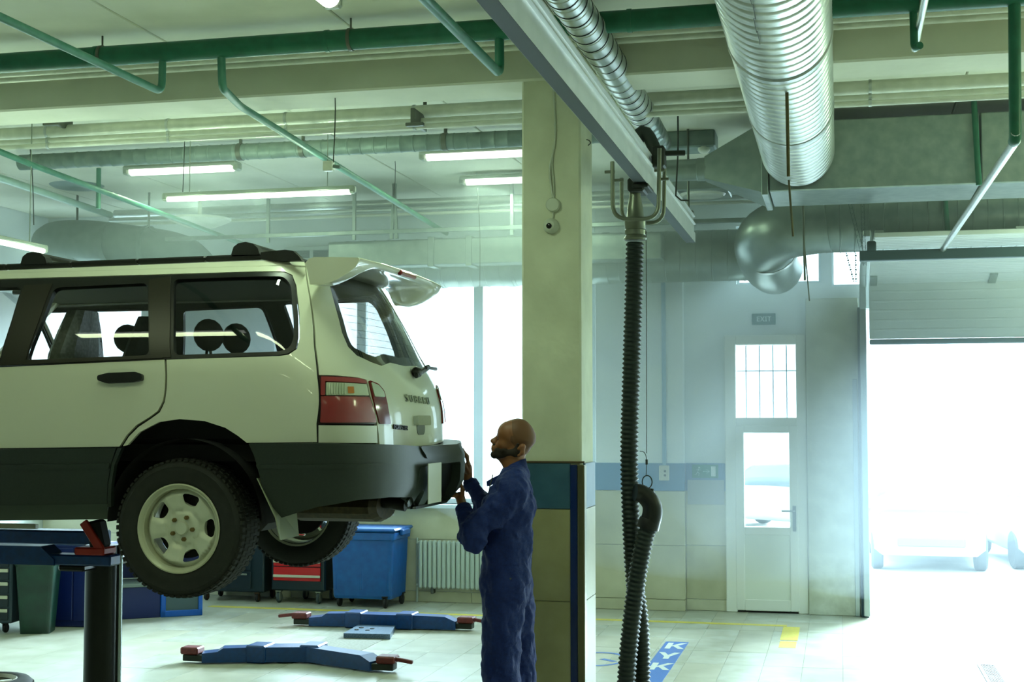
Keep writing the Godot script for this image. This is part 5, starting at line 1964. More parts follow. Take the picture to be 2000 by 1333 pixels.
func roof_rack(car: Node, black: Material) -> void:
	var rm := mt("dark rack plastic", Color(0.055, 0.065, 0.05), 0.4)
	for s in [1, -1]:
		var z: float = CZ + s * 0.60
		var a := onz(-230, 532, CZ + 0.60)
		var b := onz(540, 501, CZ + 0.60)
		var c := onz(572, 494, CZ + 0.60)
		var st := nb()
		for i in 6:
			var t0 := i / 6.0
			bar(st, Vector3(lerpf(a.x, b.x, t0), lerpf(a.y, b.y, t0), z), Vector3(lerpf(a.x, b.x, (i + 1) / 6.0), lerpf(a.y, b.y, (i + 1) / 6.0), z), 0.04, 0.030, 0.008)
		obj("roof_rail", st, rm, car)
		st = nb()
		var foot := []
		for q in [[513, 494], [560, 489], [575, 491], [587, 502], [593, 511], [540, 511], [513, 508]]:
			var p := onz(q[0], q[1], CZ + 0.60)
			foot.append(Vector2(p.x, p.y))
		extr(st, foot, 0.045, Transform3D(Basis(), Vector3(0, 0, z)))
		obj("rail_foot", st, rm, car)
		for u in [0, 460]:
			st = nb()
			var brk := []
			for q in [[456, 500], [461, 484], [470, 477], [484, 474], [498, 477], [508, 486], [512, 499]]:
				var p := onz(q[0], q[1], CZ + 0.60)
				brk.append(Vector2(p.x, p.y))
			var off := onz(46, 518, CZ + 0.60) - onz(456, 500, CZ + 0.60) if u == 0 else Vector3.ZERO
			extr(st, brk, 0.06, Transform3D(Basis(), Vector3(off.x, off.y, z)))
			obj("bar_clamp", st, rm, car)
	for u in [0, 460]:
		var st := nb()
		var off := onz(46, 518, CZ + 0.60) - onz(456, 500, CZ + 0.60) if u == 0 else Vector3.ZERO
		var p := onz(490, 482, CZ + 0.60) + off
		bx(st, Vector3(p.x, p.y, CZ), Vector3(0.055, 0.026, 1.2), 0.010)
		obj("cross_bar", st, rm, car)


func front_end(car: Node, paint: Material, tint: Material, grey: Material, void_: Material) -> void:
	# nose, hood and windscreen, ahead of the frame's edge
	var xs := [-4.62, -4.95, -5.35, -5.75, -6.15, -6.34]
	var tops := [2.15, 2.16, 2.15, 2.10, 2.0, 1.86]
	var rings := []
	for i in xs.size():
		var w: float = [0.855, 0.86, 0.85, 0.82, 0.76, 0.66][i]
		var bot := 1.78 if i > 0 and i < 5 else 1.5
		if i == 5: bot = 1.55
		var ring := []
		for q in [[-1.0, 0.0], [-1.0, 0.75], [-0.9, 0.95], [-0.5, 1.0], [0.5, 1.0], [0.9, 0.95], [1.0, 0.75], [1.0, 0.0]]:
			ring.append(Vector3(xs[i], lerpf(bot, tops[i], q[1]), CZ - w * q[0]))
		rings.append(ring)
	var st := nb(true)
	for r in rings: r.reverse()
	loft(st, rings)
	obj("hood", st, paint, car)
	st = nb()
	quad(st, Vector3(-5.32, 2.16, CZ + 0.74), Vector3(-5.32, 2.16, CZ - 0.74), Vector3(-4.70, 2.64, CZ - 0.62), Vector3(-4.70, 2.64, CZ + 0.62))
	obj("windscreen", st, tint, car)
	for s in [1, -1]:
		st = nb()
		bar(st, Vector3(-5.32, 2.17, CZ + s * 0.77), Vector3(-4.68, 2.655, CZ + s * 0.64), 0.06, 0.05, 0.01)
		obj("windscreen_pillar", st, paint, car)
	st = nb()
	span(st, Vector3(-6.42, 1.46, CZ - 0.78), Vector3(-6.05, 1.72, CZ + 0.78), 0.06)
	obj("front_bumper", st, grey, car)


# ---------- lifts
func build_lifts() -> void:
	var blue := grained("scuffed blue lift paint", Color(0.0, 0.17, 0.38), Color(0.0, 0.24, 0.48), 0.38, 0.05, 1.5)
	var dark := mt("black lift steel", Color(0.055, 0.07, 0.055), 0.28, 0.4)
	var orange := mt("orange red pad paint", Color(0.62, 0.13, 0.05), 0.45)
	var red := grained("worn dark red paint", Color(0.30, 0.06, 0.05), Color(0.45, 0.12, 0.09), 0.5, 0.06, 2.0)
	var bright := mt("bright steel", Color(0.62, 0.66, 0.66), 0.25, 0.9)
	var rubber := mt("black rubber pad", Color(0.04, 0.045, 0.04), 0.7)
	# the lift that carries the car
	var o := thing("vehicle_lift", "raised in-ground lift with a black post and blue arms under the car", "lift")
	var zn := -6.42
	var pc := onz(200, 1108, -6.62)
	var st := nb()
	rod(st, Vector3(pc.x, 0, pc.z), Vector3(pc.x, 1.24, pc.z), 0.088, 32)
	lathe(st, [Vector2(0, 0), Vector2(0.17, 0), Vector2(0.17, 0.012), Vector2(0.09, 0.016)], Transform3D(Basis(), Vector3(pc.x, 0, pc.z)), 32)
	obj("post", st, dark, o)
	st = nb()
	rod(st, Vector3(pc.x + 0.094, 0, pc.z - 0.02), Vector3(pc.x + 0.094, 1.30, pc.z - 0.02), 0.013, 12)
	obj("guide_rod", st, bright, o)
	var y1 := onz(100, 1066, zn).y
	var y0 := onz(100, 1102, zn).y
	var xr := onz(112, 1080, zn).x
	var xe := onz(226, 1095, zn).x
	st = nb()
	extr(st, [Vector2(-5.2, y0), Vector2(xr + 0.02, y0), Vector2(xr + 0.02, y0 + 0.03), Vector2(xr - 0.06, y1), Vector2(-5.2, y1)], 0.13, Transform3D(Basis(), Vector3(0, 0, zn)))
	obj("arm", st, blue, o)
	st = nb()
	span(st, Vector3(xr - 0.1, y0, zn - 0.055), Vector3(xe, y0 + 0.055, zn + 0.055), 0.008)
	obj("arm_extension", st, blue, o)
	st = nb()
	span(st, Vector3(pc.x - 0.13, y0 - 0.035, -7.7), Vector3(pc.x + 0.02, y0 + 0.0, zn + 0.02), 0.01)
	obj("cross_beam", st, dark, o)
	st = nb()
	var f1 := onz(60, 1034, -7.52).y
	var f0 := onz(60, 1062, -7.52).y
	span(st, Vector3(-5.2, f0, -7.6), Vector3(onz(205, 1045, -7.52).x, f1, -7.45), 0.01)
	obj("arm", st, blue, o)
	st = nb()
	span(st, Vector3(-5.2, f1 + 0.005, -7.50), Vector3(onz(76, 1026, -7.5).x, f1 + 0.035, -7.46), 0.004)
	obj("pale_strip", st, mt("pale steel strip", Color(0.70, 0.70, 0.58), 0.5), o)
	var pad := Vector3(onz(186, 1078, zn).x, y0 + 0.055, zn)
	st = nb()
	bx(st, pad + Vector3(0, 0.02, 0), Vector3(0.17, 0.04, 0.13), 0.008)
	bar(st, onz(199, 1078, zn + 0.05), onz(163, 1020, zn + 0.05), 0.02, 0.045, 0.004)
	obj("pad_bracket", st, orange, o)
	st = nb()
	bx(st, pad + Vector3(0.015, 0.10, 0.0), Vector3(0.085, 0.15, 0.09), 0.015, Basis(Vector3.BACK, 0.25))
	obj("pad_block", st, rubber, o)
	st = nb()
	rod(st, Vector3(pad.x - 0.06, f1, -7.5), Vector3(pad.x - 0.06, 1.463, -7.5), 0.05, 16, 0.01)
	obj("pad_block", st, rubber, o)

	# the two units of the second lift lying on the floor
	for unit in 2:
		var near := unit == 0
		o = thing("floor_lift_unit", "blue lowered lift arms with dark red pads on the floor, the nearer pair" if near else "blue lowered lift arms with dark red pads on the floor behind the steel plate", "lift")
		var q: Array = [[[387, 1299], [540, 1296]], [[500, 1297], [605, 1296]], [[600, 1297], [728, 1316]]] if near else [[[600, 1226], [700, 1227]], [[690, 1228], [790, 1231]], [[786, 1231], [888, 1234]]]
		var h := 0.115 if near else 0.12
		var ends := []
		for k in 3:
			var a := ony(q[k][0][0], q[k][0][1], 0.0)
			var b := ony(q[k][1][0], q[k][1][1], 0.0)
			a.z -= 0.08
			b.z -= 0.08
			a.y = 0.012
			b.y = 0.012
			ends.append([a, b])
			var d := (b - a).normalized()
			var L := a.distance_to(b)
			st = nb()
			var prof := [Vector2(0, 0), Vector2(L, 0), Vector2(L, h), Vector2(0, h)]
			if k == 0: prof = [Vector2(0, 0), Vector2(L, 0), Vector2(L, h), Vector2(0.16, h * 0.95), Vector2(0.12, h * 0.72), Vector2(0, h * 0.62)]
			if k == 2: prof = [Vector2(0, 0), Vector2(L, 0), Vector2(L, h * 0.6), Vector2(L - 0.10, h * 0.95), Vector2(0, h)]
			var bas := Basis(d, Vector3.UP, d.cross(Vector3.UP))
			extr(st, prof, 0.15 if k != 1 else 0.19, Transform3D(bas, a))
			obj("arm", st, blue, o)
		for k in 2:
			st = nb()
			var c: Vector3 = ends[1][k]
			bx(st, c + Vector3(0, h / 2 + 0.004, 0), Vector3(0.16, h + 0.02, 0.21), 0.01)
			obj("knuckle", st, blue, o)
		for k in 2:
			var e: Vector3 = ends[0][0] if k == 0 else ends[2][1]
			var s := -1.0 if k == 0 else 1.0
			st = nb()
			bx(st, e + Vector3(s * 0.05, 0.03, 0), Vector3(0.20, 0.05, 0.10), 0.006)
			obj("arm_end", st, mt("dark steel plate", Color(0.18, 0.20, 0.18), 0.5, 0.5), o)
			st = nb()
			bx(st, e + Vector3(s * 0.09, 0.085, 0), Vector3(0.15, 0.055, 0.13), 0.01)
			obj("pad", st, red, o)
			if (near and k == 1) or not near:
				st = nb()
				bar(st, e + Vector3(s * 0.10, 0.10, 0.02), e + Vector3(s * 0.30, 0.075, 0.04), 0.03, 0.03, 0.006)
				obj("pad_lever", st, red, o)
		st = nb()
		var cc: Vector3 = (ends[1][0] + ends[1][1]) / 2
		lathe(st, [Vector2(0, 0), Vector2(0.085, 0), Vector2(0.085, 0.05), Vector2(0, 0.05)], Transform3D(Basis(), Vector3(cc.x, 0.0, cc.z)), 24)
		obj("post_head", st, dark, o)
	var t := thing("floor_plate", "blue edged steel tread plate with bolt holes on the floor between the lowered arms", "plate")
	st = nb()
	var pl := [ony(671, 1241, 0.03), ony(762, 1243, 0.03), ony(772, 1226, 0.03), ony(700, 1224, 0.03)]
	var r0 := []
	var r1 := []
	for p in pl:
		r0.append(Vector3(p.x, 0.045, p.z))
		r1.append(Vector3(p.x, 0.0, p.z))
	loft(st, [r0, r1])
	obj("plate", st, grained("worn tread plate", Color(0.16, 0.25, 0.36), Color(0.50, 0.56, 0.60), 0.35, 0.09, 3.0, 0.4), t)
	for e in [[697, 1231], [706, 1227], [727, 1229], [718, 1232]]:
		st = nb()
		lathe(st, [Vector2(0.022, 0.0), Vector2(0.020, 0.006), Vector2(0, 0.006)], Transform3D(Basis(), ony(e[0], e[1], 0.045)), 14)
		obj("bolt", st, rubber, t)
	st = nb()
	var sa := ony(590, 1278, 0)
	var sb := ony(690, 1280, 0)
	var sc := ony(770, 1240, 0)
	var sd := ony(650, 1238, 0)
	loft(st, [[Vector3(sa.x, 0.004, sa.z), Vector3(sb.x, 0.004, sb.z), Vector3(sc.x, 0.004, sc.z), Vector3(sd.x, 0.004, sd.z)], [Vector3(sa.x, 0, sa.z), Vector3(sb.x, 0, sb.z), Vector3(sc.x, 0, sc.z), Vector3(sd.x, 0, sd.z)]])
	tag(obj("pit_cover", st, grained("dusty grey steel strip", Color(0.42, 0.42, 0.36), Color(0.56, 0.56, 0.50), 0.6, 0.06, 2.0, 0.2)), "flat grey steel cover strip in the floor between the two lowered lift units", "floor cover")


# ---------- along the walls and on the floor
func caster(parent: Node, p: Vector3, r: float, fork: Material, wheel: Material) -> void:
	var st := nb()
	for s in [-1, 1]: bx(st, p + Vector3(s * 0.018, r * 1.25, 0.01), Vector3(0.006, r * 1.6, r * 0.9), 0.002)
	bx(st, p + Vector3(0, r * 2.1, 0), Vector3(0.06, 0.012, 0.07), 0.003)
	obj("caster_fork", st, fork, parent)
	st = nb()
	rod(st, p + Vector3(-0.014, r, 0), p + Vector3(0.014, r, 0), r, 20, 0.006)
	obj("caster_wheel", st, wheel, parent)


func build_props() -> void:
	var blue := grained("blue plastic", Color(0.0, 0.27, 0.52), Color(0.0, 0.35, 0.62), 0.4, 0.03, 1.0)
	var deep := mt("deep blue sheet metal", Color(0.0, 0.09, 0.34), 0.4)
	var sky_blue := mt("bright blue enamel", Color(0.0, 0.33, 0.70), 0.35)
	var petrol := mt("dark petrol enamel", Color(0.0, 0.11, 0.14), 0.4)
	var red := mt("red enamel", Color(0.72, 0.02, 0.02), 0.35)
	var pale := mt("pale strip", Color(0.75, 0.75, 0.66), 0.4)
	var steel := mt("zinc fork", Color(0.55, 0.57, 0.50), 0.4, 0.6)
	var black := mt("black rubber wheel", Color(0.045, 0.05, 0.045), 0.6)
	var greyw := mt("grey rubber wheel", Color(0.22, 0.27, 0.27), 0.5)
	# red tool chest on casters
	var p := onz(582, 1176, WZ + 0.46)
	var o := thing("tool_trolley", "dark tool trolley with a red bottom drawer on grey casters", "trolley", Vector3(p.x, 0, p.z))
	var w := 0.30
	var st := nb()
	span(st, Vector3(-w, 0.13, -0.42), Vector3(w, 0.85, 0.0), 0.015)
	obj("body", st, petrol, o)
	for k in 4:
		st = nb()
		var yb := 0.235 + k * 0.15
		span(st, Vector3(-w + 0.03, yb, 0.0), Vector3(w - 0.05, yb + 0.14, 0.018), 0.004)
		var d := obj("drawer", st, red, o)
		st = nb()
		span(st, Vector3(-w + 0.03, yb + 0.035, 0.018), Vector3(w - 0.05, yb + 0.062, 0.03), 0.004)
		obj("drawer_grip", st, pale, d)
	for c in [[-0.22, -0.03], [0.22, -0.03], [-0.06, -0.36], [0.24, -0.36]]: caster(o, Vector3(c[0], 0, c[1]), 0.058, steel, greyw)
	# dark trolley left of it
	p = onz(452, 1172, WZ + 0.46)
	o = thing("tool_trolley", "dark petrol drawer trolley behind the near rear wheel", "trolley", Vector3(p.x, 0, p.z))
	st = nb()
	span(st, Vector3(-0.38, 0.10, -0.42), Vector3(0.36, 0.92, 0.0), 0.015)
	obj("body", st, petrol, o)
	for k in 4:
		st = nb()
		var yb := 0.14 + k * 0.19
		span(st, Vector3(-0.34, yb, 0.0), Vector3(0.22, yb + 0.175, 0.016), 0.004)
		var d := obj("drawer", st, mt("dark blue grey drawer", Color(0.04, 0.12, 0.15), 0.4), o)
		st = nb()
		span(st, Vector3(-0.30, yb + 0.14, 0.016), Vector3(0.18, yb + 0.158, 0.03), 0.004)
		obj("drawer_grip", st, steel, d)
	for c in [[-0.3, -0.04], [0.28, -0.04], [-0.3, -0.38], [0.3, -0.38]]: caster(o, Vector3(c[0], 0, c[1]), 0.045, mt("rusty fork", Color(0.26, 0.18, 0.10), 0.6, 0.4), black)
	# blue wheeled bin
	p = onz(703, 1180, WZ + 0.66)
	o = thing("wheeled_bin", "large blue plastic bin on black wheels by the wall", "bin", Vector3(p.x, 0, p.z))
	var rings := []
	for e in [[0.09, 0.305, 0.24], [0.12, 0.315, 0.25], [0.68, 0.335, 0.265], [0.69, 0.35, 0.29], [0.76, 0.355, 0.30]]:
		var r := rounded([Vector2(-e[1], -e[2]), Vector2(e[1], -e[2]), Vector2(e[1], e[2]), Vector2(-e[1], e[2])], 0.05)
		var ring := []
		for q in r: ring.append(Vector3(q.x, e[0], q.y - 0.3))
		rings.append(ring)
	st = nb()
	for r in rings: r.reverse()
	loft(st, rings)
	obj("body", st, blue, o)
	st = nb()
	bx(st, Vector3(0, 0.785, -0.3), Vector3(0.74, 0.035, 0.62), 0.015)
	for s in [-1, 1]: bx(st, Vector3(s * 0.375, 0.755, -0.3), Vector3(0.04, 0.06, 0.25), 0.01)
	obj("lid", st, blue, o)
	for s in [-0.28, 0.0, 0.28]:
		st = nb()
		bx(st, Vector3(s, 0.43, -0.052), Vector3(0.03, 0.5, 0.02), 0.006)
		obj("rib", st, blue, o)
	for c in [[-0.26, -0.12], [0.25, -0.06], [-0.26, -0.48], [0.30, -0.44]]: caster(o, Vector3(c[0], 0, c[1]), 0.055, black, black)
	# blue workbench with a shelf, behind the lift post
	p = ony(268, 1210, 0)
	o = thing("workbench", "blue workbench frame with a grey shelf and a low meshed blue cabinet", "workbench", Vector3(p.x, 0, p.z), 0.62)
	st = nb()
	span(st, Vector3(-0.34, 0.62, -0.5), Vector3(0.75, 0.68, 0.0), 0.006)
	obj("bench_top", st, deep, o)
	st = nb()
	span(st, Vector3(-0.34, 0.30, -0.5), Vector3(0.70, 0.335, 0.0), 0.006)
	obj("shelf", st, mt("grey shelf", Color(0.45, 0.50, 0.48), 0.5), o)
	st = nb()
	span(st, Vector3(-0.34, 0.34, -0.5), Vector3(0.75, 0.62, -0.47), 0.004)
	obj("back_panel", st, deep, o)
	for e in [[-0.36, 0.0], [-0.36, -0.5]]:
		st = nb()
		span(st, Vector3(e[0] - 0.025, 0, e[1] - 0.03), Vector3(e[0] + 0.025, 0.68, e[1] + 0.01), 0.004)
		obj("leg", st, sky_blue, o)
	st = nb()
	span(st, Vector3(-0.30, 0.0, -0.5), Vector3(0.22, 0.30, -0.03), 0.006)
	obj("cabinet", st, deep, o)
	st = nb()
	span(st, Vector3(0.22, 0.0, -0.52), Vector3(0.27, 0.28, -0.02), 0.008)
	span(st, Vector3(0.22, 0.0, -0.05), Vector3(0.62, 0.06, -0.02), 0.006)
	span(st, Vector3(0.58, 0.0, -0.05), Vector3(0.62, 0.28, -0.02), 0.006)
	obj("cabinet_frame", st, sky_blue, o)
	st = nb()
	span(st, Vector3(0.27, 0.06, -0.06), Vector3(0.58, 0.27, -0.04))
	obj("mesh_panel", st, grained("grey wire mesh", Color(0.18, 0.26, 0.30), Color(0.34, 0.42, 0.42), 0.6, 0.2, 6.0), o)
	# blue steel cabinet, green bin and drawer unit at the far left
	p = ony(140, 1226, 0)
	o = thing("steel_cabinet", "tall deep blue steel cabinet left of the lift post", "cabinet", Vector3(p.x, 0, p.z), 0.1)
	st = nb()
	span(st, Vector3(-0.22, 0.0, -0.45), Vector3(0.24, 0.75, 0.0), 0.01)
	obj("body", st, deep, o)
	st = nb()
	span(st, Vector3(-0.2, 0.06, 0.0), Vector3(0.005, 0.72, 0.014), 0.004)
	obj("door", st, deep, o)
	st = nb()
	span(st, Vector3(0.015, 0.06, 0.0), Vector3(0.22, 0.72, 0.014), 0.004)
	obj("door", st, deep, o)
	p = ony(66, 1240, 0)
	o = thing("waste_bin", "dark green waste bin with slanted sides beside the blue cabinet", "bin", Vector3(p.x, 0, p.z), 0.35)
	rings = []
	for e in [[0.0, 0.13, 0.13], [0.6, 0.17, 0.17], [0.62, 0.18, 0.18], [0.66, 0.18, 0.18]]:
		var r := rounded([Vector2(-e[1], -e[2]), Vector2(e[1], -e[2]), Vector2(e[1], e[2]), Vector2(-e[1], e[2])], 0.04)
		var ring := []
		for q in r: ring.append(Vector3(q.x, e[0], q.y - 0.15))
		ring.reverse()
		rings.append(ring)
	st = nb()
	loft(st, rings)
	obj("body", st, grained("dark green plastic", Color(0.0, 0.14, 0.09), Color(0.05, 0.24, 0.17), 0.4, 0.02, 1.0), o)
	st = nb()
	bx(st, Vector3(0, 0.67, -0.15), Vector3(0.38, 0.03, 0.38), 0.012)
	obj("lid", st, mt("green lid", Color(0.03, 0.14, 0.10), 0.4), o)
	p = ony(-20, 1238, 0)
	o = thing("drawer_cabinet", "grey drawer cabinet with pale drawer grips at the left edge", "cabinet", Vector3(p.x, 0, p.z), 0.12)
	st = nb()
	span(st, Vector3(-0.5, 0.09, -0.5), Vector3(0.20, 0.85, 0.0), 0.01)
	obj("body", st, mt("grey blue cabinet", Color(0.17, 0.24, 0.28), 0.45), o)
	for k in 6:
		st = nb()
		var yb := 0.12 + k * 0.118
		span(st, Vector3(-0.46, yb, 0.0), Vector3(0.17, yb + 0.105, 0.016), 0.003)
		var d := obj("drawer", st, mt("dark blue grey drawer", Color(0.04, 0.12, 0.15), 0.4), o)
		st = nb()
		span(st, Vector3(-0.46, yb + 0.07, 0.016), Vector3(0.17, yb + 0.10, 0.032), 0.004)
		obj("drawer_grip", st, pale, d)
	for c in [[0.12, -0.06], [-0.4, -0.06], [0.12, -0.42]]: caster(o, Vector3(c[0], 0, c[1]), 0.042, black, black)
	# loose wheel on the floor, bottom left
	o = thing("spare_wheel", "loose tyre on a pale rim lying flat on the floor at the bottom left", "wheel")
	var wc := ony(20, 1311, 0.19)
	wc.z += 0.30
	wc.y = 0.0
	st = nb()
	lathe(st, [Vector2(0.195, 0.02), Vector2(0.23, 0.002), Vector2(0.285, 0.008), Vector2(0.308, 0.03), Vector2(0.312, 0.10), Vector2(0.308, 0.165), Vector2(0.285, 0.187), Vector2(0.23, 0.194), Vector2(0.205, 0.182), Vector2(0.195, 0.16)], Transform3D(Basis(), wc), 48)
	obj("tyre", st, grained("tyre rubber", Color.BLACK, Color.BLACK, 0.7, 0.04), o)
	st = nb()
	for k in 48:
		for row in 3:
			var a := TAU * (k + 0.5 * (row % 2)) / 48
			var bas := Basis(Vector3.UP, -a)
			bx(st, wc + bas * Vector3(0.311, 0.055 + row * 0.045, 0), Vector3(0.012, 0.03, 0.022), 0.002, bas)
	obj("tread", st, mats["tyre rubber"], o)
	st = nb()
	lathe(st, [Vector2(0.196, 0.03), Vector2(0.19, 0.03), Vector2(0.18, 0.14), Vector2(0.04, 0.15), Vector2(0.0, 0.15)].map(func(q): return q), Transform3D(Basis(), wc), 40)
	lathe(st, [Vector2(0.182, 0.14), Vector2(0.200, 0.155), Vector2(0.212, 0.186), Vector2(0.205, 0.190), Vector2(0.193, 0.165)], Transform3D(Basis(), wc), 40)
	obj("rim", st, mt("pale alloy rim", Color(0.72, 0.70, 0.64), 0.35, 0.4), o)
	for k in 5:
		st = nb()
		var a := TAU * k / 5 + 0.5
		bar(st, wc + Vector3(cos(a) * 0.06, 0.156, sin(a) * 0.06), wc + Vector3(cos(a) * 0.185, 0.16, sin(a) * 0.185), 0.06, 0.02, 0.006)
		obj("spoke", st, mt("pale alloy rim", Color(0.72, 0.70, 0.64), 0.35, 0.4), o)
	# radiator under the wide window
	o = thing("radiator", "pale panel radiator with upright sections under the wide window", "radiator")
	var ra := wz_rect(822, 1056, 1000, 1150)
	for k in 18:
		st = nb()
		var x: float = ra[0] + 0.026 + k * 0.051
		bx(st, Vector3(x, (ra[1] + ra[3]) / 2, WZ + 0.09), Vector3(0.043, ra[3] - ra[1], 0.07), 0.016)
		obj("section", st, mt("white radiator paint", Color(0.72, 0.76, 0.72), 0.4), o)
	for yy in [ra[1] + 0.03, ra[3] - 0.03]:
		st = nb()
		rod(st, Vector3(ra[0] - 0.02, yy, WZ + 0.08), Vector3(ra[0] + 18 * 0.051 + 0.03, yy, WZ + 0.08), 0.016, 10)
		obj("header_pipe", st, mt("white radiator paint", Color(0.72, 0.76, 0.72), 0.4), o)
	for k in [3, 14]:
		st = nb()
		bx(st, Vector3(ra[0] + k * 0.051, ra[1] - 0.02, WZ + 0.06), Vector3(0.03, 0.07, 0.085), 0.006)
		obj("bracket", st, mt("dull steel", Color(0.4, 0.42, 0.38), 0.45, 0.7), o)
	st = nb()
	var rz := onz(818, 800, WZ + 0.03)
	rod(st, Vector3(ra[0] - 0.03, 0.0, WZ + 0.03), Vector3(ra[0] - 0.03, ra[3] + 0.02, WZ + 0.03), 0.012, 10)
	tag(obj("radiator_pipe", st, mt("white radiator paint", Color(0.72, 0.76, 0.72), 0.4)), "thin upright pipe at the left end of the radiator", "pipe")
	# drain grate
	o = thing("drain_grate", "slotted steel drain grate in the bright floor at bottom right", "grate")
	var ga := ony(1908, 1299, 0)
	var gx := ony(1945, 1300, 0).x
	st = nb()
	var g1 := ga.z + 1.1
	for e in [[ga.x, ga.x + 0.02], [gx - 0.02, gx]]: span(st, Vector3(e[0], 0, ga.z), Vector3(e[1], 0.006, g1), 0.001)
	span(st, Vector3(ga.x, 0, ga.z), Vector3(gx, 0.006, ga.z + 0.02), 0.001)
	obj("frame", st, mt("dark grate steel", Color(0.08, 0.15, 0.15), 0.5, 0.5), o)
	for k in 9:
		st = nb()
		var x := lerpf(ga.x + 0.02, gx - 0.02, (k + 0.5) / 9.0)
		span(st, Vector3(x - 0.003, -0.001, ga.z + 0.02), Vector3(x + 0.003, 0.005, g1), 0.001)
		obj("slat", st, mt("dark grate steel", Color(0.08, 0.15, 0.15), 0.5, 0.5), o)
	# blue lettering strip and round mark on the floor
	o = thing("floor_sign", "worn blue strip with pale letters painted on the floor behind the hose", "floor marking")
	var fa := ony(1301, 1254, 0)
	var fb := ony(1346, 1255, 0)
	st = nb()
	var fz1 := fa.z + 2.1
	for k in 7: span(st, Vector3(fa.x, 0, lerpf(fa.z, fz1, k / 7.0)), Vector3(fb.x, 0.0018, lerpf(fa.z, fz1, (k + 1) / 7.0)))
	obj("strip", st, grained("worn blue floor paint", Color(0.12, 0.32, 0.62), Color(0.28, 0.48, 0.74), 0.4, 0.15, 3.0), o)
	var wd := "KYK"
	for k in 3:
		var t := inst("letter", text_mesh(wd[k], 0.42, 0.001), mt("pale floor letters", Color(0.78, 0.80, 0.76), 0.4), o)
		t.transform = Transform3D(Basis(Vector3(0.72, 0, 0), Vector3(0, 0, -1), Vector3.UP), Vector3((fa.x + fb.x) / 2 + 0.0, 0.0022, [ony(1285, 1303, 0).z, ony(1300, 1282, 0).z, ony(1318, 1263, 0).z][k]))
	o = thing("floor_emblem", "worn blue ring mark painted on the floor between column and hose", "floor marking")
	var fc := ony(1168, 1288, 0)
	st = nb()
	for k in 40:
		var a := TAU * k / 40
		var b := TAU * (k + 1) / 40
		var ia := Vector3(fc.x + cos(a) * 0.20, 0.0015, fc.z + sin(a) * 0.28)
		var ib := Vector3(fc.x + cos(b) * 0.20, 0.0015, fc.z + sin(b) * 0.28)
		var oa := Vector3(fc.x + cos(a) * 0.23, 0.0015, fc.z + sin(a) * 0.325)
		var ob := Vector3(fc.x + cos(b) * 0.23, 0.0015, fc.z + sin(b) * 0.325)
		quad(st, ia, ib, ob, oa)
	obj("ring", st, mats["worn blue floor paint"], o)
	st = nb()
	for e in [[-0.11, 0.0], [0.09, 0.04]]: bar(st, Vector3(fc.x + e[0] - 0.06, 0.0008, fc.z + e[1] - 0.05), Vector3(fc.x + e[0] + 0.06, 0.0008, fc.z + e[1] + 0.05), 0.05, 0.0016)
	obj("stroke", st, mats["worn blue floor paint"], o)
	# signs and fittings on the back wall
	o = thing("exit_sign", "green exit sign above the white door", "sign")
	var es := wz_rect(1469, 613, 1515, 635)
	st = nb()
	span(st, Vector3(es[0], es[1], WZ), Vector3(es[2], es[3], WZ + 0.03), 0.004)
	obj("sign_plate", st, mt("green sign", Color(0.05, 0.40, 0.34), 0.4), o)
	var tx := inst("lettering", text_mesh("EXIT", 0.07, 0.002), mt("white sign print", Color(0.85, 0.9, 0.88), 0.4), o)
	tx.position = Vector3((es[0] + es[2]) / 2, (es[1] + es[3]) / 2, WZ + 0.032)
	o = thing("escape_sign", "green escape route sign with a running figure on the blue tiles", "sign")
	var gs := wz_rect(1352, 908, 1403, 934)
	st = nb()
	span(st, Vector3(gs[0], gs[1], WZ + 0.012), Vector3(gs[2], gs[3], WZ + 0.02), 0.002)
	obj("sign_plate", st, mt("bright green sign", Color(0.05, 0.50, 0.40), 0.4), o)
	st = nb()
	var gc := Vector3(gs[0] + 0.055, (gs[1] + gs[3]) / 2, WZ + 0.022)
	ball(st, gc + Vector3(0.018, 0.037, 0), Vector3(0.009, 0.009, 0.003), 10)
	for e in [[[0.012, 0.025], [0.0, -0.008]], [[0.0, -0.008], [0.018, -0.022]], [[0.018, -0.022], [0.012, -0.045]], [[0.0, -0.008], [-0.012, -0.03]], [[-0.012, -0.03], [-0.035, -0.034]], [[0.01, 0.02], [0.034, 0.008]], [[0.01, 0.02], [-0.018, 0.012]]]:
		bar(st, gc + Vector3(e[0][0], e[0][1], 0), gc + Vector3(e[1][0], e[1][1], 0), 0.011, 0.003)
	obj("figure", st, mats["white sign print"], o)
	st = nb()
	bar(st, gc + Vector3(0.055, 0.0, 0), gc + Vector3(0.12, 0.0, 0), 0.010, 0.003)
	bar(st, gc + Vector3(0.09, 0.02, 0), gc + Vector3(0.12, 0.0, 0), 0.010, 0.003)
	bar(st, gc + Vector3(0.09, -0.02, 0), gc + Vector3(0.12, 0.0, 0), 0.010, 0.003)
	obj("arrow", st, mats["white sign print"], o)
	st = nb()
	span(st, gc + Vector3(0.135, -0.05, -0.002), gc + Vector3(0.18, 0.05, 0.002))
	obj("doorway", st, mats["white sign print"], o)
	st = nb()
	var nr := wz_rect(1343, 938, 1415, 986)
	span(st, Vector3(nr[0], nr[1], WZ + 0.012), Vector3(nr[2], nr[3], WZ + 0.02), 0.002)
	tag(obj("notice_board", st, mt("pale notice board", Color(0.66, 0.68, 0.66), 0.3)), "pale blank notice sheet on the wall left of the door", "notice")
	o = thing("wall_socket", "white socket box on the blue tiles right of the hose", "socket")
	var so := wz_rect(1291, 909, 1310, 938)
	st = nb()
	span(st, Vector3(so[0], so[1], WZ + 0.11), Vector3(so[2], so[3], WZ + 0.16), 0.006)
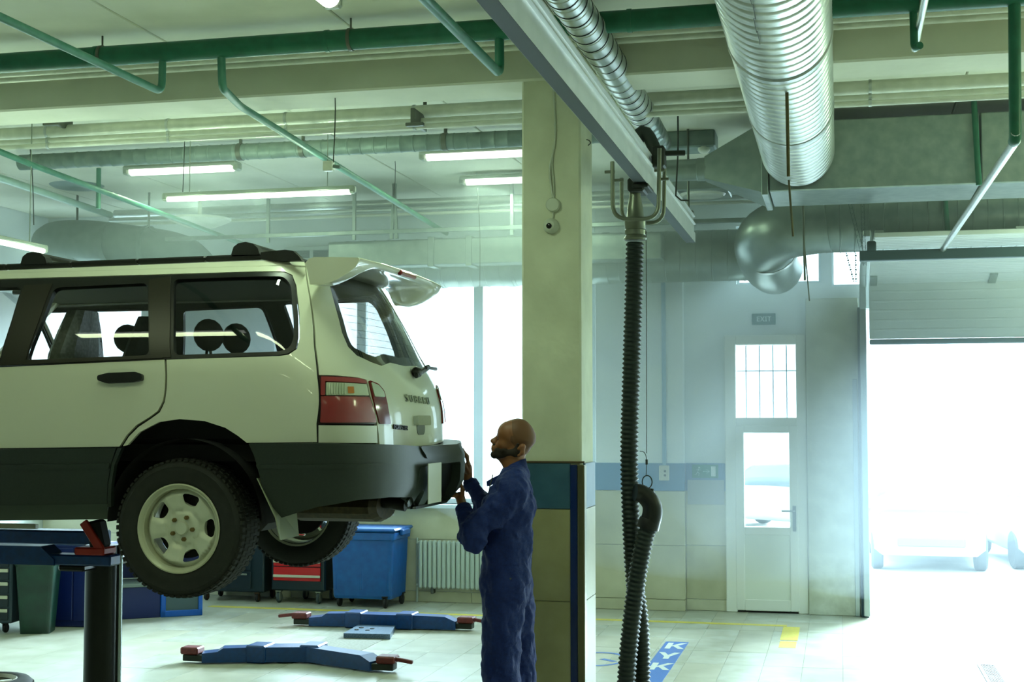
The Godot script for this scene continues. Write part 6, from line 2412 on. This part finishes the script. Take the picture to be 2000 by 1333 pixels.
	obj("box", st, mt("white socket plastic", Color(0.80, 0.80, 0.74), 0.4), o)
	for k in 2:
		st = nb()
		rod(st, Vector3(so[0] + 0.06, lerpf(so[1], so[3], 0.35 + 0.28 * k), WZ + 0.155), Vector3(so[0] + 0.06, lerpf(so[1], so[3], 0.35 + 0.28 * k), WZ + 0.166), 0.012, 12)
		obj("button", st, mt("dark button", Color(0.10, 0.10, 0.10), 0.5), o)
	st = nb()
	var cx: float = (so[0] + so[2]) / 2
	span(st, Vector3(cx - 0.02, so[3], WZ + 0.10), Vector3(cx + 0.02, 3.35, WZ + 0.125), 0.004)
	tag(obj("cable_duct", st, mt("pale blue duct", Color(0.55, 0.68, 0.76), 0.5)), "pale upright cable duct above the socket box", "cable duct")


func simple_car(called: String, label: String, at: Vector3, turn: float) -> void:
	var o := thing(called, label, "car", at, turn)
	var paint := mt("pale outdoor car paint", Color(0.78, 0.79, 0.79), 0.3)
	var black := mt("black trim", Color(0.05, 0.055, 0.045), 0.35)
	var st := nb(true)
	var rings := []
	for e in [[-2.05, 0.35, 0.62, 0.70], [-1.95, 0.25, 0.80, 0.80], [-1.0, 0.22, 0.92, 0.86], [0.0, 0.22, 0.95, 0.87], [1.4, 0.22, 0.93, 0.86], [2.0, 0.28, 0.85, 0.78], [2.1, 0.4, 0.7, 0.68]]:
		var ring := []
		for q in [[-1.0, 0.15], [-1.0, 0.7], [-0.85, 1.0], [0.85, 1.0], [1.0, 0.7], [1.0, 0.15], [0.85, 0.0], [-0.85, 0.0]]: ring.append(Vector3(-e[3] * q[0], lerpf(e[1], e[2], q[1]), e[0]))
		ring.reverse()
		rings.append(ring)
	loft(st, rings)
	obj("body", st, paint, o)
	st = nb(true)
	rings = []
	for e in [[-1.15, 0.9, 0.78], [-0.45, 1.40, 0.62], [0.85, 1.42, 0.62], [1.6, 0.95, 0.76]]:
		var ring := []
		for q in [[-1.0, 0.0], [-0.92, 0.9], [-0.75, 1.0], [0.75, 1.0], [0.92, 0.9], [1.0, 0.0]]: ring.append(Vector3(-e[2] * q[0], lerpf(0.88, e[1], q[1]), e[0]))
		ring.reverse()
		rings.append(ring)
	loft(st, rings)
	obj("cabin_glass", st, mt("grey car glass", Color(0.55, 0.60, 0.62), 0.08, 0.7), o)
	for c in [[-0.78, -1.3], [0.78, -1.3], [-0.78, 1.3], [0.78, 1.3]]:
		st = nb()
		rod(st, Vector3(c[0] - 0.09, 0.31, c[1]), Vector3(c[0] + 0.09, 0.31, c[1]), 0.31, 24, 0.03)
		obj("wheel", st, mt("dusty outdoor tyre", Color(0.30, 0.31, 0.32), 0.7), o)
	st = nb()
	span(st, Vector3(-0.5, 0.42, 2.08), Vector3(0.5, 0.56, 2.13), 0.02)
	obj("grille", st, mt("grey grille", Color(0.40, 0.42, 0.43), 0.4), o)
	for s in [-1, 1]:
		st = nb()
		bx(st, Vector3(s * 0.55, 0.68, 2.02), Vector3(0.28, 0.12, 0.1), 0.03)
		obj("head_lamp", st, mt("lamp glass", Color(0.7, 0.72, 0.72), 0.1), o)


# ---------- the mechanic: a field of tapered bones meshed as surface nets
func bone_field(bones: Array, cell: float, k: float, bump: Variant = null) -> Array:
	var lo := Vector3.ONE * 1e9
	var hi := -lo
	for b in bones:
		var r: float = maxf(b[2], b[3]) + 5.5 * cell + k
		lo = lo.min(b[0] - Vector3.ONE * r).min(b[1] - Vector3.ONE * r)
		hi = hi.max(b[0] + Vector3.ONE * r).max(b[1] + Vector3.ONE * r)
	var nx := int((hi.x - lo.x) / cell) + 2
	var ny := int((hi.y - lo.y) / cell) + 2
	var nz := int((hi.z - lo.z) / cell) + 2
	var f := PackedFloat32Array()
	f.resize(nx * ny * nz)
	f.fill(1.0)
	for b in bones:
		var a: Vector3 = b[0]
		var d: Vector3 = b[1] - a
		var ra: float = b[2]
		var dr: float = b[3] - ra
		var dd := maxf(d.length_squared(), 1e-9)
		var r: float = maxf(b[2], b[3]) + 5.0 * cell + k
		var l: Vector3 = (a.min(b[1]) - Vector3.ONE * r - lo) / cell
		var h: Vector3 = (a.max(b[1]) + Vector3.ONE * r - lo) / cell
		var cut: bool = b.size() > 4 and b[4] < 0.0
		for z in range(maxi(0, int(l.z)), mini(nz, int(h.z) + 1)):
			for y in range(maxi(0, int(l.y)), mini(ny, int(h.y) + 1)):
				var row := (z * ny + y) * nx
				for x in range(maxi(0, int(l.x)), mini(nx, int(h.x) + 1)):
					var p := lo + Vector3(x, y, z) * cell - a
					var t := clampf(p.dot(d) / dd, 0.0, 1.0)
					var v := (p - d * t).length() - ra - dr * t
					var o := f[row + x]
					if cut:
						var w := maxf(k * 0.5 - absf(o + v), 0.0) / (k * 0.5)
						f[row + x] = maxf(o, -v) + w * w * k * 0.125
					else:
						var w := maxf(k - absf(o - v), 0.0) / k
						f[row + x] = minf(o, v) - w * w * k * 0.25
	if bump != null:
		for z in nz:
			for y in ny:
				var row := (z * ny + y) * nx
				for x in nx:
					if absf(f[row + x]) < 5.0 * cell: f[row + x] += bump.call(lo + Vector3(x, y, z) * cell)
	var vs := PackedVector3Array()
	var ns := PackedVector3Array()
	var at := PackedInt32Array()
	at.resize(nx * ny * nz)
	at.fill(-1)
	var px := [0, 1, nx, nx + 1, nx * ny, nx * ny + 1, nx * ny + nx, nx * ny + nx + 1]
	var co := [Vector3(0, 0, 0), Vector3(1, 0, 0), Vector3(0, 1, 0), Vector3(1, 1, 0), Vector3(0, 0, 1), Vector3(1, 0, 1), Vector3(0, 1, 1), Vector3(1, 1, 1)]
	var eg := [[0, 1], [2, 3], [4, 5], [6, 7], [0, 2], [1, 3], [4, 6], [5, 7], [0, 4], [1, 5], [2, 6], [3, 7]]
	for z in nz - 1:
		for y in ny - 1:
			var row := (z * ny + y) * nx
			for x in nx - 1:
				var i := row + x
				if absf(f[i]) > 4.0 * cell: continue
				var c := [f[i], f[i + px[1]], f[i + px[2]], f[i + px[3]], f[i + px[4]], f[i + px[5]], f[i + px[6]], f[i + px[7]]]
				var neg := 0
				for v in c:
					if v < 0.0: neg += 1
				if neg == 0 or neg == 8: continue
				var s := Vector3.ZERO
				var n := 0
				for e in eg:
					var v0: float = c[e[0]]
					var v1: float = c[e[1]]
					if (v0 < 0.0) != (v1 < 0.0):
						s += (co[e[0]] as Vector3).lerp(co[e[1]], v0 / (v0 - v1))
						n += 1
				at[i] = vs.size()
				vs.append(lo + (Vector3(x, y, z) + s / n) * cell)
				ns.append(Vector3(c[1] + c[3] + c[5] + c[7] - c[0] - c[2] - c[4] - c[6], c[2] + c[3] + c[6] + c[7] - c[0] - c[1] - c[4] - c[5], c[4] + c[5] + c[6] + c[7] - c[0] - c[1] - c[2] - c[3]).normalized())
	var idx := PackedInt32Array()
	var st := [1, nx, nx * ny]
	for z in range(1, nz - 1):
		for y in range(1, ny - 1):
			var row := (z * ny + y) * nx
			for x in range(1, nx - 1):
				var i := row + x
				if absf(f[i]) > 4.0 * cell: continue
				for ax in 3:
					var v0 := f[i]
					var v1 := f[i + st[ax]]
					if (v0 < 0.0) == (v1 < 0.0): continue
					var u: int = st[(ax + 1) % 3]
					var w: int = st[(ax + 2) % 3]
					var a := at[i - u - w]
					var b := at[i - w]
					var c := at[i]
					var d := at[i - u]
					if a < 0 or b < 0 or c < 0 or d < 0: continue
					if v0 < 0.0: idx.append_array([a, c, b, a, d, c])
					else: idx.append_array([a, b, c, a, c, d])
	return [vs, ns, idx]


func fields_mesh(parts: Array) -> ArrayMesh:                                 # several meshed fields as one surface
	var vs := PackedVector3Array()
	var ns := PackedVector3Array()
	var idx := PackedInt32Array()
	for p in parts:
		var base := vs.size()
		vs.append_array(p[0])
		ns.append_array(p[1])
		for i in p[2]: idx.append(base + i)
	var arr := []
	arr.resize(Mesh.ARRAY_MAX)
	arr[Mesh.ARRAY_VERTEX] = vs
	arr[Mesh.ARRAY_NORMAL] = ns
	arr[Mesh.ARRAY_INDEX] = idx
	var m := ArrayMesh.new()
	m.add_surface_from_arrays(Mesh.PRIMITIVE_TRIANGLES, arr)
	return m


const MZ := -7.47                       # the mechanic's middle plane


func J(u: float, v: float, dz := 0.0) -> Vector3:
	return onz(u, v, MZ + dz)


func build_person() -> void:
	var o := thing("person", "bearded shaven-headed man in blue coveralls leaning his hands on the car bumper", "person")
	var skin_m := mt("skin", Color(0.52, 0.33, 0.20), 0.5)
	skin_m.subsurf_scatter_enabled = true
	skin_m.subsurf_scatter_strength = 0.1
	var hair_m := grained("dark stubble", Color(0.11, 0.08, 0.055), Color(0.20, 0.145, 0.10), 0.8, 0.2, 8.0)
	var cloth := grained("blue coverall cloth", Color(0.0, 0.10, 0.335), Color(0.0, 0.145, 0.43), 0.8, 0.06, 3.0, 0.0, 0.3)

	# --- body under the clothes, down to the feet
	var hip := [J(984, 1160, 0.09), J(1000, 1160, -0.09)]
	var knee := [J(978, 1322, 0.10), J(1012, 1322, -0.10)]
	var ankle := [J(992, 1468, 0.10), J(1034, 1468, -0.10)]
	var sh := [J(1004, 960, 0.20), J(992, 956, -0.19)]
	var elb := [J(922, 1046, 0.26), J(950, 998, -0.20)]
	var wri := [J(903, 988, 0.13), J(914, 938, -0.17)]
	var body := [[J(990, 1130), J(992, 1060), 0.11, 0.10], [J(992, 1060), J(1000, 970), 0.10, 0.11], [J(1000, 960), J(1004, 915), 0.085, 0.05], [J(1004, 915), J(1000, 880), 0.052, 0.055]]
	for k in 2:
		body.append([hip[k], knee[k], 0.085, 0.06])
		body.append([knee[k], ankle[k], 0.058, 0.042])
		body.append([J(1000, 955), sh[k], 0.06, 0.042])
		body.append([sh[k], elb[k], 0.042, 0.036])
		body.append([elb[k], wri[k], 0.038, 0.028])
		body.append([ankle[k] + Vector3(0.04, -0.05, 0), ankle[k] + Vector3(-0.17, -0.075, 0), 0.045, 0.035])
	var parts := [bone_field(body, 0.014, 0.03)]

	# --- head, tilted back, looking left
	var hd := [
		[J(1008, 849), J(1004, 851), 0.086, 0.083],                     # skull
		[J(1018, 856), J(1012, 870), 0.078, 0.066],
		[J(994, 846, 0.02), J(994, 846, -0.02), 0.064, 0.064],          # forehead
		[J(981, 851, 0.035), J(981, 851, -0.035), 0.022, 0.022],        # brow
		[J(986, 868, 0.03), J(986, 868, -0.03), 0.043, 0.043],          # cheeks
		[J(1008, 886, 0.045), J(974, 889, 0.022), 0.026, 0.022],        # jaw, both sides
		[J(1008, 886, -0.045), J(974, 889, -0.022), 0.026, 0.022],
		[J(966, 888, 0.012), J(966, 888, -0.012), 0.021, 0.021],        # chin
		[J(971, 876, 0.016), J(971, 876, -0.016), 0.024, 0.024],        # mouth ground
		[J(977, 852), J(962, 861.5), 0.010, 0.0125],                    # nose
		[J(965, 864, 0.011), J(965, 864, -0.011), 0.009, 0.009],
		[J(962.5, 873, 0.013), J(962.5, 873, -0.013), 0.0065, 0.0065],  # lips
		[J(962.5, 877.5, 0.012), J(962.5, 877.5, -0.012), 0.007, 0.007],
		[J(1006, 880), J(1004, 912), 0.058, 0.060],                     # neck
		[J(978, 893), J(992, 905), 0.022, 0.034],
		[J(974.5, 858.5, 0.034), J(974.0, 858.5, 0.034), 0.013, 0.013, -1.0],
		[J(974.5, 858.5, -0.034), J(974.0, 858.5, -0.034), 0.013, 0.013, -1.0]]
	for s in [1.0, -1.0]:
		hd.append([J(1014, 877, 0.074 * s), J(1021, 873, 0.082 * s), 0.010, 0.013])   # ear
		hd.append([J(1021, 873, 0.082 * s), J(1021, 885, 0.080 * s), 0.012, 0.009])
		hd.append([J(1021, 885, 0.080 * s), J(1014, 891, 0.074 * s), 0.009, 0.008])
	parts.append(bone_field(hd, 0.0042, 0.016))

	# --- hands
	var hands := []
	var w: Vector3 = wri[1]
	var pc := J(913, 914, -0.17)
	hands.append([w, pc, 0.026, 0.027])
	for i in 4:
		var dz := -0.17 - 0.036 + i * 0.024
		var ln: float = [0.85, 1.0, 1.08, 0.98][i]
		var b0 := J(914.5, 906 + absf(i - 1.6) * 1.2, dz)
		var b1 := b0 + (J(912.5, 892, dz) - J(914.5, 906, dz)) * ln
		var b2 := b1 + (J(904, 880.5, dz) - J(912.5, 892, dz)) * ln
		var b3 := b2 + (J(895, 877.5, dz) - J(904, 880.5, dz)) * ln
		hands.append([J(913, 920, dz * 0.4 - 0.1), b0, 0.018, 0.0125])
		hands.append([b0, b1, 0.0105, 0.0095])
		hands.append([b1, b2, 0.0095, 0.0085])
		hands.append([b2, b3, 0.0085, 0.007])
	hands.append([J(913, 922, -0.14), J(908.5, 913, -0.115), 0.013, 0.0105])
	hands.append([J(908.5, 913, -0.115), J(906, 903, -0.11), 0.0105, 0.008])
	parts.append(bone_field(hands, 0.0038, 0.009))
	hands = []
	w = wri[0]
	hands.append([w, J(898, 970, 0.05), 0.026, 0.026])
	for i in 4:
		var dz := 0.05 - 0.036 + i * 0.023
		var ln: float = [0.85, 1.0, 1.05, 0.95][3 - i]
		var b0 := J(891, 966.5 + i * 0.8, dz)
		var b1 := b0 + (J(881, 966.0, dz) - J(891, 966.5, dz)) * ln
		var b2 := b1 + (J(874, 968.5, dz) - J(881, 966.0, dz)) * ln
		var b3 := b2 + (J(869.5, 971, dz) - J(874, 968.5, dz)) * ln
		hands.append([J(898, 972, dz * 0.5 + 0.02), b0, 0.017, 0.0125])
		hands.append([b0, b1, 0.0108, 0.0098])
		hands.append([b1, b2, 0.0098, 0.0088])
		hands.append([b2, b3, 0.0088, 0.0072])
	hands.append([J(902, 974, 0.08), J(903.5, 958, 0.085), 0.016, 0.0115])
	hands.append([J(903.5, 958, 0.085), J(900.5, 946, 0.07), 0.0112, 0.0085])
	parts.append(bone_field(hands, 0.0038, 0.009))
	inst("body", fields_mesh(parts), skin_m, o)

	# --- hair, beard, brows, eyes
	var hair := [[J(1011, 848.5), J(1008, 850), 0.0875, 0.0855], [J(1019, 856), J(1014, 869), 0.0795, 0.0675], [J(940, 872), J(966, 858), 0.10, 0.085, -1.0], [J(985, 905), J(1010, 910), 0.07, 0.07, -1.0]]
	inst("hair", fields_mesh([bone_field(hair, 0.005, 0.012)]), grained("shaven scalp", Color(0.38, 0.245, 0.15), Color(0.44, 0.285, 0.175), 0.6, 0.2, 8.0), o)
	var beard := [[J(1007, 884, 0.047), J(975, 887, 0.024), 0.0285, 0.0275], [J(1007, 884, -0.047), J(975, 887, -0.024), 0.0285, 0.0275], [J(985, 880, 0.050), J(972, 879, 0.034), 0.019, 0.014], [J(985, 880, -0.050), J(972, 879, -0.034), 0.019, 0.014], [J(966, 888.5, 0.012), J(966, 888.5, -0.012), 0.0235, 0.0235], [J(1012, 868, 0.066), J(1008, 886, 0.05), 0.010, 0.022], [J(1012, 868, -0.066), J(1008, 886, -0.05), 0.010, 0.022], [J(964.5, 869, 0.016), J(964.5, 869, -0.016), 0.006, 0.006], [J(967, 870, 0.022), J(970, 882, 0.026), 0.008, 0.012], [J(967, 870, -0.022), J(970, 882, -0.026), 0.008, 0.012]]
	inst("beard", fields_mesh([bone_field(beard, 0.0042, 0.012)]), hair_m, o)
	for s in [1.0, -1.0]:
		var st := nb()
		ball(st, J(975.6, 858.2, 0.037 * s), Vector3(0.0125, 0.008, 0.0135), 12)
		obj("eye", st, mt("eye", Color(0.10, 0.07, 0.05), 0.2), o)
		st = nb()
		tube(st, smooth_path([J(972.5, 851.5, 0.018 * s), J(973.5, 849.5, 0.036 * s), J(979, 851.5, 0.056 * s), J(984, 854.5, 0.064 * s)], 0.006), 0.0048, 6)
		obj("eyebrow", st, hair_m, o)

	# --- coverall
	var cv := []
	for s in [1.0, -1.0]:
		cv.append([J(990, 1138, 0.075 * s), J(989, 1070, 0.065 * s), 0.142, 0.128])
		cv.append([J(989, 1070, 0.065 * s), J(998, 985, 0.09 * s), 0.128, 0.132])
		cv.append([J(998, 985, 0.09 * s), J(1002, 948, 0.13 * s), 0.132, 0.085])
		cv.append([J(1006, 930), J(1003, 948, 0.15 * s), 0.075, 0.075])
	cv.append([J(985, 975), J(975, 1010), 0.10, 0.11])
	for k in 2:
		cv.append([hip[k] + Vector3(0, 0.02, 0), knee[k], 0.128, 0.098])
		cv.append([knee[k], ankle[k] + Vector3(0, 0.0, 0), 0.098, 0.092])
		cv.append([sh[k], elb[k], 0.080, 0.068])
		cv.append([elb[k], wri[k].lerp(elb[k], 0.14), 0.066, 0.044])
	cv.append([elb[0] + Vector3(0.02, -0.03, 0), elb[0], 0.066, 0.066])
	var fn := FastNoiseLite.new()
	fn.seed = 11
	fn.frequency = 7.0
	fn.fractal_octaves = 3
	fn.noise_type = FastNoiseLite.TYPE_SIMPLEX_SMOOTH
	var folds := func(p: Vector3) -> float: return fn.get_noise_3d(p.x * 1.1 + p.y * 0.45, p.y * 0.75, p.z * 1.1) * 0.022 + absf(sin(p.y * 26.0 + p.x * 14.0 + fn.get_noise_3d(p.x, p.y, p.z) * 5.0)) * 0.006
	inst("coverall", fields_mesh([bone_field(cv, 0.0125, 0.045, folds)]), cloth, o)
	# collar, zip, cuffs, pocket flap
	var st := nb(true)
	var ring_lo := []
	var ring_hi := []
	var r2 := []
	for k in 20:
		var a := TAU * k / 20
		var open := 0.02 * maxf(0.0, -cos(a))
		ring_lo.append(J(1005, 922) + Vector3(cos(a) * 0.078 - 0.004, cos(a) * 0.022 - open, sin(a) * 0.085))
		ring_hi.append(J(1004, 907) + Vector3(cos(a) * 0.070 - 0.004, cos(a) * 0.032 - open, sin(a) * 0.072))
		r2.append(J(1004, 908.5) + Vector3(cos(a) * 0.062 - 0.004, cos(a) * 0.03 - open, sin(a) * 0.064))
	loft(st, [ring_lo, ring_hi, r2], false)
	obj("collar", st, cloth, o)
	st = nb(true)
	var lap := [J(980, 925, 0.05), J(962, 934, 0.045), J(950, 941, 0.04), J(951, 951, 0.04), J(962, 946, 0.05), J(985, 934, 0.06)]
	var l2 := []
	for p in lap: l2.append(p + Vector3(0.004, 0, -0.035))
	loft(st, [lap, l2])
	obj("lapel", st, cloth, o)
	st = nb()
	var zp := smooth_path([J(963, 928, 0.075), J(957, 950, 0.10), J(951, 985, 0.11), J(948, 1010, 0.11), J(946, 1040, 0.10)], 0.02)
	tube(st, zp, 0.0035, 6)
	rod(st, J(951, 976, 0.118), J(954, 983, 0.118), 0.006, 8)
	obj("zip", st, mt("grey zip", Color(0.30, 0.32, 0.30), 0.4, 0.5), o)
	for k in 2:
		st = nb()
		var d: Vector3 = (wri[k] - elb[k]).normalized()
		lathe(st, [Vector2(0.040, -0.03), Vector2(0.047, -0.026), Vector2(0.045, 0.012), Vector2(0.040, 0.016), Vector2(0.034, 0.0)], Transform3D(axis_basis(d), wri[k] - d * 0.028), 18)
		obj("cuff", st, cloth, o)
	st = nb()
	rod(st, J(997, 1131, 0.225), J(997, 1131, 0.228), 0.005, 10)
	obj("pocket_stud", st, mt("grey zip", Color(0.30, 0.32, 0.30), 0.4, 0.5), o)
	for k in 2:
		st = nb(true)
		var a: Vector3 = ankle[k]
		a.y = 0.0
		var rings := []
		for e in [[0.0, 0.0, 1.0], [0.03, 0.0, 1.0], [0.07, 0.01, 0.9], [0.12, 0.05, 0.62]]:
			var ring := []
			for q in 16:
				var t := TAU * q / 16
				ring.append(Vector3(a.x - 0.06 + e[1] + cos(t) * 0.145 * (1.0 if e[0] < 0.1 else 0.6), e[0], a.z + sin(t) * 0.05 * e[2]))
			rings.append(ring)
		loft(st, rings)
		obj("shoe", st, mt("black work shoe", Color(0.04, 0.04, 0.04), 0.5), o)
